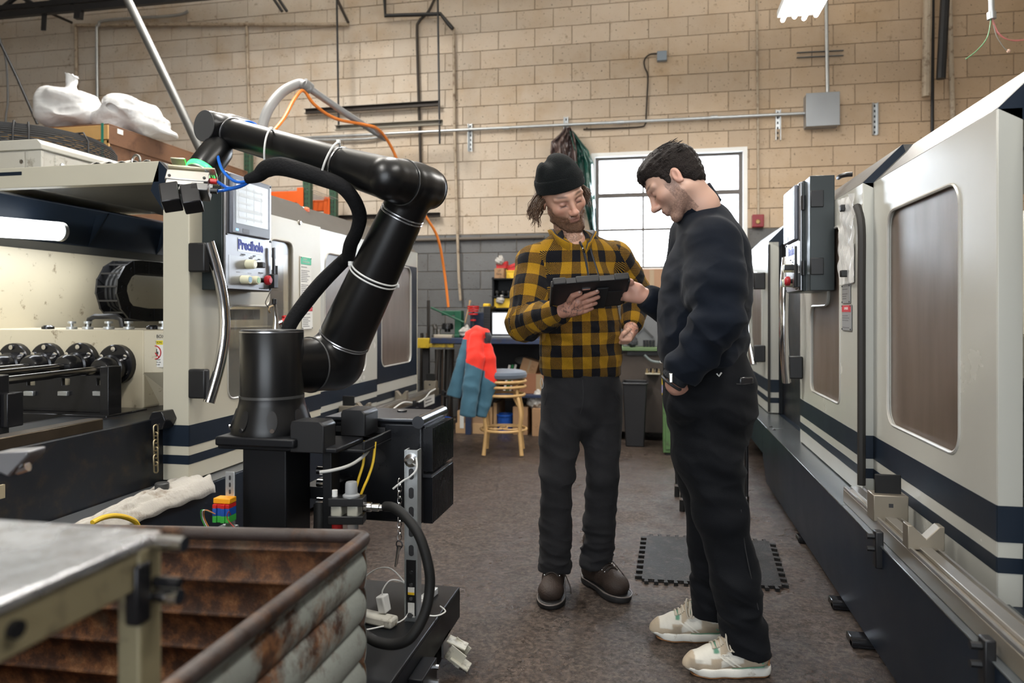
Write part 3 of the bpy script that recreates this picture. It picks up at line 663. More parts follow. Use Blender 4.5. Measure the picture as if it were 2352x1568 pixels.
# drag chain: links along a U lying on its side
dc = MB().bx(-3.40, -3.16, 3.6, 5.6, 1.07, 1.085).build('chain_tray', CREAMD, L_)
DCX0, DCX1 = -3.16, -3.30
cy, czc, rr_ = onX(318, 668, DCX0).y, onX(318, 668, DCX0).z, .150
path = [(cy + .30 * 3 - k * .075, czc + rr_) for k in range(12)]
path = [(5.3 - k * .072, czc + rr_) for k in range(int((5.3 - cy) / .072) + 1)]
path += [(cy - rr_ * math.sin(a), czc + rr_ * math.cos(a)) for a in [PI * (k + .5) / 6.5 for k in range(6)]]
path += [(cy + k * .072, czc - rr_) for k in range(1, int((5.3 - cy) / .072) + 1)]
chainp = MB().bx(DCX1 - .01, DCX0 + .01, path[0][0], path[0][0] + .06, czc + rr_ - .04, czc + rr_ + .04).build('cable_chain', BLACKP, L_, .004)
for i in range(len(path) - 1):
    (y0, z0), (y1, z1) = path[i], path[i + 1]; d = Vector((0, y1 - y0, z1 - z0)); L2 = d.length + .022
    if i % 1 == 0:
        mid = Vector((0, (y0 + y1) / 2, (z0 + z1) / 2)); up = Vector((1, 0, 0))
        b = MB()
        for X in (DCX0, DCX1): b.beam(mid + Vector((X + (.004 if i % 2 else 0), 0, 0)) - d.normalized() * L2 / 2, mid + Vector((X + (.004 if i % 2 else 0), 0, 0)) + d.normalized() * L2 / 2, .082, .012, up=up)
        nrm = Vector((0, -d.z, d.y)).normalized()
        for q in (-.034, .034): b.beam(mid + Vector((DCX0, 0, 0)) + nrm * q, mid + Vector((DCX1, 0, 0)) + nrm * q, .02, .01)
        b.cyl(mid + Vector((DCX0 + .006, 0, 0)), mid + Vector((DCX0 + .012, 0, 0)), .012, n=8)
        b.build('chain_link', BLACKP, chainp, smooth=False)
for q in (-.03, 0, .03):
    MB().tube([Vector((lerp(DCX0, DCX1, .5) + q, y, z)) for y, z in path[::2]], .013, 8, smooth=3).build('cable', RUBBER, chainp)
# bush box with four flanges and the drill tubes
YB = 3.05
bb0, bb1 = onY(-260, 757, YB), onY(332, 985, YB)
f_ = lambda x, y: onY(x, y, YB)
zt_, zb_ = f_(150, 757).z, f_(300, 985).z
xr = f_(330, 760).x
bush = MB().prism([(bb0.x, YB, zt_), (xr, YB, zt_), (xr, YB, f_(0, 925).z), (f_(287, 900).x, YB, zb_), (bb0.x, YB, zb_)], (0, .42, 0)).build('bush_box', CREAMD, L_, .006)
fy = .34; fx = .17
MB().prism([(xr, YB, zt_), (xr + fx, YB + fy * .2, zt_), (xr + fx, YB + fy, zt_), (xr, YB + fy, zt_)], (0, 0, f_(0, 850).z - zt_)).build('bush_box_side', CREAMD, bush, .003)
MB().prism([(xr, YB, f_(0, 850).z), (xr + fx, YB + fy * .2, f_(0, 850).z), (xr + fx * .4, YB + .2, f_(0, 930).z), (f_(285, 930).x, YB, f_(0, 930).z)], (0, .1, 0)).build('bush_box_bevel', CREAMD, bush)
fl_px = [(40, 830), (115, 830), (192, 830), (273, 836)]
for i, (px, py) in enumerate(fl_px):
    c = f_(px, py); r = .094 if i < 3 else .097
    fl = MB().lathe(c, (0, -1, 0), [(r, 0), (r, .028), (r * .95, .032)], 28).build('flange', BLACKOIL, bush)
    MB().lathe(c + Vector((.012, -.03, -.015)), (0, -1, 0), [(.064, 0), (.064, .04), (.055, .045), (.055, .10), (.045, .115), (.03, .118)], 24).build('hub', BLACKOIL, fl)
    bl = MB()
    for k in range(6):
        a = PI / 6 + k * PI / 3; q = c + Vector((r * .78 * math.cos(a), -.03, r * .78 * math.sin(a))); bl.lathe(q, (0, -1, 0), [(.012, 0), (.012, .01), (.006, .0105)], 10)
    stuff(bl.build('bolts', CHROME, fl))
    hubp = c + Vector((.012, -.14, -.015))
    MB().lathe(hubp + Vector((0, .02, 0)), Vector((.008 * (i - 3), -1, -.012)), [(.017, 0), (.017, 1.9)], 14).build('drill_tube', mat('oiled_steel_bar', (.22, .21, .20), .18, .95, .2, 6), L_)
h0 = [f_(x, y) + Vector((0, .12, 0)) for x, y in ((158, 752), (163, 733), (175, 727), (228, 727), (238, 735), (241, 752))]
MB().tube(h0, .014, 10).build('lifting_handle', BLACKP, bush)
for px in (72, 128, 166, 215, 262, 318, 343):
    b = f_(px, 752) + Vector((0, .1, 0)); MB().lathe(b - Vector((0, 0, .01)), (0, 0, 1), [(.026, 0), (.026, .012), (.008, .013), (.008, .028), (.02, .029), (.02, .04)] if px not in (72, 318) else [(.03, 0), (.03, .012), (.018, .02)], 12).build('thumb_screw', GALV if px not in (72, 318) else BLACKOIL, bush)
a, b = onY(343, 780, YB + .03), onY(379, 765, YB + .03); yq = YB - .012 + fy * .1
pl = MB().bx(xr - .012, xr + .104, yq, yq + .003, a.z, b.z).build('name_plate', mat('plate_cream', (.58, .54, .44), .4, .1), bush)
text('lettering', 'BUSH BOX', (xr + .046, yq - .001, (a.z + b.z) / 2), .022, INK, pl, (PI / 2, 0, 0), .0004)
a, b = onY(347, 842, YB + .03), onY(376, 780, YB + .03)
zz0, zz1 = a.z, b.z; pl = MB().bx(xr + .001, xr + .091, yq, yq + .003, zz0, zz1).build('caution_plate', PAPER, bush)
MB().bx(xr + .003, xr + .089, yq - .0008, yq, zz1 - .024, zz1 - .003).build('yellow_header', mat('sign_yellow', (.75, .62, .03), .5), pl)
text('lettering', 'CAUTION', (xr + .050, yq - .0016, zz1 - .0135), .015, INK, pl, (PI / 2, 0, 0), .0003)
MB().prism([(xr + .008, yq - .0015, zz1 - .021), (xr + .020, yq - .0015, zz1 - .021), (xr + .014, yq - .0015, zz1 - .009)], (0, .0006, 0)).build('warning_triangle', INK, pl)
cc = Vector((xr + .046, yq - .001, zz1 - .062)); MB().ring(cc, (0, 1, 0), .032, .003, 26, 6).build('prohibition_ring', INKR, pl)
MB().beam(cc + Vector((-.022, -.001, .022)), cc + Vector((.022, -.001, -.022)), .005, .002, up=(0, 1, 0)).build('prohibition_bar', INKR, pl)
hb = MB(); hb.box(cc + Vector((0, .0004, -.008)), (.022, .001, .022))
for k in range(4): hb.box(cc + Vector((-.009 + k * .006, .0004, .010 + .003 * (1 - abs(k - 1.5)))), (.0042, .001, .018))
hb.box(cc + Vector((.015, .0004, -.003)), (.005, .001, .014)); hb.build('hand_symbol', INK, pl)
for k, s_ in enumerate(("Don't put hand", 'moving parts can', 'cut and crush')): text('lettering', s_, (xr + .046, yq - .001, zz0 + .036 - k * .012), .0095, INK, pl, (PI / 2, 0, 0), .0003)
# carriage below the flanges, guide bar and lower bed
cf = lambda x, y: onY(x, y, YB - .22)
cr0, cr1 = cf(-200, 905), cf(262, 1005)
car = MB(); holes = []
for px in (72, 152, 232):
    a, b = cf(px - 10, 885), cf(px + 8, 869); holes.append([(a.x, YB - .22, a.z), (b.x, YB - .22, a.z), (b.x, YB - .22, b.z), (a.x, YB - .22, b.z)])
ztop = cf(200, 862).z
carp = car.prism([(cr0.x, YB - .22, cf(0, 940).z), (cr1.x, YB - .22, cf(0, 940).z), (cr1.x, YB - .22, ztop), (cr0.x, YB - .22, ztop)], (0, .02, 0), holes).build('carriage', BLACKOIL, L_, .002)
MB().bx(cr0.x, cr1.x + .03, YB - .30, YB - .04, cf(0, 1000).z, cf(0, 940).z).build('carriage_base', BLACKOIL, carp, .004)
for px in (70, 148, 228):
    a, b = cf(px - 10, 908), cf(px + 12, 898); MB().bx(a.x, b.x, YB - .236, YB - .22, a.z, b.z).build('latch', GALV, carp, .002)
a, b = cf(252, 1000), cf(272, 840); MB().bx(a.x, b.x, YB - .28, YB - .20, a.z, b.z).build('side_post', BLACKOIL, carp, .003)
MB().bx(-2.62, -2.16, .3, 3.2, .43, .735).build('bed_front', NAVYD, L_, .006)
g0, g1 = Vector((-2.20, 1.5, .755)), Vector((-2.20, 2.48, .755))
MB().beam(g0, g1, .07, .045).build('guide_bar', mat('oily_brown_steel', (.11, .085, .06), .3, .8, .3, 10), L_, .004)
MB().bx(-3.3, -2.60, 1.0, 3.6, .36, .60).build('saddle', NAVYD, L_, .004)
a, b = onX(-6, 1035, -2.45), onX(22, 860, -2.45); MB().bx(-2.52, -2.45, a.y, b.y, a.z, b.z).build('steady_post', BLACKOIL, L_, .004)
a, b = onX(-6, 985, -2.44), onX(34, 900, -2.44); MB().bx(-2.47, -2.42, b.y - .05, b.y + .02, a.z, b.z).build('steady_post', BLACKOIL, L_, .004)
hk = onX(357, 965, -2.14); MB().prism([hk + Vector((-.05, 0, -.03)), hk + Vector((-.02, 0, .035)), hk + Vector((.03, 0, .04)), hk + Vector((.05, 0, 0)), hk + Vector((.03, 0, -.04)), hk + Vector((-.03, 0, -.045))], (0, .08, 0)).build('hook_block', BLACKOIL, L_, .004)
chn = None
for k in range(6):
    c = onX(358, 988 + 17 * k, -2.13); b = MB(); w_ = .010; pts = []
    for q in range(12):
        a = 2 * PI * q / 12; x = w_ * math.cos(a); z = .010 * math.sin(a) + (.014 if math.sin(a) > 0 else -.014)
        pts.append(c + (Vector((x, 0, z)) if k % 2 else Vector((x * .35, x, z))))
    o = b.tube(pts, .0036, 6, closed=True).build('chain_link' if chn else 'hanging_chain', mat('brass_chain', (.4, .33, .2), .4, .8), chn or L_); chn = chn or o
a, b = onX(-10, 1150, -2.02), onX(15, 1112, -2.02); MB().bx(-2.035, -2.025, a.y, b.y, a.z, b.z).build('sign_plate', mat('plate_brass', (.45, .38, .25), .4, .3), L_)
# plates on the door front
R_L = (PI / 2, 0, PI / 2)
def sign_on(M, parent, d, px0, px1, pz0, pz1, name, head_m, head_h, m, X):
    a, b = onX(px0, pz0, X), onX(px1, pz1, X); y0, y1 = sorted((a.y, b.y))
    z1 = max(a.z, b.z); z0 = min(onX(px0, pz0, X).z, onX(px1, pz0, X).z)
    pl = M.slab(d - .004, d, y0, y1, z0, z1).build(name, m, parent, .001)
    if head_m: M.slab(d - .005, d - .004, y0 + .003, y1 - .003, z1 - head_h, z1 - .003).build('sign_header', head_m, pl)
    ln = MB(); z = z1 - head_h - .018
    while z > z0 + .01:
        wd = random.uniform(.55, .92); a0, a1 = (y0 + .008, y0 + .008 + (y1 - y0 - .016) * wd) if M.s < 0 else (y1 - .008 - (y1 - y0 - .016) * wd, y1 - .008)
        if random.random() > .16: M.slab(d - .0046, d - .004, a0, a1, z, z + .0035, ln)
        z -= .0105
    stuff(ln.build('small_print', mat('small_print', (.12, .12, .12), .6), pl))
    for yy in (y0 + .006, y1 - .006):
        for zz in (z0 + .006, z1 - .006): M.slab(d - .0065, d - .004, yy - .003, yy + .003, zz - .003, zz + .003).build('rivet', INK, pl)
    return pl, (y0, y1, z0, z1)
pl, (y0, y1, z0, z1) = sign_on(ML, door, -.022, 688, 713, 700, 592, 'safety_plate', mat('sign_green', (.03, .42, .22), .5), .045, PAPER, -2.03)
for k, s_ in enumerate(('SAFETY', 'INSTRUCTIONS')): text('lettering', s_, ML.p(-.0275, (y0 + y1) / 2 - (.012 if k == 0 else 0), z1 - .015 - .016 * k), .0135 if k == 0 else .0115, PAPER, pl, R_L, .0003)
pl, _ = sign_on(ML, door, -.022, 692, 716, 755, 703, 'danger_plate', INKR, .03, PAPER, -2.03)
a = onX(684, 511, -2.04); MB().lathe(a, (1, 0, 0), [(.014, 0), (.014, .014), (.008, .016), (.008, .02)], 14).build('door_lock', CHROME, door)
# small air blow gun parked on the door sill
bg = onX(634, 735, -1.93)
gun = thing('blow_gun', bg, 'small chrome air blow gun with black tip hanging at the left machine door', 'blow gun')
q = lambda x, y, dx=0: onX(x, y, -1.93 + dx)
MB().tube([q(633, 760), q(634, 735), q(631, 705), q(630, 698)], [.018, .014, .011, .011], 12).build('body', CHROME, gun)
MB().lathe(q(630, 698), (0, 0, 1), [(.012, 0), (.012, .025), (.006, .03)], 12).build('tip', BLACKP, gun)
MB().tube([q(636, 742), q(645, 738), q(648, 748)], .011, 10).build('valve', CHROME, gun)
MB().tube([q(650, 728), q(655, 724), q(650, 735), q(643, 742)], .008, 8).build('trigger', REDP, gun)
MB().tube([q(626, 702), q(619, 705), q(617, 712), q(620, 717)], .0045, 8, smooth=4).build('hook', mat('brass_hook', (.4, .3, .18), .4, .7), gun)
MB().tube([q(622, 668), q(612, 688), q(610, 697), q(617, 706)], .002, 6, smooth=4).build('lanyard', INK, gun)
# ---------------- right machine
MR = Mach(1, .85)
R_ = thing('drilling_machine', (1.5, 3.4, 0), 'cream and navy drilling machine on the right with closed smoky windows', 'machine', 'drilling machines')
MB().prism([MR.p(-.13, -.5, ZL), MR.p(-.13, -.5, .22), MR.p(-.108, -.5, .04), MR.p(.5, -.5, .04), MR.p(.5, -.5, ZL)], (0, 5.62, 0)).build('lower_base', NAVY, R_, .004)
MB().prism([MR.p(-.13, 5.12, ZL), MR.p(-.13, 5.12, .24), MR.p(.0, 5.12, .20), MR.p(.5, 5.12, .2), MR.p(.5, 5.12, ZL)], (0, 2.0, 0)).build('ledge', NAVY, R_, .004)
for k, (y0, y1) in enumerate(((-.5, 1.2), (1.203, 3.0), (3.003, 4.9), (4.903, 7.1))):
    lc = MR.slab(-.135, .05, y0, y1, ZL, ZL + .006).build('ledge_cover', mat('ledge_cover_r', (.085, .095, .10), .22, .35, .2), R_, .002)
    for yy in (y0 + .06, y1 - .06): MB().lathe(MR.p(-.10, yy, ZL + .006), (0, 0, 1), [(.009, 0), (.009, .004), (.004, .007)], 10).build('bolt', BLACKP, lc)
MB().bx(1.15, 2.5, -.5, 7.1, .05, .46).build('bed', NAVYD, R_)
MB().bx(2.3, 2.35, -.5, 7.1, .4, 1.85).build('back_panel', CREAM, R_)
MB().bx(1.35, 1.9, 2.1, 3.1, .5, .95).build('spindle_head', BLACKOIL, R_, .02)
MB().bx(1.3, 1.7, 3.3, 4.1, .5, 1.1).build('bush_box', CREAMD, R_, .01)
section(MR, R_, 'fixed_cover', .02, 2.067, 3.20, ZL, [rwin(2.297, 2.955)], CREAMR, PANE, flange=2.067, flw=.06)
doorR, _ = section(MR, R_, 'sliding_door', -.02, 3.14, 4.42, ZL + .012, [lwin(4.42, -1)], CREAMR, PANE, flange=3.14, flw=.045)
MR.slab(-.018, .03, 4.40, 4.42, ZL, ZT).build('leading_edge', CREAM, doorR)
gx_ = [MR.p(-.028, 3.125, z) for z in (.50, .9, 1.3, 1.55)] + [MR.p(-.034, 3.17, 1.64)]
MB().tube(gx_, .016, 8, smooth=5).build('door_gasket', GASK, doorR)
farC, _ = section(MR, R_, 'sliding_door', -.02, 5.62, 7.1, ZL + .012, [rwin(5.95, 6.6, .80, 1.50)], CREAMR, PANE, flange=5.62, flw=.075)
MR.slab(-.024, -.008, 5.605, 5.622, ZL + .02, ZT - .02).build('door_gasket', GASK, farC)
door_handle(MR, doorR, -.02, 4.36, -1); door_handle(MR, farC, -.02, 5.78, 1)
MR.slab(.09, .12, 4.40, 5.66, ZL, ZT + .1).build('inner_wall', NAVYD, R_)
MR.slab(.02, 1.2, 5.68, 5.70, ZL, ZT).build('partition', NAVYD, R_)
sc_ = MR.slab(.03, .07, 4.44, 4.50, .95, 1.02).build('latch_block', mat('brass_dull', (.36, .28, .16), .4, .6), R_)
nr = MR.slab(.08, .11, -.5, 2.03, ZL, ZT + .05).build('near_cover', NAVY, R_)
MR.slab(.07, .08, -.5, 2.0, .46, .60).build('stripe', CREAM, nr)
cbr = control_box(MR, R_, -.15, 3.73, 4.12, True, hinges=True)
MR.slab(-.13, -.02, 3.60, 3.735, 1.305, 1.85).build('box_side', mat('box_dark_green_black', (.016, .023, .024), .35), cbr, .003)
for z in (1.42, 1.74):
    h = MB().cyl(MR.p(-.135, 3.722, z - .035), MR.p(-.135, 3.722, z + .035), .011, n=12).build('hinge', BLACKP, cbr)
    MR.slab(-.128, -.07, 3.592, 3.60, z - .04, z + .04).build('hinge_leaf', BLACKP, cbr, .003)
# door plates and plastic document sleeve on the right machine
R_R = (PI / 2, 0, -PI / 2)
sign_on(MR, doorR, -.022, 1937, 1955, 696, 652, 'data_plate', None, .004, mat('plate_grey', (.30, .30, .30), .4, .3), .83)
pl, (y0, y1, z0, z1) = sign_on(MR, doorR, -.022, 1937, 1958, 758, 699, 'danger_plate', INKR, .032, mat('plate_grey', (.30, .30, .30), .4, .3), .83)
text('lettering', '\u25B2 DANGER' if 0 else 'DANGER', MR.p(-.0275, (y0 + y1) / 2, z1 - .017), .016, PAPER, pl, R_R, .0003)
film = bpy.data.materials.new('clear_film'); film.use_nodes = True; nt = film.node_tree; p = nt.nodes['Principled BSDF']
p.inputs['Base Color'].default_value = (.85, .85, .85, 1); p.inputs['Roughness'].default_value = .12; p.inputs['Alpha'].default_value = .5; p.inputs['Specular IOR Level'].default_value = .9
sl = thing('document_sleeve', MR.p(-.03, 3.33, 1.36), 'crinkled clear plastic document sleeve pinned to the right machine door', 'document sleeve')
y0, y1 = 3.20, 3.44; z0, z1 = 1.325, 1.70
rs = random.Random(4)
ph = [rs.uniform(0, 6) for _ in range(8)]
def slf(u, v):
    y = lerp(y0, y1, u); z = lerp(z0, z1, v); w = .006 * (math.sin(9 * u + 5 * v + ph[0]) + math.sin(17 * u - 7 * v + ph[1]) + .8 * math.sin(31 * u + 13 * v + ph[2]) + .7 * math.sin(23 * v + 11 * u + ph[3])) * (.4 + v)
    return MR.p(-.034 - abs(w), y + .012 * math.sin(6 * v), z)
MB().grid(slf, 26, 34).build('film', film, sl, ang=3)
MR.slab(-.028, -.024, y0 + .05, y1 - .02, z0 + .005, z0 + .17).build('sheet', PAPER, sl)
for z in (z1 - .045, z0 + .045): MR.slab(-.06, -.024, 3.315, 3.345, z - .015, z + .015).build('magnet', BLACKP, sl, .004)
# machine feet under the right base
for i, (px, py) in enumerate(((1970, 1478), (1925, 1392), (1845, 1243), (1800, 1155))):
    c = onZ(px, py, 0); ft = thing('levelling_foot', c, ['nearest black levelling pad under the right machine base', 'second black levelling pad under the right machine base', 'third black levelling pad under the right machine base', 'farthest black levelling pad under the right machine base'][i], 'machine foot')
    MB().bx(c.x - .03, c.x + .12, c.y - .045, c.y + .045, 0, .028).build('pad', BLACKOIL, ft, .006)
    MB().cyl(c + Vector((-.03, -.03, .018)), c + Vector((.10, -.03, .018)), .017, n=12).build('roller', BLACKOIL, ft)
    MB().cyl(c + Vector((.05, 0, .02)), c + Vector((.05, 0, .06)), .015, n=12).build('stud', BLACKOIL, ft)
# ---------------- workpiece rails with V blocks on the ledges
ALU = mat('tan_aluminium', (.27, .235, .185), .38, .55, .12, 10)
ALUT = mat('milled_aluminium', (.50, .48, .45), .3, .85, .12, 14)
def vblock(t, M, d, y, z, w=.10, h=.07, L=.045, base=.02):
    pts = [(-w / 2, 0), (w / 2, 0), (w / 2, h), (w * .36, h), (0, h * .45), (-w * .36, h), (-w / 2, h)]
    return MB().prism([M.p(d + a, y, z + b) for a, b in pts], (0, L, 0)).build('v_block', ALU, t, .002)
def rail(M, y0, y1, d, blocks, label, stops):
    z = ZL + .006; t = thing('workpiece_rail', M.p(d, (y0 + y1) / 2, z), label, 'rail')
    M.slab(d - .045, d + .045, y0, y1, z, z + .05).build('base_bar', ALU, t, .002)
    M.slab(d - .018, d + .018, y0, y1, z + .05, z + .062).build('way', ALUT, t, .002)
    for q in (-.04, .034): M.slab(d + q - .004, d + q + .004, y0, y1, z + .05, z + .06).build('edge_strip', ALUT, t)
    for y in blocks: vblock(t, M, d, y, z + .055)
    for y in stops:
        b = M.slab(d - .055, d + .055, y, y + .075, z + .045, z + .135).build('stop_block', ALU, t, .003)
        M.slab(d - .042, d + .042, y + .03, y + .04, z + .13, z + .20).build('stop_plate', RUBBER, b, .004)
        M.slab(d - .007, d + .007, y - .001 if M.s > 0 else y - .001, y, z + .095, z + .108).build('square_hole', INK, b)
    return t
rr = rail(MR, .75, 3.06, -.068, [2.30], 'tan metal V-block rail along the ledge of the right machine', [2.62])
rl = rail(ML, 4.35, 6.34, -.045, [4.68, 5.45], 'tan metal V-block rail along the ledge of the left machine behind the robot', [4.42, 6.2])
for M, t, ys in ((MR, rr, (1.72, 2.5)), (ML, rl, (4.6, 5.0, 5.5, 6.3))):
    for y in ys:
        k = M.slab(-.150, -.125, y, y + .035, ZL - .07 if M.s > 0 else ZL, ZL + .05).build('clamp_foot', BLACKP, t, .004)
        for zz in (-.03, .01): MB().cyl(M.p(-.150, y + .017, ZL + zz + .02), M.p(-.172, y + .017, ZL + zz + .02), .009, n=8).build('clamp_screw', BLACKP, k)
# white cable and labels on the left ledge front
tag(MB().tube([onX(x, y, -1.93) for x, y in ((872, 962), (890, 950), (915, 930), (932, 923), (955, 925), (975, 915), (988, 900), (1000, 893))], .006, 8, smooth=5).build('white_cable', WHITEP), 'thin white cable looping along the end of the left machine ledge', 'cable')
for i, (y0, y1, l) in enumerate(((958, 903, 'white paper sheet with text taped at the end of the left ledge'), )):
    a, b = onX(974, 932, -1.945), onX(997, 905, -1.945)
    lb_ = tag(MB().bx(-1.945, -1.941, a.y, b.y, a.z - .01, b.z).build('paper_label', PAPER), 'upper white paper label with printed lines on the left machine ledge end', 'label')
    ln = MB()
    for k in range(4): ln.bx(-1.9408, -1.940, a.y + .02, a.y + .02 + .25 * random.uniform(.6, 1), b.z - .03 - .028 * k, b.z - .024 - .028 * k)
    stuff(ln.build('printed_lines', INK, lb_))
    a, b = onX(976, 957, -1.945), onX(997, 937, -1.945)
    lb_ = tag(MB().bx(-1.945, -1.941, a.y, b.y, a.z - .01, b.z - .01).build('paper_label', PAPER), 'lower white paper label with scribbled marks on the left machine ledge end', 'label')
    text('lettering', 'ZL', (-1.9405, (a.y + b.y) / 2, (a.z + b.z) / 2 - .01), .06, INK, lb_, (PI / 2, 0, PI / 2), .0004)
# ------------------------------------------------------------------ signed-distance modelling (for soft shapes: bodies, clothes, bags, castings)
class SDF:
    def __init__(s, lo, hi, h):
        s.lo = np.array(lo, float); s.h = h; s.n = np.ceil((np.array(hi) - s.lo) / h).astype(int) + 1
        s.V = np.full(s.n, .5, np.float32)
    def sub(s, lo, hi):
        a = np.clip(np.floor((np.array(lo) - s.lo) / s.h).astype(int), 0, s.n); b = np.clip(np.ceil((np.array(hi) - s.lo) / s.h).astype(int) + 1, 0, s.n)
        ax = [np.float32(s.lo[i]) + np.arange(a[i], b[i], dtype=np.float32) * np.float32(s.h) for i in range(3)]
        return (slice(a[0], b[0]), slice(a[1], b[1]), slice(a[2], b[2])), ax[0][:, None, None], ax[1][None, :, None], ax[2][None, None, :]
    def put(s, sl, d, k, op):
        V = s.V[sl]; d = d.astype(np.float32)
        if op == 'cut':
            d = -d
            if k > 0: h = np.clip(.5 - .5 * (d - V) / k, 0, 1); r = d * (1 - h) + V * h; r = np.where(True, d + (V - d) * h + k * h * (1 - h), 0)
            else: r = np.maximum(V, d)
        else:
            if k > 0: h = np.clip(.5 + .5 * (d - V) / k, 0, 1); r = d + (V - d) * h - k * h * (1 - h)
            else: r = np.minimum(V, d)
        s.V[sl] = r
    def cone(s, a, b, ra, rb, k=.01, op='add', el=None):
        """round cone; el=(side vector, flatten) squashes the section across 'side'"""
        a, b = np.array(a, float), np.array(b, float); R = max(ra, rb) * (max(1, el[1]) if el else 1) + k + 2.5 * s.h + .012
        sl, x, y, z = s.sub(np.minimum(a, b) - R, np.maximum(a, b) + R)
        if 0 in s.V[sl].shape: return s
        ba = b - a; L2 = float(ba @ ba) + 1e-9
        px, py, pz = x - a[0], y - a[1], z - a[2]
        t = np.clip((px * ba[0] + py * ba[1] + pz * ba[2]) / L2, 0, 1)
        qx, qy, qz = px - t * ba[0], py - t * ba[1], pz - t * ba[2]
        r = ra + (rb - ra) * t
        if el:
            e = np.array(el[0], float); e /= np.linalg.norm(e); w = qx * e[0] + qy * e[1] + qz * e[2]; f = el[1]
            g = w * (1 / f - 1); qx, qy, qz = qx + e[0] * g, qy + e[1] * g, qz + e[2] * g
            d = (np.sqrt(qx * qx + qy * qy + qz * qz) - r) * (min(1, f) if f < 1 else 1)
        else: d = np.sqrt(qx * qx + qy * qy + qz * qz) - r
        s.put(sl, d, k, op); return s
    def chain(s, P, R, k=.01, op='add', el=None):
        for i in range(len(P) - 1): s.cone(P[i], P[i + 1], R[i], R[i + 1], k, op, el)
        return s
    def ell(s, c, r, k=.01, op='add', R=None):
        c = np.array(c, float); r = np.array(r, float); m = r.max() + k + 2.5 * s.h + .012
        sl, x, y, z = s.sub(c - m, c + m)
        if 0 in s.V[sl].shape: return s
        px, py, pz = x - c[0], y - c[1], z - c[2]
        if R is not None:
            R = np.array(R); px, py, pz = (px * R[0][0] + py * R[1][0] + pz * R[2][0], px * R[0][1] + py * R[1][1] + pz * R[2][1], px * R[0][2] + py * R[1][2] + pz * R[2][2])
        k0 = np.sqrt((px / r[0]) ** 2 + (py / r[1]) ** 2 + (pz / r[2]) ** 2); k1 = np.sqrt((px / r[0] ** 2) ** 2 + (py / r[1] ** 2) ** 2 + (pz / r[2] ** 2) ** 2) + 1e-9
        s.put(sl, k0 * (k0 - 1) / k1, k, op); return s
    def box(s, c, hd, rd, k=.01, op='add', R=None):
        c = np.array(c, float); hd = np.array(hd, float); m = np.linalg.norm(hd) + k + 2.5 * s.h
        sl, x, y, z = s.sub(c - m, c + m)
        if 0 in s.V[sl].shape: return s
        px, py, pz = x - c[0], y - c[1], z - c[2]
        if R is not None:
            R = np.array(R); px, py, pz = (px * R[0][0] + py * R[1][0] + pz * R[2][0], px * R[0][1] + py * R[1][1] + pz * R[2][1], px * R[0][2] + py * R[1][2] + pz * R[2][2])
        qx, qy, qz = np.abs(px) - hd[0] + rd, np.abs(py) - hd[1] + rd, np.abs(pz) - hd[2] + rd
        d = np.sqrt(np.maximum(qx, 0) ** 2 + np.maximum(qy, 0) ** 2 + np.maximum(qz, 0) ** 2) + np.minimum(np.maximum(np.maximum(qx, qy), qz), 0) - rd
        s.put(sl, d, k, op); return s
    def plane(s, p, n):
        """cut away everything on the side the normal points to"""
        p = np.array(p, float); n = np.array(n, float); n /= np.linalg.norm(n)
        sl, x, y, z = s.sub(s.lo - 1, s.lo + s.n * s.h + 1)
        s.V[sl] = np.maximum(s.V[sl], ((x - p[0]) * n[0] + (y - p[1]) * n[1] + (z - p[2]) * n[2]).astype(np.float32)); return s
    def mesh(s):
        V = s.V; I = V < 0
        c = I[:-1, :-1, :-1].astype(np.int8)
        for dx, dy, dz in ((1, 0, 0), (0, 1, 0), (0, 0, 1), (1, 1, 0), (1, 0, 1), (0, 1, 1), (1, 1, 1)):
            c = c + I[dx:I.shape[0] - 1 + dx, dy:I.shape[1] - 1 + dy, dz:I.shape[2] - 1 + dz]
        cells = np.argwhere((c > 0) & (c < 8)); idx = -np.ones(c.shape, np.int32); idx[tuple(cells.T)] = np.arange(len(cells))
        acc = np.zeros((len(cells), 3)); cnt = np.zeros(len(cells))
        for ax in range(3):
            o1, o2 = [i for i in range(3) if i != ax]
            for u in (0, 1):
                for w in (0, 1):
                    p = cells.copy(); p[:, o1] += u; p[:, o2] += w; q = p.copy(); q[:, ax] += 1
                    va, vb = V[tuple(p.T)], V[tuple(q.T)]; m = (va < 0) != (vb < 0)
                    t = np.where(m, va / np.where(m, va - vb, 1), 0); pt = (p - cells).astype(float); pt[:, ax] += t
                    acc[m] += pt[m]; cnt[m] += 1
        verts = s.lo + (cells + acc / np.maximum(cnt, 1)[:, None]) * s.h
        faces = []
        for ax in range(3):
            o1, o2 = [(1, 2), (2, 0), (0, 1)][ax]
            sl0 = [slice(None)] * 3; sl1 = [slice(None)] * 3; sl0[ax] = slice(0, -1); sl1[ax] = slice(1, None)
            a, b = I[tuple(sl0)], I[tuple(sl1)]; e = np.argwhere(a != b)
            e = e[(e[:, o1] > 0) & (e[:, o2] > 0) & (e[:, o1] < c.shape[o1]) & (e[:, o2] < c.shape[o2])]
            if not len(e): continue
            ins = a[tuple(e.T)]
            def at(d1, d2): q = e.copy(); q[:, o1] -= d1; q[:, o2] -= d2; return idx[tuple(q.T)]
            qd = np.stack([at(1, 1), at(0, 1), at(0, 0), at(1, 0)], 1); qd[~ins] = qd[~ins][:, ::-1]; faces.append(qd)
        return verts, np.concatenate(faces)
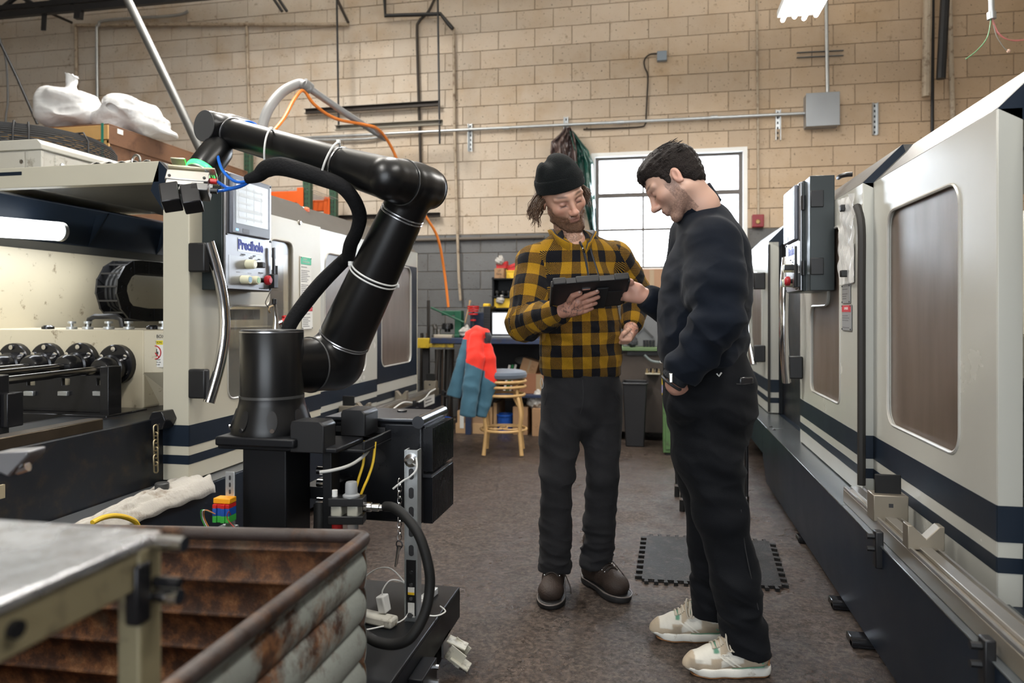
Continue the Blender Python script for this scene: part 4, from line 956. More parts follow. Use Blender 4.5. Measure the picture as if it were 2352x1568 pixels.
def cutnear(g, c, d, rad, off=0.):
    d = np.array(d, float) / np.linalg.norm(d); c = np.array(c, float) + d * off; sl_, x, y, z = g.sub(c - rad, c + rad); pl = (x - c[0]) * d[0] + (y - c[1]) * d[1] + (z - c[2]) * d[2]; near = ((x - c[0]) ** 2 + (y - c[1]) ** 2 + (z - c[2]) ** 2) < rad * rad * .8; g.V[sl_] = np.where(near, np.maximum(g.V[sl_], pl), g.V[sl_])
def smooth_v(v, f, it=2, lam=.5):
    e = np.concatenate([f[:, [0, 1]], f[:, [1, 2]], f[:, [2, 3]], f[:, [3, 0]]]); e = np.concatenate([e, e[:, ::-1]])
    n = np.bincount(e[:, 0], minlength=len(v))[:, None]
    for k in range(it):
        s = np.stack([np.bincount(e[:, 0], v[e[:, 1], i], len(v)) for i in range(3)], 1); v = v + (lam if k % 2 == 0 else -lam * .0 + lam * .6) * (s / np.maximum(n, 1) - v)
    return v
def vnormals(v, f):
    n = np.cross(v[f[:, 2]] - v[f[:, 0]], v[f[:, 3]] - v[f[:, 1]]); o = np.zeros_like(v)
    for k in range(4): 
        for i in range(3): o[:, i] += np.bincount(f[:, k], n[:, i], len(v))
    return o / (np.linalg.norm(o, axis=1)[:, None] + 1e-12)
def qmesh(name, v, f, m, parent=None, uv=None, cols=None, keep_org=None):
    me = bpy.data.meshes.new(name); v = np.asarray(v, float)
    if parent is None:
        lo, hi = v.min(0), v.max(0); org = Vector(((lo[0] + hi[0]) / 2, (lo[1] + hi[1]) / 2, lo[2]))
    else: org = ORG.get(parent.name, Vector((0, 0, 0)))
    vv = (v - np.array(org)).astype(np.float32)
    me.vertices.add(len(vv)); me.vertices.foreach_set('co', vv.ravel())
    me.loops.add(f.size); me.loops.foreach_set('vertex_index', f.ravel().astype(np.int32))
    me.polygons.add(len(f)); me.polygons.foreach_set('loop_start', (np.arange(len(f)) * 4).astype(np.int32))
    try: me.polygons.foreach_set('loop_total', np.full(len(f), 4, np.int32))
    except Exception: pass
    me.update(calc_edges=True); me.validate(); me.shade_smooth()
    if uv is not None: l = me.uv_layers.new(name='UVMap'); l.data.foreach_set('uv', uv.astype(np.float32).ravel())
    if cols is not None:
        for cn, cv in cols.items():
            at = me.attributes.new(cn, 'FLOAT_COLOR', 'POINT'); q = np.ones((len(vv), 4), np.float32); q[:, :cv.shape[1]] = cv; at.data.foreach_set('color', q.ravel())
    o = bpy.data.objects.new(name, me); C.objects.link(o); me.materials.append(m)
    if parent is None: o.location = org
    else: o.parent = parent
    ORG[o.name] = org
    return o
def vnoise(p, sc, seed=0):
    """cheap smooth pseudo-noise from summed sines, in -1..1"""
    r = np.random.RandomState(seed); o = np.zeros(len(p))
    for k in range(6):
        d = r.normal(size=3); d *= sc * (1 + .35 * k) / np.linalg.norm(d); o += np.sin(p @ d + r.uniform(0, 6.28)) / (1 + .35 * k)
    return o / 2.6
# ------------------------------------------------------------------ robot arm on its cart
RV, FV, UP = Vector((CA, SA, 0)), Vector((-SA, CA, 0)), Vector((0, 0, 1))
AXI = (RV * .5 + FV * .866).normalized(); PV = (RV * .866 - FV * .5).normalized()   # joint axis, in-plane horizontal
RBK = mat('robot_black', (.0045, .0045, .005), .33, 0, .1, 6, spec=.42)
RING = mat('robot_ring', (.42, .42, .43), .28, .9, .1)
GLOW = mat('green_status_light', (.02, .5, .05), .3, 0, 0, emit=((.03, 1, .12), 5))
Bp = atz(625, 990, 2.25); Bz = Vector((Bp.x, Bp.y, 0))
T_ = thing('industrial_robot', Vector((Bp.x, Bp.y, .83)), 'black six-axis robot arm reaching left with a pneumatic gripper and green status light', 'robot arm')
bz = lambda y: 1.2 - (y - HY) / F * 2.25
P_ = lambda z, d=0., s=0.: Bz + AXI * d + PV * s + UP * z
MB().lathe(P_(bz(990)), UP, [(.122, 0), (.122, .010), (.119, .022), (.112, .05), (.101, .085), (.098, .100), (.098, .108)], 48).build('base', RBK, T_, ang=.9)
for a in range(8):
    v = (RV * math.cos(a * PI / 4 + .32) + FV * math.sin(a * PI / 4 + .32)); bb = T_.children[0]
    c = P_(bz(990) + .045) + v * .112
    MB().lathe(c, v * 1 + UP * .32, [(.016, -.004), (.016, .0035), (.011, .004)], 16, el=2.0).build('bolt_pocket', BLACKP, bb)
    MB().cyl(P_(bz(990) + .02) + v * .115, P_(bz(990) + .02) + v * .127, .007, n=8).build('bolt', CHROME, bb)
MB().lathe(P_(bz(990) + .108), UP, [(.0985, 0), (.0985, .008)], 48).build('base_ring', mat('robot_ring_dark', (.10, .10, .10), .3, .6), T_)
z0 = bz(990) + .116; zt = bz(757)
MB().lathe(P_(z0), UP, [(.096, 0), (.0965, zt - z0 - .004), (.094, zt - z0)], 48).build('shoulder', RBK, T_, ang=.9)
MB().lathe(P_(zt - .008), UP, [(.0972, 0), (.0972, .004)], 48).build('shoulder_ring', RING, T_)
d2, zs = .27, 1.026
E = P_(1.61, d2, .3575); E2 = E - AXI * .13
def casting(name, lo, hi, fn, h=.004):
    g = SDF(lo, hi, h); fn(g); v, f = g.mesh(); v = smooth_v(v, f, 3); return qmesh(name, v, f, RBK, T_)
def bounds(pts, pad):
    q = np.array([list(p) for p in pts]); return q.min(0) - pad, q.max(0) + pad
S0, S1 = P_(zs), P_(zs, d2)
ud = (E - S1).normalized()
lo, hi = bounds([S0, P_(zs, d2 + .1), S1 + ud * .16], .11)
casting('shoulder_housing', lo, hi, lambda g: g.cone(P_(zs, .05), P_(zs, .16), .088, .090, .0).cone(P_(zs, .185), P_(zs, d2 + .045), .068, .068, .0).cone(P_(zs, .17), P_(zs, d2 + .02), .091, .091, .004).cone(S1, S1 + ud * .075, .086, .0875, .03).plane(P_(zs, d2 + .092), AXI).plane(S1 + ud * .1, ud), .0045)
MB().ring(P_(zs, .158), AXI, .0915, .003, 40).build('joint_seam', mat('robot_ring_dark', (.10, .10, .10), .3, .6), T_)
ua = MB().lathe(S1 + ud * .095, ud, [(.0875, 0), (.089, .02), (.086, .12), (.0735, .46), (.0715, .485)], 44).build('upper_arm', RBK, T_, ang=.9)
L_ua = (E - S1).length
for q, r in ((.092, .0895), (.100, .0893)): MB().lathe(S1 + ud * q, ud, [(r, 0), (r + .0012, .002), (r, .005)], 44).build('collar', RING, T_)
for q in (.572, .582): MB().lathe(S1 + ud * q, ud, [(.0728, 0), (.074, .002), (.0728, .005)], 44).build('collar', RING, T_)
fd = (atz(512, 300, 2.55) - E2); fl = fd.length; fd.normalize()
lo, hi = bounds([E - ud * .12, E + AXI * .1, E2 - AXI * .1, E2 + fd * .25], .10)
casting('elbow_upper', lo, hi, lambda g: g.cone(E - ud * .095, E, .0715, .072, 0).cone(E - AXI * .045, E + AXI * .05, .0735, .0725, .012).plane(E - AXI * .068, -AXI).plane(E - ud * .105, -ud).plane(E + AXI * .088, AXI))
MB().lathe(E + AXI * .085, AXI, [(.066, 0), (.064, .004)], 36).build('elbow_cap', mat('robot_cap', (.014, .014, .015), .5), T_)
casting('elbow_fore', lo, hi, lambda g: g.cone(E2 - AXI * .005, E2 + AXI * .05, .066, .0715, 0).cone(E2, E2 + fd * .22, .066, .0565, .004).plane(E2 + AXI * .060, AXI).plane(E2 + fd * .20, fd))
MB().ring(E - AXI * .070, AXI, .072, .0022, 40).build('joint_seam', mat('robot_ring_dark', (.10, .10, .10), .3, .6), T_)
MB().lathe(E2 + fd * .205, fd, [(.0570, 0), (.0565, .02), (.0515, fl - .27), (.0505, fl - .255)], 40).build('forearm', RBK, T_, ang=.9)
for q, dr in ((.200, .0035), (fl - .055, 0)): MB().lathe(E2 + fd * q, fd, [(.0545 + dr, 0), (.0555 + dr, .003), (.0545 + dr, .007)], 40).build('collar', RING, T_)
Wp = E2 + fd * fl
lo, hi = bounds([Wp - AXI * .13, Wp + AXI * .16, Wp - fd * .06], .08)
casting('wrist_pitch', lo, hi, lambda g: g.cone(Wp - AXI * .05, Wp + AXI * .02, .0565, .0565, 0).cone(Wp, Wp - fd * .05, .051, .051, .02).cone(Wp + AXI * .03 + UP * .012, Wp + AXI * .09 + UP * .012, .054, .054, .008).plane(Wp - AXI * .078, -AXI).plane(Wp + AXI * .118, AXI).plane(Wp - fd * .052, -fd), .0035)
MB().lathe(Wp - AXI * .0765, -AXI, [(.0545, 0), (.0535, .003)], 36).build('wrist_cap', mat('robot_cap_grey', (.045, .045, .046), .6), T_)
MB().lathe(Wp - AXI * .02 - UP * .052, -UP, [(.040, 0), (.040, .006)], 30).build('status_light', GLOW, T_)
w0, w1 = atz(498, 348, 2.50), atz(462, 396, 2.44); wd = (w1 - w0).normalized()
MB().lathe(w0 - wd * .03, wd, [(.044, 0), (.052, .02), (.0535, .05), (.0535, (w1 - w0).length + .01), (.051, (w1 - w0).length + .02)], 36).build('wrist_roll', RBK, T_, ang=.9)
k_ = (w1 - w0).length + .02
MB().lathe(w0 + wd * (k_ - .03 - .0), wd, [(.0525, 0), (.0535, .006), (.0525, .014)], 36).build('status_light', GLOW, T_)
g0 = w0 + wd * (k_ - .02)
MB().lathe(g0, wd, [(.048, 0), (.048, .012)], 30).build('tool_flange', GALV, T_)
gx = (RV * .985 - UP * .05 + FV * .16).normalized(); gn = (wd - gx * wd.dot(gx)).normalized(); gy = gx.cross(gn)
GR = Matrix((gx, gy, gn)).transposed(); gc = g0 + gn * .012 - gx * .030
G_ = lambda x, y, z: gc + gx * x + gy * y + gn * z
zinc = mat('zinc_plate', (.55, .50, .36), .35, .8, .1)
MB().box(G_(.01, 0, .004), (.15, .085, .007), GR).build('mount_plate', zinc, T_, .002)
MB().box(g0 - gx * .075 - gn * .03, (.05, .06, .006), GR).build('side_plate', zinc, T_, .003)
gb = MB().box(G_(0, 0, .032), (.137, .062, .042), GR).build('gripper', ALUT, T_, .003)
MB().box(G_(0, -.0, .009), (.125, .05, .012), GR).build('gripper_top', ALUT, gb, .002)
MB().box(G_(-.004, .0, .060), (.120, .052, .018), GR).build('jaw_slide', ALUT, gb, .002)
for x in (-.055, .055): MB().cyl(G_(x, -.031, .04), G_(x, -.034, .04), .005, n=8).build('screw', BLACKP, gb); MB().cyl(G_(x, .031, .04), G_(x, .034, .04), .005, n=8).build('screw', BLACKP, gb)
MB().box(G_(.045, .0, .075), (.055, .06, .03), GR).build('valve_block', mat('dark_aluminium', (.2, .2, .2), .35, .8), gb, .003)
for x, nm in ((-.043, 'jaw'), (.022, 'jaw')): MB().box(G_(x, 0, .106), (.058, .060, .082), GR @ Matrix.Rotation(.3, 3, 'Y')).build(nm, BLACKOIL, gb, .004)
MB().cyl(G_(-.016, -.02, .07), G_(-.024, -.02, .125), .004).build('guide_pin', CHROME, gb)
for x, z, m in ((.07, .034, REDP), (.078, .076, BLACKP)):
    MB().cyl(G_(x, -.012, z), G_(x + .022, -.012, z), .010, n=12).build('air_fitting', m, gb)
BT = mat('blue_air_tube', (.01, .12, .55), .3, 0, .05)
def rt(name, pts, r, m, n=10, sm=6, par=T_): return MB().tube([atz(*p) for p in pts], r, n, smooth=sm).build(name, m, par)
f1, f2 = G_(.092, -.012, .034), G_(.10, -.012, .076)
for pts in ([f1, atz(530, 432, 2.42), atz(575, 415, 2.36), atz(610, 385, 2.34)], [f2, atz(520, 436, 2.42), atz(560, 425, 2.36), atz(605, 392, 2.33)],
            [atz(504, 338, 2.50), atz(501, 362, 2.44), atz(514, 395, 2.40), atz(545, 418, 2.36), atz(585, 410, 2.34), atz(600, 395, 2.33)],
            [atz(545, 290, 2.56), atz(565, 280, 2.58), atz(585, 284, 2.56), atz(596, 300, 2.52)]):
    MB().tube(pts, .0052, 8, smooth=6).build('air_tube', BT, T_)
FAB = mat('black_cable_sleeve', (.007, .007, .0078), .85, 0, .25, 30, bump=.4, bscale=120, spec=.2)
sl_pts = [(566, 412, 2.32), (592, 404, 2.31), (612, 388, 2.30), (645, 382, 2.27), (700, 396, 2.24), (748, 412, 2.22), (785, 428, 2.20), (812, 458, 2.22), (826, 495, 2.26), (820, 530, 2.30), (806, 560, 2.36), (800, 592, 2.42)]
MB().tube([atz(*p) for p in sl_pts], [.014, .021, .028, .030, .028, .026, .023, .023, .023, .022, .023, .023], 16, smooth=6).build('cable_sleeve', FAB, T_)
MB().tube([atz(*p) for p in ((800, 590, 2.42), (782, 606, 2.46), (740, 648, 2.45), (705, 690, 2.43), (672, 735, 2.40), (655, 775, 2.38))], [.023, .024, .026, .026, .024, .022], 16, smooth=6).build('cable_sleeve', FAB, T_)
TIE = mat('white_zip_tie', (.66, .66, .64), .45, 0, .05)
def tie(c, axis, r, el=1., head=None, parent=T_):
    x, y, d = frame_of(axis); n = 36
    o = MB().tube([c + x * r * math.cos(2 * PI * k / n) + y * r * el * math.sin(2 * PI * k / n) for k in range(n)], .0032, 6, closed=True).build('zip_tie', TIE, parent)
    if head is not None: MB().box(head, (.011, .011, .009)).build('tie_head', TIE, o, .002)
for px, y0, y1, zc in ((619, 300, 392, 2.37), (758, 330, 416, 2.25)):
    sft = 4 if px < 700 else 18
    c = (atz(px + sft, y0, zc) + atz(px - sft, y1, zc)) / 2 + FV * .008; up = (atz(px + sft, y0, zc) - atz(px - sft, y1, zc)); h = up.length / 2; up.normalize()
    n = 40; o = MB().tube([c + up * (h + .004) * math.cos(2 * PI * k / n) + (-FV) * .056 * math.sin(2 * PI * k / n) for k in range(n)], .0034, 6, closed=True).build('zip_tie', TIE, T_)
    MB().box(c + up * (h + .006) - FV * .01, (.012, .012, .012)).build('tie_head', TIE, o, .002)
    MB().box(c - up * (h + .003) - FV * .02, (.010, .010, .016)).build('tie_head', TIE, o, .002)
for q in (.345, .358): tie(S1 + ud * q, ud, .0815)
pp_ = (RV - ud * RV.dot(ud)).normalized(); MB().box(S1 + ud * .352 + pp_ * .084, (.013, .013, .013)).build('tie_head', TIE, T_, .002); MB().box(S1 + ud * .352 - pp_ * .086, (.013, .013, .016)).build('tie_head', TIE, T_, .002)
# ---- cart: deck, casters, pedestal, brackets
DZ = .20
cart = thing('robot_cart', (-1.18, 2.07, 0), 'low black steel cart carrying the robot arm pedestal', 'cart')
MB().bx(-1.66, -.70, 1.63, 2.52, DZ - .012, DZ).build('deck', mat('deck_black', (.006, .007, .009), .45, 0, .15, 6, spec=.35), cart, .004)
MB().bx(-.715, -.70, 1.63, 2.52, DZ - .11, DZ - .012).build('skirt', BLACKM, cart); MB().bx(-1.66, -1.645, 1.63, 2.52, DZ - .11, DZ - .012).build('skirt', BLACKM, cart)
MB().bx(-1.645, -.715, 2.505, 2.52, DZ - .11, DZ - .012).build('skirt', BLACKM, cart); MB().bx(-1.645, -.715, 1.63, 1.645, DZ - .11, DZ - .012).build('skirt', BLACKM, cart)
br = MB().bx(-.70, -.655, 1.96, 2.10, DZ - .14, DZ - .055).build('leveller_bracket', BLACKM, cart, .003)
for z in (DZ - .075, DZ - .12): MB().cyl((-.655, 2.08, z), (-.643, 2.08, z), .008, n=8).build('bolt', CHROME, br)
MB().cyl((-.675, 2.0, 0), (-.675, 2.0, DZ - .09), .014, n=12).build('leveller', BLACKM, cart)
MB().cyl((-.675, 2.0, 0), (-.675, 2.0, .02), .035, n=16).build('leveller_foot', BLACKP, cart)
for x, y, v in ((-.74, 2.36, 1), (-1.60, 2.36, 0), (-.74, 1.72, 0), (-1.60, 1.72, 0)):
    w = MB().lathe((x - .02, y, .045), (1, 0, 0), [(.02, 0), (.045, .004), (.045, .036), (.02, .04)], 22).build('caster_wheel', RUBBER, cart)
    MB().bx(x - .035, x - .028, y - .03, y + .03, .03, .10).build('caster_fork', GALV, w); MB().bx(x + .028, x + .035, y - .03, y + .03, .03, .10).build('caster_fork', GALV, w)
    MB().bx(x - .04, x + .04, y - .04, y + .04, .09, .098).build('caster_plate', GALV, w)
    if v:
        pm = mat('caster_pedal', (.48, .46, .38), .45, 0, .2, 20, dirt=((.12, .1, .07), .3, 30))
        MB().box((x + .085, y - .03, .085), (.07, .05, .006), Matrix.Rotation(.35, 3, 'Y')).build('caster_pedal', pm, w, .002)
        MB().box((x + .105, y - .06, .038), (.07, .055, .006), Matrix.Rotation(.55, 3, 'Y')).build('caster_pedal', pm, w, .002)
        for s in (-.03, .03): MB().box((x + .09, y - .045 + s, .06), (.06, .004, .05), Matrix.Rotation(.6, 3, 'Y')).build('pedal_cheek', pm, w)
MB().bx(-1.235, -1.09, 1.975, 2.13, DZ, .80).build('pedestal', BLACKM, cart, .004)
MB().bx(-1.30, -1.04, 1.93, 2.19, .80, .828).build('top_plate', BLACKM, cart, .006)
MB().bx(-1.31, -.92, 1.96, 2.16, .785, .80).build('tray', BLACKM, cart, .004)
MB().bx(-.985, -.955, 2.0, 2.06, DZ, .785).build('side_post', BLACKM, cart, .003)
def chblock(x0, x1, y0, y1, z0, z1, c):
    return MB().prism([(x0, y0, z0), (x1, y0, z0), (x1, y0, z1 - c), (x1 - c, y0, z1), (x0 + c * .4, y0, z1), (x0, y0, z1 - c)], (0, y1 - y0, 0))
chblock(-1.065, -.955, 1.95, 2.03, .785, .878, .012).build('pendant_bracket', BLACKP, cart, .004)
chblock(-1.0, -.915, 2.16, 2.27, .80, .885, .012).build('pendant_bracket', BLACKP, cart, .004)
MB().bx(-1.06, -.86, 2.03, 2.25, .775, .785).build('pendant_tray', BLACKM, cart, .003)
MB().bx(-.87, -.86, 2.03, 2.25, .785, .81).build('tray_lip', BLACKM, cart, .002)
gl = MB()
for k, z in enumerate((.70, .66)):
    MB().cyl((-1.05, 2.10, z), (-1.0, 2.10, z), .013, n=12).build('cable_gland', CHROME, cart)
MB().cyl((-1.05, 2.10, .60), (-.98, 2.10, .60), .016, n=12).build('cable_gland', CHROME, cart)
MB().tube([(-1.03, 2.08, .60), (-1.02, 2.06, .54), (-1.025, 2.05, .44), (-1.03, 2.05, .30), (-1.03, 2.05, .22)], .022, 12, smooth=5).build('corrugated_hose', RUBBER, cart)
MB().bx(-1.12, -1.02, 2.13, 2.31, .60, .64).build('cabinet_bracket', BLACKM, cart, .003)
# ---- controller cabinet
cab = thing('controller_cabinet', (-.93, 2.42, .49), 'black finned robot controller cabinet with a round front handle', 'controller')
MB().bx(-1.10, -.765, 2.30, 2.56, .487, .83).build('case', mat('cabinet_black', (.012, .013, .016), .28, .3, .12), cab, .012)
MB().bx(-1.12, -.775, 2.29, 2.54, .83, .842).build('lid', mat('cabinet_lid', (.05, .055, .065), .3, .5, .1), cab, .004)
MB().lathe((-.90, 2.46, .842), UP, [(.018, 0), (.018, .005), (.012, .008)], 16).build('lid_plug', BLACKP, cab)
MB().cyl((-.778, 2.28, .833), (-.778, 2.56, .833), .021, n=24).build('edge_tube', mat('cabinet_tube', (.06, .065, .075), .22, .6, .1), cab)
fin = MB()
for k in range(18): fin.bx(-.768, -.735, 2.305 + .0145 * k, 2.311 + .0145 * k, .49, .645); fin.bx(-.768, -.735, 2.305 + .0145 * k, 2.311 + .0145 * k, .665, .81)
stuff(fin.build('cooling_fins', mat('cabinet_black', (.012, .013, .016), .28), cab, smooth=False))
MB().bx(-.768, -.738, 2.30, 2.56, .645, .655).build('fin_divider', mat('cabinet_tube', (.06, .065, .075), .22, .6), cab)
MB().bx(-1.08, -.90, 2.292, 2.30, .79, .81).build('cable_slot', INK, cab, .002)
YC = mat('yellow_cable', (.75, .48, .02), .45)
for pts in (((838, 1012), (835, 1060), (825, 1095), (818, 1120), (812, 1145)), ((862, 1014), (857, 1060), (846, 1095), (836, 1118), (825, 1145))):
    tag(MB().tube([atz(x, y, 2.24 - .01 * i) for i, (x, y) in enumerate(pts)], .0042, 8, smooth=5).build('yellow_cable', YC), 'left yellow cable hanging from the controller cabinet' if pts[0][0] == 838 else 'right yellow cable hanging from the controller cabinet', 'cable')
tag(MB().tube([atz(x, y, z) for x, y, z in ((856, 1012, 2.24), (842, 1040, 2.2), (815, 1062, 2.14), (790, 1073, 2.1), (762, 1080, 2.08), (735, 1084, 2.08))], .005, 8, smooth=5).build('grey_cable', mat('light_grey_cable', (.42, .42, .40), .5)), 'light grey cable curving from the controller cabinet to the pedestal', 'cable')
# ---- air preparation unit, hose
ap = thing('air_regulator', atz(805, 1175, 2.1), 'air regulator unit with grey knob and clear bowls beside the black post', 'air regulator')
q = lambda x, y, z=2.10: atz(x, y, z)
for y in (1149, 1190): MB().beam(q(758, y), q(838, y), .05, .024).build('rail', BLACKP, ap, .002)
for x in (778, 815): MB().box(q(x, 1170), (.034, .04, .034)).build('body', mat('regulator_body', (.5, .49, .42), .35, .2, .1), ap, .004)
MB().lathe(q(807, 1142), UP, [(.025, 0), (.025, .008), (.018, .012), (.0175, .040), (.015, .046)], 20).build('knob', mat('knob_grey', (.28, .29, .30), .45), ap)
MB().cyl(q(769, 1142), q(769, 1125), .008).build('port', WHITEP, ap)
MB().lathe(q(810, 1198), -UP, [(.017, 0), (.017, .025), (.010, .034)], 18).build('bowl', mat('clear_bowl', (.8, .8, .8), .1, trans=.8), ap)
MB().lathe(q(775, 1198), -UP, [(.016, 0), (.016, .03), (.009, .036)], 18).build('bowl', REDP, ap)
MB().lathe(q(836, 1163), q(892, 1166) - q(836, 1163), [(.012, 0), (.014, .004), (.014, .022), (.011, .024), (.012, .044), (.009, .046), (.009, .064)], 14).build('coupling', CHROME, ap)
hp = [(884, 1163, 2.10), (905, 1166, 2.08), (935, 1190, 2.05), (965, 1235, 2.02), (984, 1300, 2.0), (987, 1350, 1.99), (975, 1410, 1.97), (945, 1462, 1.95), (910, 1479, 1.96), (870, 1475, 1.98), (845, 1462, 2.0), (815, 1440, 2.02)]
hp = [Vector((p.x, p.y, max(p.z, DZ + .018))) for p in [atz(*a) for a in hp]]
tag(MB().tube(hp, .0145, 14, smooth=8).build('air_hose', RUBBER), 'thick black rubber air hose looping from the regulator down to the cart deck', 'hose')
# ---- slotted strut post with chain and pin
sx_, sy_ = -.775, 2.20
sp = thing('strut_post', (sx_, sy_, DZ), 'upright slotted steel strut post on the cart deck', 'post')
for s in (-1, 1): MB().bx(sx_ + s * .020 - .002, sx_ + s * .020 + .002, sy_, sy_ + .04, DZ, .755).build('flange', GALV, sp)
MB().bx(sx_ - .02, sx_ + .02, sy_ + .004, sy_ + .007, DZ, .755).build('web', GALV, sp)
s_ = MB(); 
for k in range(5):
    z = .43 + .062 * k; s_.prism([(sx_ + a, sy_ + .003, z + b) for a, b in rrect(-.0085, .0085, -.018, .018, .008, 4)], (0, .001, 0))
stuff(s_.build('slots', INK, sp, smooth=False))
MB().bx(sx_ - .016, sx_ + .016, sy_ + .001, sy_ + .004, DZ + .02, .40).build('inner_strip', mat('strip_black', (.012, .012, .013), .3), sp)
for z in (.36, .32, .275): MB().cyl((sx_, sy_ + .002, z), (sx_, sy_ - .001, z), .006, n=10).build('hole_plug', CHROME, sp)
st = MB().bx(sx_ - .010, sx_ + .012, sy_ - .0005, sy_ + .001, .288, .312).build('sticker', PAPER, sp); MB().bx(sx_ - .010, sx_ + .012, sy_ - .001, sy_ - .0005, .288, .296).build('yellow_band', YELLOWP, st)
MB().bx(sx_ - .010, sx_ + .012, sy_ - .0005, sy_ + .001, .215, .262).build('sticker', PAPER, sp)
MB().lathe((sx_, sy_ + .004, .722), (0, -1, 0), [(.022, 0), (.022, .006), (.010, .007), (.010, .016)], 20).build('bolt_washer', CHROME, sp)
MB().cyl((sx_, sy_ + .004, .225), (sx_, sy_ - .010, .225), .010, n=6).build('bolt', CHROME, sp)
kp = thing('chain_and_pin', (sx_ - .03, sy_ - .02, .46), 'small steel chain with a quick-release pin hanging beside the strut post', 'chain')
first = None
for k in range(10):
    c = Vector((sx_ - .032, sy_ - .02, .655 - .0195 * k)); pts = []
    for a in range(12):
        t = 2 * PI * a / 12; x = .0065 * math.cos(t); z = .013 * math.sin(t); pts.append(c + (Vector((x, .002, z)) if k % 2 else Vector((x * .3, x, z))))
    MB().tube(pts, .0017, 5, closed=True).build('link', CHROME, kp)
MB().ring((sx_ - .032, sy_ - .02, .455), (.3, 1, 0), .012, .0022, 16, 6).build('ring', INK, kp)
MB().tube([(sx_ - .032, sy_ - .02, .45), (sx_ - .036, sy_ - .022, .43), (sx_ - .042, sy_ - .026, .385)], [.008, .0055, .004], 10).build('pin', CHROME, kp)
MB().tube([(sx_ + .022, sy_ - .01, .735), (sx_ + .026, sy_ - .02, .70), (sx_ + .005, sy_ - .024, .675), (sx_ - .02, sy_ - .022, .66), (sx_ - .05, sy_ - .03, .635)], .0032, 6, smooth=5).build('zip_tie', TIE, kp)
# ---- power strips, charger and cable on the deck
c0 = onZ(880, 1432, DZ)
pst = thing('power_strip', c0, 'dirty white power strip lying on the cart deck next to the bin', 'power strip')
RZ = Matrix.Rotation(-.25, 3, 'Z')
wp = mat('dirty_white_plastic', (.62, .60, .53), .5, 0, .12, 20, dirt=((.2, .16, .1), .25, 25))
MB().box(c0 + Vector((-.03, .0, .016)), (.16, .045, .032), RZ).build('body', wp, pst, .008)
ch = thing('usb_charger', c0 + Vector((-.005, .02, .033)), 'white cube USB charger plugged into the power strip', 'charger')
MB().box(c0 + Vector((-.002, .008, .062)), (.030, .034, .055), Matrix.Rotation(-.2, 3, 'Y') @ RZ).build('body', WHITEP, ch, .005)
ctop = c0 + Vector((-.005, .01, .085))
MB().tube([ctop, ctop + Vector((0, 0, .02)), ctop + Vector((.02, .02, .045)), ctop + Vector((.06, .04, .03)), ctop + Vector((.085, .05, -.02)), ctop + Vector((.07, 0, -.07)), ctop + Vector((0, -.06, -.077)), ctop + Vector((-.06, -.1, -.077))], .0024, 6, smooth=6).build('cable', WHITEP, ch)
MB().tube([ctop + Vector((-.14, .06, -.06)), ctop + Vector((-.09, .08, .03)), ctop + Vector((-.02, .1, .055)), ctop + Vector((.05, .09, .0)), ctop + Vector((.085, .06, -.06)), ctop + Vector((.15, .06, -.077)), ctop + Vector((.18, .1, -.077)), ctop + Vector((.15, .14, -.077))], .0024, 6, smooth=6).build('cable', WHITEP, ch)
c1 = onZ(972, 1386, DZ); p2 = thing('outlet_bar', c1, 'white outlet bar lying on the deck right of the strut post', 'power strip')
MB().box(c1 + Vector((0, 0, .012)), (.028, .19, .024), Matrix.Rotation(-.12, 3, 'Z')).build('body', mat('white_enamel', (.62, .63, .63), .35, .2), p2, .003)
for k in (-.055, -.01): MB().box(c1 + Vector((k * .12, k, .0245)), (.018, .03, .002), Matrix.Rotation(-.12, 3, 'Z')).build('socket', WHITEP, p2)
# ---- terminal blocks on a DIN rail left of the pedestal
tx = atz(528, 1100, 2.12); tb = thing('terminal_rail', Vector((tx.x, tx.y, DZ)), 'upright DIN rail with orange, blue and green terminal blocks left of the pedestal', 'terminal blocks')
MB().bx(tx.x - .015, tx.x + .015, tx.y, tx.y + .006, DZ, 1.2 - (1083 - HY) / F * 2.12).build('rail', GALV, tb, .001)
sl_ = MB()
for k in range(3): sl_.prism([(tx.x + a, tx.y - .0008, 1.2 - (1097 + 16 * k - HY) / F * 2.12 + b) for a, b in rrect(-.003, .003, -.007, .007, .003, 3)], (0, .0008, 0))
stuff(sl_.build('slots', INK, tb, smooth=False))
tzz = lambda y: 1.2 - (y - HY) / F * 2.12
OR = mat('orange_plastic', (.85, .35, .01), .4); GRN = mat('green_plastic', (.05, .42, .06), .4)
MB().bx(tx.x - .032, tx.x + .022, tx.y - .035, tx.y, tzz(1150), tzz(1138)).build('end_clamp', OR, tb, .002)
for k in range(4):
    x = tx.x - .030 + .013 * k
    for y0, y1, m in ((1160, 1151, REDP), (1177, 1160, BLUEP), (1192, 1177, GRN)): MB().bx(x, x + .012, tx.y - .042 + .004 * (k % 2), tx.y, tzz(y0), tzz(y1)).build('terminal', m, tb, .001)
MB().bx(tx.x - .02, tx.x + .03, tx.y - .03, tx.y + .0, tzz(1218), tzz(1203)).build('cable_tray', GALV, tb, .002)
for k, (m, dx) in enumerate(((GRN, -.04), (mat('wire_orange', (.6, .2, .05), .5), -.03), (WHITEP, -.035), (mat('wire_red', (.5, .05, .04), .5), .045))):
    MB().tube([Vector((tx.x - .02 + (.05 if k == 3 else 0), tx.y - .042, tzz(1172))), Vector((tx.x + dx - .01, tx.y - .06, tzz(1160))), Vector((tx.x + dx - .02, tx.y - .05, tzz(1180))), Vector((tx.x + dx * 1.2, tx.y - .045, tzz(1205)))], .0014, 5, smooth=5).build('wire', m, tb)
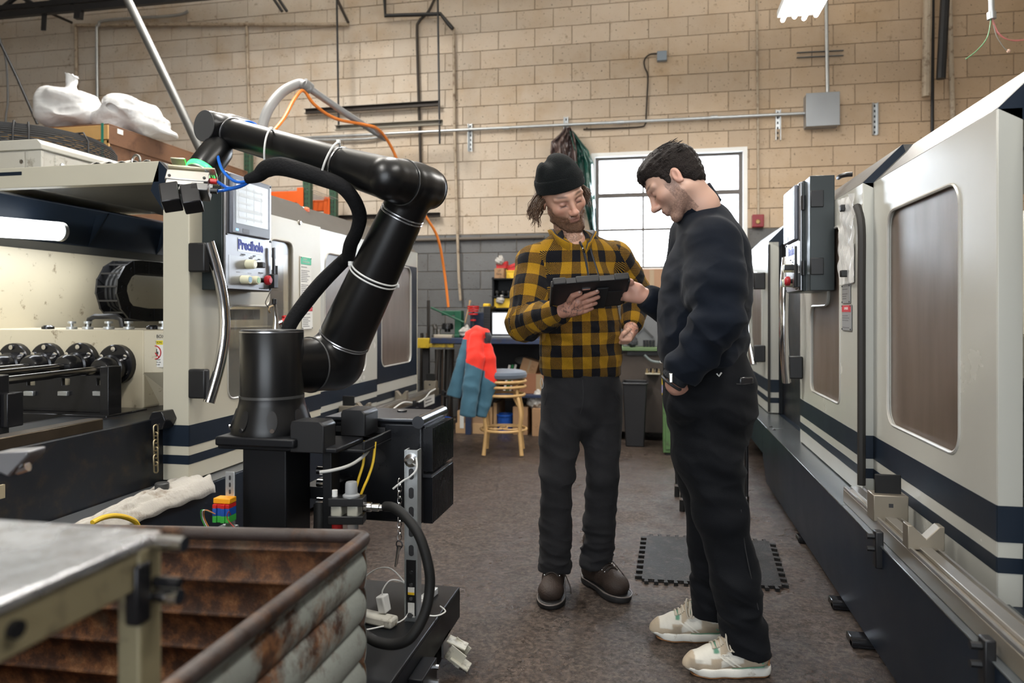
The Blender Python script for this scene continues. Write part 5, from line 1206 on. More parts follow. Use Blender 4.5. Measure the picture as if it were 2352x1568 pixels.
# ------------------------------------------------------------------ foreground: rusty bin, steel table; rag and cables on the left ledge
def rust_mat(name, paint, amt, dark=1., prough=.5):
    m = bpy.data.materials.new(name); MATS[name] = m; m.use_nodes = True; nt = m.node_tree; N = nt.nodes; L = nt.links; p = N['Principled BSDF']
    tc = N.new('ShaderNodeTexCoord')
    def noise(sc, det=9, ro=.68):
        n = N.new('ShaderNodeTexNoise'); n.inputs['Scale'].default_value = sc; n.inputs['Detail'].default_value = det; n.inputs['Roughness'].default_value = ro
        L.new(tc.outputs['Object'], n.inputs['Vector']); return n.outputs['Fac']
    def ramp(fac, *st):
        r = N.new('ShaderNodeValToRGB'); e = r.color_ramp.elements
        while len(e) < len(st): e.new(.5)
        for q, (pos, c) in zip(e, st): q.position = pos; q.color = (*c, 1)
        L.new(fac, r.inputs[0]); return r.outputs[0]
    rust = ramp(noise(16), (.28, (.016 * dark, .009 * dark, .007 * dark)), (.46, (.060 * dark, .026 * dark, .014 * dark)), (.58, (.17 * dark, .072 * dark, .028 * dark)), (.72, (.33 * dark, .18 * dark, .085 * dark)))
    msk = ramp(noise(4.5, 10, .7), (.5 - amt * .25, (0, 0, 0)), (.62 - amt * .25, (1, 1, 1)))
    x = N.new('ShaderNodeMix'); x.data_type = 'RGBA'; L.new(msk, x.inputs[0]); x.inputs[6].default_value = (*paint, 1); L.new(rust, x.inputs[7])
    L.new(x.outputs[2], p.inputs['Base Color']); p.inputs['Roughness'].default_value = prough + .12
    b = N.new('ShaderNodeBump'); b.inputs['Strength'].default_value = .5; b.inputs['Distance'].default_value = .004; L.new(noise(40), b.inputs['Height']); L.new(b.outputs[0], p.inputs['Normal'])
    return m
RIN = rust_mat('rust_inside', (.10, .075, .05), .75, .9); ROUT = rust_mat('rust_outside', (.30, .32, .29), .10, 1.1); RRIM = rust_mat('rust_rim', (.055, .042, .038), .20, .42, .35)
bx0, bx1, by0, by1, bz1 = -1.74, -.677, .84, 1.604, .665
bn = thing('scrap_bin', ((bx0 + bx1) / 2, (by0 + by1) / 2, 0), 'rusty corrugated steel bin with a rolled rim in the foreground', 'bin')
per, amp = .088, .016
wv = lambda z: amp * (1 - abs(math.sin(PI * (z - bz1 + .03) / per)) ** .55) if z < bz1 - .03 else 0.
sag = lambda x: 1 - (bx1 - x) * .062          # the old bin has settled lower on its far left side
def wallsheet(p, q, inw, m, name):
    p, q, inw = Vector(p), Vector(q), Vector(inw)
    def fn(u, v): z = .03 + v * (bz1 - .03); b = p.lerp(q, u) + inw * wv(z); return Vector((b.x, b.y, z * sag(b.x)))
    return MB().grid(fn, 1, 130).build(name, m, bn, ang=3)
n_ = .004
wallsheet((bx0, by1, 0), (bx1, by1, 0), (0, -1, 0), RIN, 'back_wall_lining'); wallsheet((bx0, by1 + n_, 0), (bx1, by1 + n_, 0), (0, -1, 0), ROUT, 'back_wall')
wallsheet((bx1 - n_, by0, 0), (bx1 - n_, by1, 0), (-1, 0, 0), RIN, 'right_wall_lining'); wallsheet((bx1, by0, 0), (bx1, by1, 0), (-1, 0, 0), ROUT, 'right_wall')
wallsheet((bx0, by0, 0), (bx0, by1, 0), (1, 0, 0), RIN, 'left_wall'); wallsheet((bx0, by0, 0), (bx1, by0, 0), (0, 1, 0), RIN, 'front_wall')
MB().bx(bx0, bx1, by0, by1, .03, .036).build('bottom', RIN, bn)
for x in (bx0 + .1, bx1 - .1): MB().bx(x - .05, x + .05, by0, by1, 0, .03).build('skid', RIN, bn)
rp = [Vector((a, b, bz1 * sag(a))) for a, b in rrect(bx0 - .002, bx1 + .002, by0 - .002, by1 + .002, .03, 5)]
MB().tube(rp, .0165, 12, closed=True).build('rolled_rim', RRIM, bn)
# table with a bare steel top
tz, tx1, ty1 = .957, -.540, .707
tbm = mat('worn_steel_top', (.55, .56, .58), .28, .85, .3, 7, dirt=((.16, .11, .07), .35, 9), bump=.2, bscale=30, rvar=.5)
OLV = mat('olive_cream_paint', (.24, .205, .12), .5, .2, .2, 7, dirt=((.08, .06, .04), .3, 12))
tb_ = thing('steel_table', (-1.0, .35, 0), 'blurred steel-topped table with olive frame at the lower left corner', 'table')
MB().bx(-1.7, tx1, .0, ty1, tz - .012, tz).build('table_top', tbm, tb_, .003)
MB().bx(tx1 - .012, tx1 - .004, .0, ty1 - .02, tz - .054, tz - .012).build('apron', OLV, tb_, .002)
MB().bx(-1.7, tx1 - .012, ty1 - .03, ty1 - .022, tz - .054, tz - .012).build('apron', OLV, tb_, .002)
MB().bx(tx1 - .029, tx1 - .001, ty1 - .036, ty1 - .001, 0, tz - .012).build('leg', OLV, tb_, .003)
MB().bx(-1.68, -1.64, ty1 - .05, ty1 - .014, 0, tz - .012).build('leg', OLV, tb_, .003)
for x in (-1.66, tx1 - .025): MB().bx(x - .019, x + .019, .02, .056, 0, tz - .012).build('leg', OLV, tb_, .003)
hg = MB().bx(tx1 - .016, tx1 + .002, ty1 - .042, ty1 - .02, tz - .092, tz - .026).build('latch_plate', BLACKOIL, tb_, .004)
for z, l in ((tz - .010, .036), (tz - .068, .030)): MB().cyl((tx1 - .01, ty1 - .012, z), (tx1 + l, ty1 - .012, z), .0085, n=14).build('pin', CHROME, tb_)
MB().cyl((tx1 - .01, ty1 - .012, tz - .053), (tx1 + .03, ty1 - .012, tz - .053), .006, n=12).build('pin', BLACKOIL, tb_)
for y, z in ((.42, -.033), (.30, -.035), (.52, -.03)): MB().cyl((tx1 - .006, y, tz + z), (tx1 + .002, y, tz + z), .008, n=12).build('bolt', BLACKOIL, tb_)
# rag with a small magnet on it
rag_m = mat('cotton_rag', (.46, .43, .38), .9, 0, .12, 14, dirt=((.25, .2, .15), .25, 8), bump=.3, bscale=90, sheen=.3)
a0, a1 = onX(425, 1128, -2.0), onX(172, 1178, -2.0)
def ragf(u, v):
    y = lerp(a0.y + .10, a1.y - .12, u); wdt = lerp(.19, .05, u ** .8)
    x = -1.945 + .012 - wdt * v * 1.0; drop = max(0, .1 - v) / .1
    z = .449 + .020 * (math.sin(PI * min(1, v * 1.02)) ** .4) * (1 - .4 * u) + .008 * math.sin(14 * v + 5 * u) + .006 * math.sin(13 * u + 19 * v) * math.sin(PI * v) + .004 * math.sin(37 * u - 29 * v)
    return Vector((x + .006 * math.sin(9 * u) + (.012 if v < .05 else 0), y + .02 * math.sin(7 * v), max(.448, z) - drop * .05))
rag = tag(MB().grid(ragf, 46, 26).build('cotton_rag', rag_m, solid=.004, ang=3), 'crumpled off-white cotton rag lying on the left machine ledge', 'rag')
mg = onX(372, 1122, -2.01); tag(MB().lathe(mg, (0, 0, 1), [(.026, -.004), (.028, .004), (.028, .022), (.024, .026)], 18).build('magnet_puck', mat('puck_grey', (.05, .05, .05), .5)), 'dark grey round puck sitting on the rag', 'puck')
tag(MB().tube([onX(x, y, -1.86) for x, y in ((212, 1200), (235, 1189), (262, 1184), (290, 1188), (312, 1199), (318, 1215))], .009, 10, smooth=5).build('yellow_cable', YC), 'bundled yellow cable loop behind the steel table', 'cable')
# near grey lever at the left edge
t = thing('clamp_lever', atz(20, 1060, 1.3), 'blurred grey clamp bracket at the left picture edge', 'clamp')
MB().prism([atz(-20, 1042, 1.3), atz(66, 1036, 1.3), atz(62, 1050, 1.3), atz(18, 1096, 1.3), atz(-20, 1078, 1.3)], (-.01, .05, 0)).build('bracket', mat('lever_grey', (.20, .20, .21), .4, .5), t, .004)
MB().cyl(atz(40, 1078, 1.32), atz(64, 1070, 1.32), .010, n=10).build('pin', CHROME, t)
MB().beam(atz(-20, 1062, 1.33), atz(-140, 1300, 1.33), .03, .03).build('arm', mat('lever_grey', (.20, .20, .21), .4, .5), t)
# ------------------------------------------------------------------ on top of the left machine: chiller, crate, bags; pallet rack behind
CXr = -3.3; k0 = onX(95, 318, CXr); cz1 = k0.z; cy0 = k0.y
CHM = mat('chiller_cream', (.50, .48, .42), .5, 0, .06, 5, dirt=((.2, .17, .12), .1, 10))
chl = thing('chiller', (-3.9, cy0 + .5, 1.885), 'cream chiller cabinet with a round black fan guard on the left machine roof', 'chiller')
MB().bx(-4.6, CXr - .02, cy0 + .02, cy0 + 1.0, 1.885, cz1 - .055).build('cabinet', CHM, chl, .004)
MB().prism([(CXr, cy0, cz1 - .055), (CXr - .0, cy0, cz1 - .03), (CXr - .03, cy0, cz1), (-4.6, cy0, cz1), (-4.6, cy0, cz1 - .055)], (0, 1.02, 0)).build('top_cover', CHM, chl, .004)
MB().bx(CXr - .10, CXr - .012, cy0 + .012, cy0 + .03, 1.885, cz1 - .06).build('corner_post', CHM, chl, .003)
for y0, y1 in ((cy0 + .11, cy0 + .95),): MB().bx(CXr - .022, CXr - .014, y0, y1, 1.90, cz1 - .065).build('side_panel', CHM, chl, .002)
MB().bx(-4.5, CXr - .12, cy0 + .008, cy0 + .02, 1.90, cz1 - .065).build('front_panel', CHM, chl, .002)
for p in ((CXr - .135, cy0 + .004, cz1 - .12), ): MB().cyl(p, (p[0], p[1] + .02, p[2]), .012, n=8).build('screw', STEEL, chl)
MB().cyl((CXr - .006, cy0 + .15, cz1 - .115), (CXr - .02, cy0 + .15, cz1 - .115), .012, n=8).build('screw', STEEL, chl)
fc = Vector((-3.93, cy0 + .52, cz1)); gd_ = None
for k in range(12):
    rr_k = .50 - .006 * max(0, k - 7) ** 1.7; o = MB().ring(fc + UP * (.010 + .0125 * k), UP, rr_k, .0052, 56, 5).build('guard_ring', INK, chl)
for k in range(1, 6): MB().ring(fc + UP * .155, UP, .45 - .06 * k, .0055, 48, 5).build('guard_ring', INK, chl)
for a in (-.9, -.75, -.1, .75, 1.6, 2.4, 3.3, 4.2):
    v = Vector((math.cos(a), math.sin(a), 0)); MB().tube([fc + v * .508, fc + v * .506 + UP * .10, fc + v * .47 + UP * .155, fc + v * .1 + UP * .16], .006, 6).build('guard_rib', INK, chl)
MB().cyl(fc + UP * .10, fc + UP * .15, .09, n=20).build('fan_motor', BLACKP, chl)
MB().bx(-4.6, CXr, cy0, cy0 + 1.0, 1.879, 1.887).build('base', CHM, chl)
KX = -3.8; k1 = onX(250, 287, KX); kz, ky = k1.z, k1.y
CRD = mat('crate_plywood_brown', (.155, .072, .034), .6, 0, .3, 5, dirt=((.07, .03, .015), .3, 5)); CRL = mat('crate_pine', (.56, .33, .12), .6, 0, .2, 6)
cr = thing('wooden_crate', (-4.2, ky + .8, 1.882), 'brown wooden crate with pale front carrying the white plastic bags', 'crate')
MB().bx(-4.7, KX - .012, ky + .012, ky + 1.75, 1.882, kz - .01).build('side_board', CRD, cr, .002)
MB().bx(KX - .02, KX, ky, ky + 1.76, kz - .13, kz).build('top_batten', CRD, cr, .003)
MB().bx(-4.7, KX - .001, ky - .0, ky + .012, 1.882, kz - .105).build('front_board', CRL, cr, .002); MB().bx(-4.7, KX - .001, ky - .008, ky + .012, kz - .10, kz).build('front_batten', CRL, cr, .002)
MB().bx(-4.7, KX, ky, ky + 1.76, kz, kz + .012).build('lid', CRD, cr, .002)
MB().bx(KX - .055, KX - .035, ky - .011, ky - .008, 1.882, kz + .014).build('strap', mat('green_strap', (.03, .22, .16), .4), cr)
MB().bx(KX, KX + .003, ky, ky + 1.76, kz - .27, kz - .25).build('strap', INK, cr)
a, b = onX(270, 303, KX + .002), onX(283, 297, KX + .002); MB().bx(KX, KX + .002, a.y, b.y, a.z - .01, a.z + .025).build('paper_tag', PAPER, cr)
BAG = mat('white_plastic_bag', (.60, .60, .60), .3, 0, .05, 6, spec=.6, bump=.25, bscale=24)
def bag(name, label, parts, cuts, seed, neck=None):
    q = np.array([list(p[0]) for p in parts]); lo, hi = q.min(0) - .42, q.max(0) + .42; lo[2] = max(lo[2], kz - .06)
    g = SDF(lo, hi, .009)
    for c, r in parts: g.ell(c, r, .06)
    for a, b, r in cuts: g.cone(a, b, r, r, .03, 'cut')
    if neck: g.chain(neck, [.055, .040, .048, .062], .025); g.plane(np.array(neck[-1]) + np.array([0, 0, .012]), (.25, 0, 1))
    g.plane((0, 0, kz + .014), (0, 0, -1))
    v, f = g.mesh(); v = smooth_v(v, f, 2); n = vnormals(v, f)
    v = v + n * (.022 * vnoise(v, 13, seed) - .020 * np.abs(vnoise(v @ np.diag([.45, .8, 1]), 24, seed + 1)) ** 1.5 - .003 * np.abs(vnoise(v, 75, seed + 2)))[:, None]; v[:, 2] = np.maximum(v[:, 2], kz + .0125)
    return tag(qmesh(name, v, f, BAG), label, 'bag', 'white bags on the crate')
bq = lambda x, y, z=5.5: Vector(atz(x, y, z))
b1 = bag('plastic_bag', 'left upright white plastic bag with tied neck on the wooden crate', [(bq(165, 232), (.20, .2, .10)), (bq(140, 262), (.14, .18, .10)), (bq(195, 262), (.14, .18, .11)), (bq(165, 275), (.22, .2, .07)), (bq(120, 240), (.08, .14, .12))], [(bq(130, 252, 5.3), bq(220, 246, 5.3), .012)], 3, [bq(170, 210), bq(167, 195), bq(165, 182), bq(166, 172)])
b2 = bag('plastic_bag', 'right slumped white plastic bag spilling over the crate edge', [(bq(285, 250), (.15, .2, .12)), (bq(320, 265), (.13, .18, .12)), (bq(350, 290), (.12, .15, .10)), (bq(265, 280), (.15, .18, .10)), (bq(385, 308), (.07, .1, .05))], [(bq(285, 222, 5.33), bq(375, 300, 5.33), .014), (bq(250, 240, 5.33), bq(310, 300, 5.33), .010)], 8)
t = thing('lifting_ring', onX(313, 375, -2.6), 'steel lifting eye bolt on top of the left machine beam', 'eye bolt')
e = onY(313, 376, 2.86); MB().ring(e + UP * .015, (0.2, 1, 0), .024, .006, 20, 8).build('eye', STEEL, t); MB().cyl(Vector((e.x, e.y, 1.875)), e - UP * .005, .010).build('shank', STEEL, t)
def ragb(u, v):
    p = onY(lerp(208, 345, u), 381, 2.86 + v * .22); return Vector((p.x, p.y, 1.884 + .022 * max(0, math.sin(PI * v)) * abs(math.sin(7 * u + 2 * v)) + .012 * math.sin(15 * u + 5 * v) ** 2))
tag(MB().grid(ragb, 30, 10).build('cotton_rag', rag_m, solid=.003, ang=3), 'thin tan rag lying on top of the left machine beam', 'rag')
# pallet rack
RKG = mat('rack_green', (.035, .085, .05), .5, .2, .15, 10, dirt=((.15, .08, .04), .15, 18)); RKO = mat('rack_orange', (.62, .10, .015), .45, 0, .1, 8)
pr = thing('pallet_rack', (-3.9, 7.0, 0), 'pallet rack with green posts and orange beams behind the left machine', 'rack')
pA = onY(707, 450, 6.75); pB = onY(571, 300, 7.35)
for c, top in ((pA, 2.62), (Vector((pA.x, 7.35, 0)), 2.62), (pB, 3.35), (Vector((-5.5, 6.75, 0)), 3.35)):
    po = MB().bx(c.x - .04, c.x + .04, c.y - .035, c.y + .035, 0, top).build('post', RKG, pr, .003)
    hl = MB()
    for k in range(int(top / .05)): hl.bx(c.x - .018, c.x - .008, c.y - .0365, c.y - .035, .05 * k, .05 * k + .022); hl.bx(c.x + .008, c.x + .018, c.y - .0365, c.y - .035, .05 * k, .05 * k + .022)
    stuff(hl.build('slots', INK, po, smooth=False))
for y in (6.72, 7.32):
    z = onY(690, 452, 6.72).z
    MB().bx(pB.x - 1.5, pA.x - .03, y - .02, y + .03, z - .06, z + .06).build('beam', RKO, pr, .004); MB().bx(pA.x - .09, pA.x - .02, y - .03, y - .02, z - .10, z + .09).build('beam_connector', RKO, pr)
ms = MB()
for k in range(32): x = pB.x - .6 + k * .055; ms.bx(x, x + .005, 6.70, 7.34, z + .062, z + .067)
for k in range(12): y = 6.72 + k * .055; ms.bx(pB.x - .6, pA.x - .04, y, y + .005, z + .067, z + .072)
stuff(ms.build('wire_deck', GALV, pr, smooth=False))
t = thing('air_fitting', onX(690, 483, -2.3), 'chrome and orange air fitting standing on the left machine roof', 'fitting')
p0, p1 = atz(682, 478, 4.6), atz(708, 486, 4.6); MB().lathe(p0, p1 - p0, [(.012, -.03), (.02, 0), (.02, .025), (.016, .028), (.024, .032), (.024, .05)], 14).build('coupling', CHROME, t)
MB().lathe(p0, p1 - p0, [(.021, .05), (.026, .052), (.026, .075), (.016, .08)], 14).build('sleeve', RKO, t)
# ------------------------------------------------------------------ work area at the back wall
BY0, BY1, BZ = 6.80, 7.55, .95
bl = onY(990, 780, BY0).x; brx = -.74
BLU = mat('bench_blue', (.020, .032, .075), .4, 0, .2, 8, dirt=((.05, .04, .035), .35, 9))
wb_ = thing('workbench', ((bl + brx) / 2, 7.15, 0), 'long dark blue steel workbench with lower shelf against the grey wall', 'workbench')
MB().bx(bl, brx, BY0, BY1, BZ - .055, BZ).build('bench_top', BLU, wb_, .005)
MB().bx(bl + .25, brx, BY0 + .05, BY1 - .02, .37, .40).build('lower_shelf', BLU, wb_, .003)
MB().bx(bl + .3, brx, BY1 - .03, BY1 - .02, .40, BZ - .055).build('back_panel', mat('bench_back', (.012, .012, .014), .6), wb_)
for x in (bl + .38, brx - .06):
    for y in (BY0 + .03, BY1 - .06): MB().bx(x - .03, x + .03, y - .028, y + .028, 0, BZ - .055).build('leg', BLU, wb_, .003)
# rod rack with yellow rail, loose rods leaning in it
YR = mat('yellow_rail_paint', (.52, .36, .025), .5, 0, .2, 9, dirt=((.12, .08, .03), .35, 10))
rk = thing('bar_rack', (-2.4, 7.0, 0), 'bar stock rack with a chipped yellow rail left of the workbench', 'rack')
rp0, rp1 = onY(900, 787, 6.84), onY(987, 787, 6.84)
MB().bx(rp0.x, rp1.x, 6.82, 6.86, rp0.z - .05, rp0.z + .05).build('rail', YR, rk, .004); MB().bx(rp1.x, onY(1042, 795, 6.84).x, 6.82, 6.86, .855, .892).build('rail', YR, rk, .003)
for x in (rp0.x + .05, rp1.x - .05): MB().bx(x - .03, x + .03, 6.86, 6.90, 0, .85).build('post', mat('rack_post', (.03, .03, .032), .5, .3), rk)
RODM = [mat('dark_bar_stock', (.05, .045, .042), .4, .7, .3, 12), mat('bright_bar_stock', (.30, .29, .28), .3, .9, .2, 12), mat('brown_bar_stock', (.10, .07, .05), .5, .5, .3, 12)]
rs = random.Random(11)
ORD = 'first second third fourth fifth sixth seventh eighth ninth tenth eleventh twelfth thirteenth fourteenth fifteenth sixteenth'.split()
for i in range(16):
    px = 966 + i * 6.2 + rs.uniform(-2, 2); top = rs.choice((690, 700, 715, 740, 765)) if px < 1000 else rs.uniform(735, 770); lean = rs.uniform(-6, 30) if px > 985 else rs.uniform(-4, 4)
    y = 7.0 + .04 * (i % 4); a, b = onY(px, 1000, y - .0), onY(px + lean, top, y + .16); a.z = .0
    if px > 984: b = onY(px + lean * .5, 802, y - .05)
    tag(MB().cyl(a, b, rs.uniform(.010, .018), n=10).build('steel_bar', RODM[i % 3]), '%s from the left of the %s steel bars leaning in the yellow-railed rack' % (ORD[i], ('dark', 'bright', 'brown')[i % 3]), 'bar stock', 'bars in the rack')
Bq = lambda x, y, Y=7.1: onY(x, y, Y)
top_ = lambda px, Y: Vector((onY(px, 770, Y).x, Y, BZ))
# green arbor press
GRNP = mat('press_green', (.012, .085, .045), .4, 0, .15, 8)
ap_ = thing('arbor_press', top_(1040, 7.05), 'green arbor press with a long slanting lever on the workbench', 'press')
a, b = Bq(1047, 772, 7.05), Bq(1062, 713, 7.05)
MB().bx(a.x, b.x, 7.0, 7.12, BZ, b.z).build('column', GRNP, ap_, .006)
c = Bq(1016, 724, 7.05); MB().bx(c.x, b.x, 7.02, 7.10, c.z, b.z).build('head', GRNP, ap_, .006)
c = Bq(1012, 772, 7.05); MB().bx(c.x, b.x, 6.96, 7.16, BZ, BZ + .03).build('base', GRNP, ap_, .006)
MB().tube([Bq(990, 706, 6.95), Bq(1066, 740, 6.97)], .011, 10).build('lever', GRNP, ap_)
MB().lathe(Bq(1028, 742, 7.05), (0, 0, -1), [(.05, 0), (.06, .02), (.06, .06), (.03, .07), (.03, .09)], 16).build('ram_chuck', BLACKOIL, ap_)
tag(MB().bx(Bq(1003, 770, 6.95).x, Bq(1044, 770, 6.95).x, 6.85, 6.95, BZ, BZ + .03).build('steel_plate', mat('plate_tan', (.42, .37, .3), .5, .3), None, .004), 'pale flat plate lying on the bench in front of the press', 'plate')
for i, (x, y0) in enumerate(((998, 740), (1000, 744), (1008, 752))):
    tag(MB().lathe(Vector((Bq(x, 770, 7.05 - .05 * i).x, 7.05 - .05 * i, BZ)), (0, 0, 1), [(.03, 0), (.03, .02), (.018, .03), (.018, .10 - .02 * i), (.026, .11 - .02 * i), (.026, .13 - .02 * i)], 12).build('tool_holder', RODM[1]), ['tall steel tool holder at the left end of the bench', 'second steel tool holder beside the tall one on bench', 'shortest steel tool holder on the left end of bench'][i], 'tool holder')
# red clamp stack with wooden file handle
cl = thing('clamp_stand', top_(1087, 7.1), 'stack of red clamp plates on a dark spindle on the workbench', 'clamps')
x = Bq(1087, 720, 7.1).x
MB().cyl((x, 7.1, BZ), (x, 7.1, BZ + .33), .012).build('spindle', INK, cl)
for k, (y, r) in enumerate(((704, .062), (709, .062), (714, .055), (721, .05), (735, .03))): MB().lathe(Vector((x, 7.1, Bq(1087, y, 7.1).z)), (0, 0, 1), [(r, -.008), (r, .008)], 18, el=.7).build('clamp_plate', REDP, cl)
tag(MB().tube([Bq(1068, 742, 7.2), Bq(1078, 700, 7.25), Bq(1080, 690, 7.26)], [.006, .007, .014], 8).build('file', WOODL), 'file with a wooden handle standing behind the red clamps', 'file')
a, b = Bq(1084, 768, 7.3), Bq(1116, 717, 7.3); tag(MB().bx(a.x, b.x, 7.22, 7.4, BZ, b.z).build('tool_case', mat('dark_blue_case', (.01, .022, .055), .5), None, .008), 'dark blue case on the bench behind the jacket collar', 'case')
def pbag(name, label, p, r, seed, m=None):
    p = Vector(p); g = SDF(p - Vector((r, r, r)) * 1.6, p + Vector((r, r, r)) * 1.9, r * .11); g.ell(p, (r, r * .8, r * .8), .02); g.ell(p + Vector((r * .3, 0, r * .6)), (r * .5, r * .5, r * .6), r * .3)
    v, f = g.mesh(); n = vnormals(v, f); v = v + n * (r * .16 * vnoise(v, 7 / r, seed) + r * .08 * vnoise(v, 18 / r, seed + 1))[:, None]; v[:, 2] -= v[:, 2].min() - (p.z - r * .8)
    return tag(qmesh(name, v, f, m or film2), label, 'bag')
film2 = mat('cloudy_film', (.42, .40, .37), .25, 0, .1, 10, spec=.8)
pbag('plastic_bag', 'crumpled clear plastic bag on the bench beside the arbor press', top_(1068, 6.95) + Vector((0, 0, .05)), .06, 21)
# laptop-like monitor with black case
lp = thing('laptop', top_(1170, 7.0), 'open silver laptop showing a pale start screen on the workbench', 'laptop')
a, b = Bq(1129, 766, 7.05), Bq(1213, 716, 7.05)
MB().bx(a.x, b.x, 6.84, 7.05, BZ + .001, BZ + .018).build('keyboard_base', mat('laptop_grey', (.2, .21, .22), .4, .5), lp, .004)
MB().bx(a.x, b.x, 7.05, 7.062, BZ + .018, b.z).build('lid', mat('laptop_dark', (.03, .03, .035), .4), lp, .004)
MB().bx(a.x + .01, b.x - .01, 7.048, 7.05, BZ + .035, b.z - .01).build('display', mat('display_white', (.6, .62, .65), .3, emit=((.80, .84, .9), .62)), lp)
cxx = lerp(a.x, b.x, .68); MB().bx(cxx - .05, cxx + .09, 7.046, 7.048, BZ + .115, BZ + .185).build('dialog', mat('dialog_white', (.7, .7, .7), .3, emit=((1, 1, 1), .8)), lp)
MB().bx(cxx - .05, cxx + .09, 7.045, 7.046, BZ + .112, BZ + .117).build('dialog_line', mat('display_red', (.6, .05, .05), .4), lp)
text('display_lettering', 'L', (cxx + .0, 7.045, BZ + .075), .075, INK, lp, (PI / 2, 0, 0)); MB().bx(cxx - .02, cxx + .03, 7.045, 7.046, BZ + .03 + .008, BZ + .044).build('display_mark', mat('display_red', (.6, .05, .05), .4), lp)
a, b = Bq(1116, 770, 7.15), Bq(1131, 703, 7.15); tw = tag(MB().bx(a.x, b.x, 7.05, 7.35, BZ, b.z).build('power_unit', BLACKP, None, .006), 'tall black ribbed power unit standing left of the laptop', 'power unit')
for k in range(9): MB().bx(a.x - .002, b.x + .002, 7.045, 7.05, BZ + .03 + .026 * k, BZ + .04 + .026 * k).build('rib', INK, tw)
# small parts shelf with bins
sh_ = thing('parts_shelf', top_(1180, 7.4), 'black open shelf of small parts standing on the workbench', 'shelf')
a, b = Bq(1135, 700, 7.4), Bq(1290, 638, 7.4); SX0, SX1 = a.x, b.x
zs_ = [BZ + .30, Bq(1150, 678, 7.4).z - .012, Bq(1150, 640, 7.4).z]
for x in (SX0, SX1 - .02): MB().bx(x, x + .02, 7.3, 7.52, BZ, zs_[2] + .012).build('upright', BLACKM, sh_)
for z in zs_: MB().bx(SX0, SX1, 7.28, 7.52, z - .012, z).build('shelf_board', BLACKM, sh_)
MB().bx(SX0, SX1, 7.51, 7.52, BZ, zs_[2]).build('shelf_back', BLACKM, sh_)
def binbox(px0, px1, py0, py1, Y, m, label, rot=0., z=None, dp=.16, group=None):
    a, b = onY(px0, py1, Y), onY(px1, py0, Y); w = b.x - a.x; h = b.z - a.z; c = Vector(((a.x + b.x) / 2, Y + dp / 2, z if z is not None else a.z))
    t = .006; B = MB()
    B.prism([(-w / 2 + t, 0, 0), (w / 2 - t, 0, 0), (w / 2, 0, h * .62), (-w / 2, 0, h * .62)], (0, t, 0))
    B.prism([(-w / 2 + t, dp - t, 0), (w / 2 - t, dp - t, 0), (w / 2, dp - t, h), (-w / 2, dp - t, h)], (0, t, 0))
    for s in (-1, 1): B.prism([(s * w / 2, 0, 0), (s * w / 2, dp, 0), (s * w / 2, dp, h), (s * w / 2, dp * .35, h), (s * w / 2, 0, h * .62)], (-s * t, 0, 0))
    B.bx(-w / 2 + t, w / 2 - t, 0, dp, 0, t)
    lip = MB().bx(-w / 2 - .002, w / 2 + .002, -.006, .004, h * .54, h * .64)
    o = bpy.data.objects.new('parts_bin', None); C.objects.link(o); o.location = c; o.rotation_euler = (0, rot, 0); ORG[o.name] = Vector((0, 0, 0)); tag(o, label, 'bin', group)
    B.build('tray', m, o, .002); lip.build('lip', m, o, .002); return o
binbox(1129, 1172, 676, 711, 7.22, YELLOWP, 'left large yellow parts bin with a bag on the shelf bottom', dp=.2, z=zs_[0])
binbox(1173, 1215, 678, 709, 7.24, YELLOWP, 'right large yellow parts bin next to the left one', dp=.2, z=zs_[0])
pbag('plastic_bag', 'small clear bag of parts in the left large yellow bin', Vector((onY(1148, 690, 7.28).x, 7.30, zs_[0] + .075)), .045, 5)
binbox(1159, 1193, 606, 636, 7.3, YELLOWP, 'small yellow bin on top of the black shelf', dp=.17, z=zs_[2] + .001)
binbox(1166, 1192, 598, 620, 7.34, REDP, 'tilted red bin lying in the small yellow bin', rot=-.35, dp=.12, z=zs_[2] + .075)
a, b = Bq(1137, 637, 7.33), Bq(1158, 616, 7.33); bx_ = tag(MB().bx(a.x, b.x, 7.30, 7.42, zs_[2] + .001, b.z).build('cardboard_box', CARD, None, .003), 'small cardboard box with handwriting on top of the black shelf', 'box')
for k, s_ in enumerate(('17', 'Gro')): text('handwriting', s_, ((a.x + b.x) / 2, 7.2985, b.z - .03 - .03 * k), .034, INK, bx_, (PI / 2, 0, .0))
binbox(1137, 1160, 598, 616, 7.31, REDP, 'red bin stacked on the small cardboard box', dp=.12, z=b.z + .001)
pbag('plastic_bag', 'crumpled clear bag stuffed in the red bin on the cardboard box', Vector((onY(1147, 600, 7.36).x, 7.37, b.z + .075)), .05, 6)
rs = random.Random(3)
for i in range(9):
    x = SX0 + .05 + .062 * (i % 5) + (.03 if i > 4 else 0); y = 7.33 if i < 5 else 7.43; z = zs_[1] + .0
    tag(MB().lathe((x, y, z), (0, 0, 1), [(.018, 0), (.018, .02), (.030, .028), (.031, .045), (.022, .058), (.010, .062)], 14).build('threaded_grip', mat('glossy_black', (.012, .012, .012), .18), None), 'glossy black round grip, %s from left in the %s row on the parts shelf' % (ORD[i % 5], 'front' if i < 5 else 'rear'), 'grip', 'black grips on the parts shelf')
a = Bq(1118, 708, 7.2); tag(MB().bx(a.x - .03, a.x + .035, 7.15, 7.25, b.z * 0 + Bq(1118, 703, 7.15).z - .012, Bq(1118, 703, 7.15).z + .028).build('tape_measure', YELLOWP, None, .01), 'small yellow tape measure lying on the black power unit', 'tape measure')
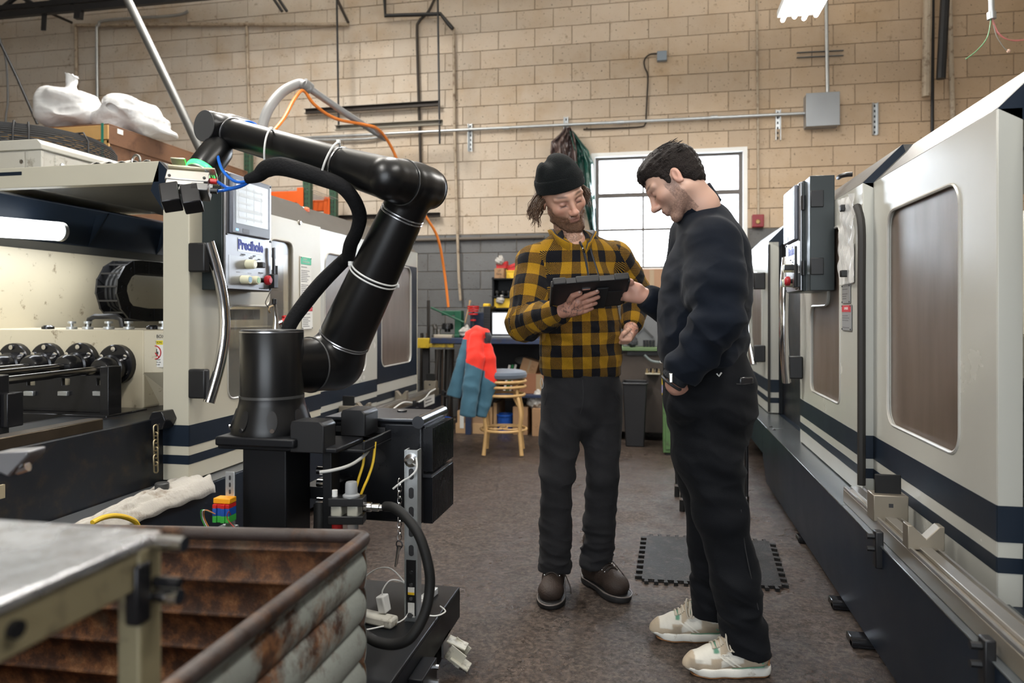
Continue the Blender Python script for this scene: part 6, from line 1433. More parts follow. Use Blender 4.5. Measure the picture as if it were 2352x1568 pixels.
# under the bench
def carton(px0, px1, py0, py1, Y, dp, label, m=CARD, z=None, rot=None, name='cardboard_box', cat='box', lidm=None):
    a, b = onY(px0, py1, Y), onY(px1, py0, Y); z0 = a.z if z is None else z
    t = thing(name, ((a.x + b.x) / 2, Y + dp / 2, z0), label, cat); c = Vector(((a.x + b.x) / 2, Y + dp / 2, (z0 + b.z) / 2))
    R = Matrix.Rotation(rot, 3, 'Y') if rot else None
    MB().box(c, (b.x - a.x, dp, b.z - z0), R).build('carton', m, t, .003)
    tp = MB().box(c + (R @ Vector((0, -dp / 2 - .001, 0)) if R else Vector((0, -dp / 2 - .001, 0))), ((b.x - a.x) * .12, .002, (b.z - z0) * .98), R); tp.build('tape', lidm or mat('packing_tape', (.34, .24, .14), .35), t)
    return t
carton(1178, 1300, 860, 900, 6.95, .4, 'low reddish wooden box on the lower bench shelf behind the stool', mat('box_red_wood', (.28, .12, .06), .6, 0, .2, 6), z=.401, name='wooden_box')
carton(1196, 1234, 826, 858, 7.0, .2, 'tilted cardboard carton lying on the reddish wooden box', z=None, rot=.30)
tag(MB().lathe(Bq(1205, 830, 7.1), (0.2, -.3, 1), [(.10, 0), (.10, .01), (.07, .03), (.02, .045)], 20).build('face_shield_cap', mat('grey_felt', (.06, .06, .06), .8), None), 'dark round cap lying behind the tilted carton', 'cap')
for i, (x, m) in enumerate(((1164, WHITEP), (1171, mat('bottle_green', (.02, .25, .08), .4)), (1178, WHITEP))):
    p = Bq(x, 850, 7.0 + .03 * i); tag(MB().cyl((p.x - .03, p.y, .40), (p.x + .03, p.y, Bq(x, 838, 7.0).z), .012, n=10).build('hand_tool', m, None), ['left white-handled tool on the bench shelf', 'green-handled tool on the bench shelf', 'right white-handled tool on the bench shelf'][i], 'tool')
carton(1078, 1132, 870, 898, 7.0, .3, 'yellow and brown carton on the shelf behind the stool frame', mat('carton_yellow', (.42, .30, .05), .6), z=.401)
wpn = mat('plywood_panel', (.35, .22, .13), .65, 0, .25, 5)
pc = thing('wooden_crate', (onY(1085, 1012, 6.9).x, 7.0, 0), 'small plywood crate on floor behind the hanging jacket', 'crate')
a, b = onY(1050, 1012, 6.9), onY(1122, 945, 6.9)
MB().bx(a.x, b.x, 6.9, 7.2, .06, b.z).build('panel', wpn, pc, .003); MB().bx(a.x - .01, b.x + .01, 6.88, 6.9, .06, .10).build('batten', WOODL, pc); MB().bx(a.x - .01, b.x + .01, 6.88, 7.2, 0, .06).build('skid', WOODL, pc)
MB().bx(a.x + .01, a.x + .05, 6.88, 6.9, .1, b.z).build('batten', WOODL, pc); MB().bx(a.x + .035, a.x + .075, 6.876, 6.88, b.z - .17, b.z - .03).build('paper_tag', PAPER, pc)
for i, (x0, x1, y0) in enumerate(((1124, 1131, 935), (1133, 1141, 925))):
    a, b = onY(x0, 1010, 6.95), onY(x1, y0, 6.95); tag(MB().bx(a.x, b.x, 6.95, 7.35, 0, b.z).build('wood_panel', WOODL, None, .003), ['left upright wood board standing beside the plywood crate', 'right upright wood board standing beside the plywood crate'][i], 'board')
carton(1178, 1212, 935, 1008, 6.9, .25, 'upright cardboard carton on the floor behind the stool', z=0)
carton(1222, 1300, 940, 1014, 6.85, .3, 'cardboard carton on the floor beside the plaid man\'s leg', z=0)
pbag('plastic_bag', 'clear plastic bag drooping over the carton under the bench', Vector((onY(1228, 930, 6.9).x, 6.95, onY(1228, 945, 6.9).z + .09)), .09, 9)
def bucket(px, py, Y, r, h, label, m=BLUEP):
    c = onY(px, py, Y); t = thing('bucket', (c.x, Y, 0), label, 'bucket')
    MB().lathe((c.x, Y, 0), (0, 0, 1), [(r * .82, 0), (r, h), (r * 1.06, h), (r * 1.06, h - .02), (r * .98, h - .02)], 22).build('pail', m, t); return t
bucket(1019, 1005, 6.75, .068, .17, 'blue bucket on the floor below the bar rack'); bucket(1160, 1004, 7.0, .085, .19, 'blue bucket under the bench behind the stool')
# ------------------------------------------------------------------ rattan stool with the red and teal jacket
RAT = mat('honey_rattan', (.58, .36, .15), .45, 0, .18, 14)
sc = atz(1157, 860, 6.12); scx, scy = sc.x, sc.y
st_ = thing('bar_stool', (scx, scy, 0), 'honey-coloured rattan bar stool with a grey-blue round cushion', 'stool')
zz = lambda y: 1.2 - (y - HY) / F * 6.12
MB().lathe((scx, scy, zz(868)), UP, [(.17, 0), (.195, .01), (.20, .035), (.19, .058), (.15, .070), (.02, .074)], 32).build('cushion', mat('denim_cushion', (.10, .125, .165), .8, 0, .12, 20, sheen=.3), st_)
for y, r in ((874, .188), (886, .185), (905, .178)): MB().ring((scx, scy, zz(y)), UP, r, .0125, 36, 8).build('seat_ring', RAT, st_)
MB().ring((scx, scy, zz(984)), UP, .195, .012, 36, 8).build('foot_ring', RAT, st_)
MB().ring((scx - .06, scy, zz(982)), UP, .09, .008, 24, 6).build('lattice_ring', RAT, st_); MB().ring((scx + .06, scy, zz(982)), UP, .09, .008, 24, 6).build('lattice_ring', RAT, st_)
for k in range(4):
    a = PI / 4 + k * PI / 2 + .15; v = Vector((math.cos(a), math.sin(a), 0))
    P = [Vector((scx, scy, 0)) + v * r + UP * z for r, z in ((.225, .008), (.215, .08), (.20, zz(984)), (.215, .33), (.19, .45), (.17, zz(905)), (.165, zz(880)))]
    MB().tube(P, [.018, .016, .0165, .0165, .016, .015, .014], 10, smooth=4).build('leg', RAT, st_)
    MB().tube([P[3] * .5 + P[4] * .5 + v * .012, P[4] - v * .035, P[5] - v * .05], .010, 8, smooth=4).build('leg_brace', RAT, st_)
bx0_ = Vector((scx - .17, scy + .05, 0))
for s in (-1, 1): MB().tube([bx0_ + Vector((.02, s * .12, zz(880))), bx0_ + Vector((-.02, s * .125, .85)), bx0_ + Vector((-.05, s * .12, 1.04))], .014, 10, smooth=4).build('back_post', RAT, st_)
MB().tube([bx0_ + Vector((-.05, s * .13, 1.04)) for s in (-1, -.4, .4, 1)], .014, 10).build('back_rail', RAT, st_)
jq = lambda x, y, z=6.0: np.array(atz(x, y, z))
g = SDF(np.minimum(jq(1015, 965, 5.8), jq(1155, 745, 6.4)) - .12, np.maximum(jq(1015, 745, 6.4), jq(1155, 965, 5.8)) + .12, .008)
eF = (np.array(FV), .55)
g.chain([jq(1072, 783, 5.97), jq(1058, 840, 5.95), jq(1044, 900, 5.95), jq(1038, 925, 5.95)], [.040, .050, .060, .063], .006, el=eF)
cutnear(g, jq(1042, 911, 5.95), jq(1042, 911, 5.95) - jq(1068, 800, 5.95), .13)
g.chain([jq(1094, 776, 5.95), jq(1093, 825, 5.91), jq(1082, 890, 5.90), jq(1072, 980, 5.90)], [.060, .078, .074, .066], .008, el=eF)
g.chain([jq(1112, 778, 6.0), jq(1120, 825, 5.97), jq(1120, 875, 5.97), jq(1108, 930, 5.97), jq(1096, 985, 5.97)], [.055, .070, .085, .065, .050], .008, el=eF)
g.plane(jq(1090, 953), (-.15, 0, -1))
g.chain([jq(1076, 768), jq(1096, 760), jq(1116, 764)], [.034, .046, .038], .02); g.ell(jq(1122, 776, 5.98), (.03, .03, .05), .008)
g.cone(jq(1105, 762, 5.9), jq(1124, 790, 5.9), .010, .014, .01, 'cut')
v, f = g.mesh(); n = vnormals(v, f); v = v + n * (.006 * vnoise(v * np.array([1, 1, .35]), 30, 4) - .007 * np.abs(vnoise(v * np.array([1, 1, .55]), 38, 5)))[:, None]
zc = -v[:, 0] * SA + v[:, 1] * CA; pxv = HX + F * (v[:, 0] * CA + v[:, 1] * SA) / zc; pyv = HY - F * (v[:, 2] - CH) / zc
def half(x0, y0, x1, y1): return (pxv - x0) * (y1 - y0) - (pyv - y0) * (x1 - x0)
red = ((pxv < 1113) & (pyv < 833 + (pxv - 1072) * .45) & (pxv > 1073 - (pyv - 775) * .06)) | ((pxv >= 1113) & (pyv < 866 + (pxv - 1113) * .6) & (pxv < 1142)) | (pyv < 779)
cols = np.where(red[:, None], np.array([.80, .028, .012]), np.array([.045, .13, .19])) * (1 + .06 * vnoise(v, 40, 8))[:, None]
cols = np.where(((pyv < 788) & (pxv > 1112 + (788 - pyv) * .1) & (pyv > 762))[:, None], np.array([.02, .022, .03]), cols)
def attr_mat(name, rough, bump=0, bs=100, sheen=0.):
    m = bpy.data.materials.new(name); m.use_nodes = True; nt = m.node_tree; p = nt.nodes['Principled BSDF']; a = nt.nodes.new('ShaderNodeAttribute'); a.attribute_name = 'col'
    nt.links.new(a.outputs['Color'], p.inputs['Base Color']); p.inputs['Roughness'].default_value = rough; p.inputs['Sheen Weight'].default_value = sheen
    if bump:
        t = nt.nodes.new('ShaderNodeTexCoord'); n = nt.nodes.new('ShaderNodeTexNoise'); n.inputs['Scale'].default_value = bs; nt.links.new(t.outputs['Object'], n.inputs['Vector'])
        b = nt.nodes.new('ShaderNodeBump'); b.inputs['Strength'].default_value = bump; b.inputs['Distance'].default_value = .003; nt.links.new(n.outputs['Fac'], b.inputs['Height']); nt.links.new(b.outputs[0], p.inputs['Normal'])
    return m
tag(qmesh('work_jacket', v, f, attr_mat('two_tone_jacket', .8, .2, 200, .2), cols={'col': cols}), 'red and teal work jacket hung over the back of the rattan stool', 'jacket')
# ------------------------------------------------------------------ right of the plaid man: grey cabinet, fixtures, bin, green cabinet
GB = mat('green_bench_top', (.10, .16, .07), .5, 0, .2, 9); BRN = mat('brown_dark_panel', (.055, .042, .034), .6, 0, .3, 6)
sb = thing('side_bench', (.15, 6.75, 0), 'brown side bench with a green top below the window', 'bench')
a, b = onY(1330, 797, 6.74), onY(1560, 797, 6.74); sz = a.z
MB().bx(a.x, b.x, 6.74, 7.3, sz - .03, sz).build('bench_top', GB, sb, .003); MB().bx(a.x + .03, b.x, 6.80, 7.28, .08, sz - .03).build('cabinet_body', BRN, sb, .003)
d = MB().bx(onY(1440, 800, 6.78).x, b.x - .03, 6.78, 6.80, sz - .075, sz - .035).build('drawer', mat('drawer_dark', (.03, .03, .032), .45), sb, .003); MB().bx(onY(1450, 800, 6.77).x, b.x - .06, 6.765, 6.78, sz - .06, sz - .05).build('drawer_pull', INK, d)
MB().tube([onY(x, y, 6.72) for x, y in ((1480, 815), (1495, 828), (1515, 832))], .012, 8, smooth=4).build('towel_tube', mat('grey_tube', (.15, .18, .18), .4), sb)
a, b = onY(1482, 860, 6.66), onY(1516, 848, 6.66); tr = thing('parts_tray', (a.x, 6.72, a.z), 'small shelf tray with brass fittings on the side bench front', 'tray')
MB().bx(a.x, b.x, 6.66, 6.80, a.z, a.z + .012).build('tray', mat('tray_tan', (.35, .32, .25), .5), tr, .003)
for k in range(7): MB().lathe((a.x + .015 + .018 * k, 6.69 + .03 * (k % 3), a.z + .012), UP, [(.012, 0), (.012, .02), (.007, .022), (.007, .04)], 8).build('fitting', [mat('brass_dull', (.36, .28, .16), .4, .6), CHROME, BLACKOIL][k % 3], tr)
fx = thing('fixture_plate', (onY(1470, 790, 6.98).x, 6.98, sz), 'grey machined fixture plate with a diagonal slot on the side bench', 'fixture')
a, b = onY(1432, 796, 6.98), onY(1540, 700, 6.98); FXM = mat('fixture_grey', (.17, .17, .17), .45, .6, .2, 9)
MB().bx(a.x, b.x, 6.98, 7.06, sz, b.z).build('plate', FXM, fx, .004)
MB().beam(onY(1440, 715, 6.97), onY(1500, 775, 6.97), .02, .02, up=(0, 1, 0)).build('diagonal_bar', mat('fixture_dark', (.05, .05, .05), .5), fx)
MB().lathe(onY(1462, 748, 6.98), (0, -1, 0), [(.07, 0), (.07, .02), (.03, .022), (.03, .05)], 20).build('boss', FXM, fx)
for x in (1480, 1487, 1494, 1501): MB().cyl(Vector((onY(x, 790, 6.9).x, 6.9, sz)), Vector((onY(x, 790, 6.9).x, 6.9, sz + .065)), .012, n=10).build('pin', BLACKOIL, fx)
for x in (1484, 1490, 1497): MB().lathe(Vector((onY(x, 690, 7.02).x, 7.02, b.z)), UP, [(.015, 0), (.015, .05), (.006, .055), (.006, .08)], 10).build('nozzle', CHROME, fx)
pbag('work_gloves', 'pair of dark grey work gloves lying on the side bench', Vector((onY(1452, 790, 6.8).x, 6.80, sz + .035)), .05, 12, mat('glove_grey', (.035, .037, .042), .8)); bpy.context.scene.collection.objects[-1]['category'] = 'gloves'
carton(1455, 1540, 617, 720, 7.2, .35, 'large brown cardboard carton on the side bench under the window', mat('carton_big', (.34, .20, .12), .75, 0, .1, 5), z=sz)
tbn = thing('waste_bin', onZ(1460, 1010, 0), 'black plastic waste bin on the floor behind the two men', 'bin')
c = atz(1459, 1010, 6.5); c.z = 0
def taper(w0, w1, d0, d1, h): return [(-w0, -d0, 0), (w0, -d0, 0), (w0, d0, 0), (-w0, d0, 0), (-w1, -d1, h), (w1, -d1, h), (w1, d1, h), (-w1, d1, h)]
hb_ = 1.2 - (880 - HY) / F * 6.4
MB().add([Vector(q) + c for q in taper(.082, .108, .12, .15, hb_)], [(0, 1, 2, 3), (0, 4, 5, 1), (1, 5, 6, 2), (2, 6, 7, 3), (3, 7, 4, 0)]).build('body', mat('bin_black', (.014, .014, .016), .45), tbn, .01)
MB().tube([c + Vector((x, y, hb_)) for x, y in rrect(-.112, .112, -.154, .154, .03, 4)], .009, 8, closed=True).build('rim', mat('bin_black', (.014, .014, .016), .45), tbn)
gcb = thing('green_cabinet', onZ(1560, 1012, 0), 'low green metal cabinet behind the man in black', 'cabinet')
a, b = onY(1523, 1012, 6.15), onY(1640, 912, 6.15); GC = mat('cabinet_green', (.085, .17, .06), .5, 0, .15, 7, dirt=((.05, .05, .03), .25, 10))
MB().bx(a.x, b.x, 6.15, 6.6, .02, b.z).build('body', GC, gcb, .005); MB().bx(a.x + .02, b.x - .02, 6.14, 6.15, .05, b.z - .03).build('door', GC, gcb, .004); MB().bx(a.x + .02, b.x - .02, 6.17, 6.58, 0, .02).build('plinth', INK, gcb)
sbp = atz(1518, 918, 6.1); sbp.z = b.z; sbp.x = a.x + .03; sbp.y = 6.22
spb = thing('spray_bottle', sbp, 'yellow spray bottle with blue and white label on the green cabinet', 'bottle')
MB().lathe(sbp, UP, [(.036, 0), (.040, .01), (.040, .15), (.030, .19), (.015, .215), (.015, .235)], 20).build('bottle', mat('bottle_yellow', (.80, .58, .02), .35), spb)
MB().lathe(sbp + UP * .02, UP, [(.0408, 0), (.0408, .07)], 20, cap=False).build('label', mat('label_lilac', (.35, .33, .55), .5), spb)
MB().lathe(sbp + UP * .235, UP, [(.016, 0), (.016, .03), (.012, .04)], 14).build('cap', mat('cap_blue', (.02, .10, .40), .4), spb); MB().box(sbp + UP * .285 + Vector((-.02, 0, 0)), (.07, .02, .02)).build('trigger_head', WHITEP, spb, .004)
tag(MB().box(onZ(1500, 988, .012), (.15, .05, .02)).build('paper_scrap', PAPER, None, .004), 'pale flat scrap lying on the floor beside the waste bin', 'scrap')
# black tube chair mostly hidden behind the standing man
TUB = mat('dark_tube', (.05, .05, .052), .25, .8, .2, 8); hc = atz(1636, 1150, 4.45); hc.z = 0
chr_ = thing('shop_stool', hc, 'black tubular shop stool with bent legs behind the man in black', 'stool')
for (px0, y0, px1, yf, z) in ((1572, 948, 1555, 1140, 4.66), (1582, 985, 1567, 1175, 4.32), (1690, 1048, 1714, 1172, 4.34), (1678, 950, 1697, 1140, 4.66)):
    foot = atz(px1, yf, z); foot.z = .0; top = Vector((lerp(foot.x, hc.x, .45), lerp(foot.y, hc.y, .45), .60)); kn = Vector((foot.x, foot.y, .42))
    MB().tube([foot + UP * .05, kn - UP * .06, kn + (top - kn) * .15 + UP * .035, top], .0125, 10, smooth=6).build('leg', TUB, chr_)
    MB().cyl(foot, foot + UP * .07, .017, .0165, n=12).build('rubber_tip', RUBBER, chr_); MB().cyl(foot + UP * .07, foot + UP * .085, .0175, n=12).build('ferrule', CHROME, chr_)
MB().ring(hc + UP * .40, UP, .165, .010, 30, 8).build('leg_ring', TUB, chr_)
MB().lathe(hc + UP * .59, UP, [(.13, 0), (.15, .01), (.15, .04), (.13, .055)], 26).build('seat', BLACKP, chr_)
# rubber mat with interlocking teeth
mz = .014; corners = [onZ(1486, 1229, mz), onZ(1474, 1328, mz), onZ(1796, 1346, mz), onZ(1766, 1242, mz)]; out = []
for i in range(4):
    p, q = corners[i], corners[(i + 1) % 4]; n = 9 if i % 2 == 0 else 14; d = (q - p); nrm = Vector((d.y, -d.x, 0)).normalized()
    for k in range(n):
        for t, o_ in ((.12, 0), (.30, 0), (.24, -.030), (.66, -.030), (.60, 0), (.9, 0)): out.append(p + d * ((k + t) / n) + nrm * (-o_ if i % 2 == 0 else (o_ * -1)))
tag(MB().prism([(p.x, p.y, mz) for p in out], (0, 0, -mz + .0005)).build('rubber_mat', mat('mat_rubber', (.010, .0095, .009), .55, 0, .3, 9, dirt=((.05, .04, .034), .3, 30), spec=.25, bump=.5, bscale=150), smooth=False), 'black interlocking rubber floor mat with toothed edges behind the man in black', 'mat')
# plastic sheets hanging from the strut next to the window
def sheet(name, label, pts, m, seed, y):
    rs = np.random.RandomState(seed); ph = rs.uniform(0, 6, 6)
    def fn(u, v):
        k = v * (len(pts) - 1); i = min(int(k), len(pts) - 2); t = k - i; (xa, xb, ya), (xc, xd, yc) = pts[i], pts[i + 1]
        x = lerp(lerp(xa, xc, t), lerp(xb, xd, t), u); yy = lerp(ya, yc, t)
        w = .05 * math.sin(9 * u + ph[0] + 2 * v) * (.4 + v) + .022 * math.sin(22 * u + 5 * v + ph[1]) + .012 * math.sin(37 * u - 14 * v + ph[2]) + .008 * math.sin(31 * v + 12 * u + ph[3])
        return onY(x, yy, WALLY - y - .06 - w)
    return tag(MB().grid(fn, 36, 60).build(name, m, solid=.003, ang=3), label, 'plastic sheet')
PLB = mat('brown_film', (.085, .055, .05), .22, 0, .2, 8, spec=.9); PLG = mat('green_film', (.012, .075, .055), .2, 0, .2, 8, spec=.9)
sheet('plastic_sheet', 'dark brown plastic sheet hung from the strut beside the window', [(1298, 1310, 292), (1285, 1318, 308), (1266, 1322, 325), (1264, 1325, 350), (1268, 1330, 420), (1275, 1335, 480)], PLB, 3, .10)
sheet('plastic_sheet', 'dark green plastic sheet hung from the strut beside the window', [(1306, 1316, 300), (1312, 1330, 318), (1318, 1352, 345), (1322, 1363, 375), (1330, 1364, 430), (1345, 1368, 480), (1356, 1370, 530)], PLG, 7, .07)
tag(MB().tube([Vector((p.x, p.y, 1.893)) for p in [onZ(x, y, 1.893) for x, y in ((1926, 408), (1932, 404), (1945, 401), (1958, 400))]], .012, 8, smooth=4).build('black_cable', BLACKP), 'short black cable lying on the right machine roof', 'cable')
# ------------------------------------------------------------------ people
def v3(a): return np.array(a, float)
def J(px, py, zc): return v3(atz(px, py, zc))
def head_frame(yaw_f, pitch, roll):
    """yaw_f: horizontal facing vector; pitch down, roll (top of head toward the person's right is positive)"""
    f = v3(yaw_f); f /= np.linalg.norm(f); u = v3((0, 0, 1)); l = np.cross(u, f)
    f2 = f * math.cos(pitch) - u * math.sin(pitch); u2 = u * math.cos(pitch) + f * math.sin(pitch)
    u3 = u2 * math.cos(roll) - l * math.sin(roll); l3 = l * math.cos(roll) + u2 * math.sin(roll)
    return f2, l3, u3
class Head:
    def __init__(s, c, f, l, u, k): s.c, s.f, s.l, s.u, s.k = v3(c), f, l, u, k; s.R = np.stack([f, l, u], 1)
    def p(s, f, l, u): return s.c + (s.f * f + s.l * l + s.u * u) * s.k
    def loc(s, v): return (v - s.c) @ s.R / s.k
    def ell(s, g, c, r, k, op='add', tilt=None):
        R = s.R if tilt is None else s.R @ np.array(Matrix.Rotation(tilt, 3, 'Y'))
        g.ell(s.p(*c), v3(r) * s.k, k * s.k, op, R)
    def cone(s, g, a, b, ra, rb, k, op='add'): g.cone(s.p(*a), s.p(*b), ra * s.k, rb * s.k, k * s.k, op)
def build_head(g, H, neck, nr=.056, lids=.006):
    E, K = H.ell, H.cone
    E(g, (-.014, 0, .034), (.098, .077, .088), .0)
    E(g, (.022, 0, -.022), (.068, .064, .078), .03)
    for s in (-1, 1):
        K(g, (-.004, s * .050, -.050), (.062, s * .016, -.098), .020, .016, .02)
        E(g, (.052, s * .046, -.022), (.026, .020, .020), .018)
    E(g, (.072, 0, -.100), (.018, .022, .017), .016)
    K(g, (.080, -.012, .026), (.080, .012, .026), .012, .012, .012)
    for s in (-1, 1):
        K(g, (.081, s * .014, .026), (.064, s * .052, .024), .010, .009, .012)
        E(g, (.094, s * .031, .002), (.0235, .0175, .0125), .009, 'cut')
        E(g, (.0685, s * .031, .002), (.0125, .0135, .0125), .003)
        E(g, (.0728, s * .031, lids - .0012), (.0125, .0148, .0092), .003)
        E(g, (.0715, s * .031, -.0105), (.0105, .014, .0045), .004)
    K(g, (.086, 0, .016), (.108, 0, -.030), .0085, .0105, .010)
    E(g, (.110, 0, -.031), (.0125, .0125, .0105), .008)
    for s in (-1, 1):
        E(g, (.098, s * .0125, -.036), (.012, .0075, .0080), .007)
        E(g, (.103, s * .0075, -.0445), (.005, .0035, .004), .002, 'cut')
    E(g, (.078, 0, -.062), (.018, .026, .018), .012)
    K(g, (.088, -.016, -.0585), (.088, .016, -.0585), .0066, .0066, .006); K(g, (.0905, -.004, -.0575), (.0905, .004, -.0575), .0062, .0062, .005)
    K(g, (.086, -.014, -.0705), (.086, .014, -.0705), .0076, .0076, .006)
    K(g, (.096, -.021, -.0642), (.096, .021, -.0642), .0020, .0020, .0015, 'cut')
    for s in (-1, 1):
        E(g, (-.016, s * .078, -.006), (.0155, .0075, .0285), .006, tilt=-.2)
        E(g, (-.012, s * .085, .0), (.008, .005, .016), .004, 'cut', tilt=-.2)
        E(g, (-.018, s * .080, -.030), (.007, .005, .007), .005)
    g.chain([H.p(-.022, 0, -.055), (H.p(-.03, 0, -.10) + v3(neck)) / 2, v3(neck)], [nr * 1.0, nr, nr * 1.06], .02)
def finger(g, pts, r0, r1, k=.003):
    n = len(pts); g.chain(pts, [lerp(r0, r1, i / (n - 1)) for i in range(n)], k)
def wrinkle(v, f, sets, n=None):
    """soft irregular folds: stretched noise, finer along 'axis' than across it"""
    n = vnormals(v, f) if n is None else n; d = np.zeros(len(v))
    for c, axis, rad, amp, wl, seed in sets:
        q = v - v3(c); a = v3(axis); a /= np.linalg.norm(a); w = np.exp(-(np.linalg.norm(q, axis=1) / (rad * 1.15)) ** 2)
        al = q @ a; s_ = (q - al[:, None] * a) * .42 + al[:, None] * a; k = vnoise(s_, 3.6 / wl, seed * 7 + 1); k2 = vnoise(s_, 6.5 / wl, seed * 7 + 2)
        d += w * amp * (.75 - 1.7 * np.abs(k) + .35 * k2) * .62
    return v + n * d[:, None]
def bone_uv(v, f, bones, rad_u):
    """planar-cylindrical UVs in metres around the nearest bone; returns per-loop uv"""
    cen = v[f].mean(1); best = np.full(len(f), 1e9); who = np.zeros(len(f), int)
    for i, (a, b, side, R, vo, bias) in enumerate(bones):
        a, b = v3(a), v3(b); ba = b - a; t = np.clip((cen - a) @ ba / (ba @ ba), 0, 1); d = np.linalg.norm(cen - a - t[:, None] * ba, axis=1) * bias
        m = d < best; best[m] = d[m]; who[m] = i
    uv = np.zeros((f.shape[0], 4, 2)); P = v[f]
    for i, (a, b, side, R, vo, bias) in enumerate(bones):
        m = who == i
        if not m.any(): continue
        a, b = v3(a), v3(b); L = np.linalg.norm(b - a); d = (b - a) / L; x = v3(side); x = x - d * (x @ d); x /= np.linalg.norm(x); y = np.cross(d, x)
        q = P[m] - a; ang = np.arctan2(q @ y, q @ x); ref = np.arctan2((cen[m] - a) @ y, (cen[m] - a) @ x)[:, None]
        ang = ref + (ang - ref + PI) % (2 * PI) - PI; uv[m, :, 0] = ang * R; uv[m, :, 1] = q @ d + vo
    return uv.reshape(-1, 2)
def cloth_mat(name, col, bump=.3, bs=350., sheen=.2, rough=.85, var=.12): return mat(name, col, rough, 0, var, 12, bump=bump, bscale=bs, sheen=sheen, spec=.15)
# plaid fleece
PLD = bpy.data.materials.new('buffalo_plaid_fleece'); PLD.use_nodes = True; nt = PLD.node_tree; N = nt.nodes; L = nt.links; p = N['Principled BSDF']; p.inputs['Roughness'].default_value = .95; p.inputs['Specular IOR Level'].default_value = .15; p.inputs['Sheen Weight'].default_value = .04
def M_(op, a, b=None):
    m = N.new('ShaderNodeMath'); m.operation = op
    for i, q in enumerate((a, b)):
        if q is None: continue
        if isinstance(q, (int, float)): m.inputs[i].default_value = q
        else: L.new(q, m.inputs[i])
    return m.outputs[0]
uvn = N.new('ShaderNodeUVMap'); uvn.uv_map = 'UVMap'; sx = N.new('ShaderNodeSeparateXYZ'); L.new(uvn.outputs[0], sx.inputs[0])
PER = .098
ba_ = M_('LESS_THAN', M_('FRACT', M_('DIVIDE', M_('ADD', sx.outputs[0], 10.0), PER)), .5); bb_ = M_('LESS_THAN', M_('FRACT', M_('DIVIDE', M_('ADD', sx.outputs[1], 10.0), PER)), .5)
tw_ = M_('GREATER_THAN', M_('FRACT', M_('DIVIDE', M_('ADD', M_('ADD', sx.outputs[0], sx.outputs[1]), 10.0), .0062)), .64)
both = M_('MULTIPLY', ba_, bb_); one = M_('MULTIPLY', M_('SUBTRACT', M_('ADD', ba_, bb_), M_('MULTIPLY', both, 2)), tw_); fac = M_('ADD', both, one)
mxp = N.new('ShaderNodeMix'); mxp.data_type = 'RGBA'; L.new(fac, mxp.inputs[0]); mxp.inputs[6].default_value = (.006, .006, .008, 1)
nz = N.new('ShaderNodeTexNoise'); nz.inputs['Scale'].default_value = 420; tcp = N.new('ShaderNodeTexCoord'); L.new(tcp.outputs['Object'], nz.inputs['Vector'])
my = N.new('ShaderNodeMix'); my.data_type = 'RGBA'; my.inputs[6].default_value = (.15, .075, .004, 1); my.inputs[7].default_value = (.40, .215, .013, 1); L.new(nz.outputs['Fac'], my.inputs[0]); L.new(my.outputs[2], mxp.inputs[7]); L.new(mxp.outputs[2], p.inputs['Base Color'])
bmp = N.new('ShaderNodeBump'); bmp.inputs['Strength'].default_value = .5; bmp.inputs['Distance'].default_value = .004; L.new(nz.outputs['Fac'], bmp.inputs['Height']); L.new(bmp.outputs[0], p.inputs['Normal'])
SKIN = bpy.data.materials.new('skin'); SKIN.use_nodes = True; nt = SKIN.node_tree; p = nt.nodes['Principled BSDF']; at_ = nt.nodes.new('ShaderNodeAttribute'); at_.attribute_name = 'col'; nt.links.new(at_.outputs['Color'], p.inputs['Base Color'])
p.inputs['Roughness'].default_value = .5; p.inputs['Subsurface Weight'].default_value = .12; p.inputs['Subsurface Radius'].default_value = (.012, .005, .003); p.inputs['Subsurface Scale'].default_value = .6
HAIRB = mat('brown_hair', (.105, .058, .033), .42, 0, .35, 60, bump=.6, bscale=220); HAIRD = mat('dark_hair', (.013, .0085, .0072), .6, 0, .4, 60, bump=.8, bscale=260, spec=.25)
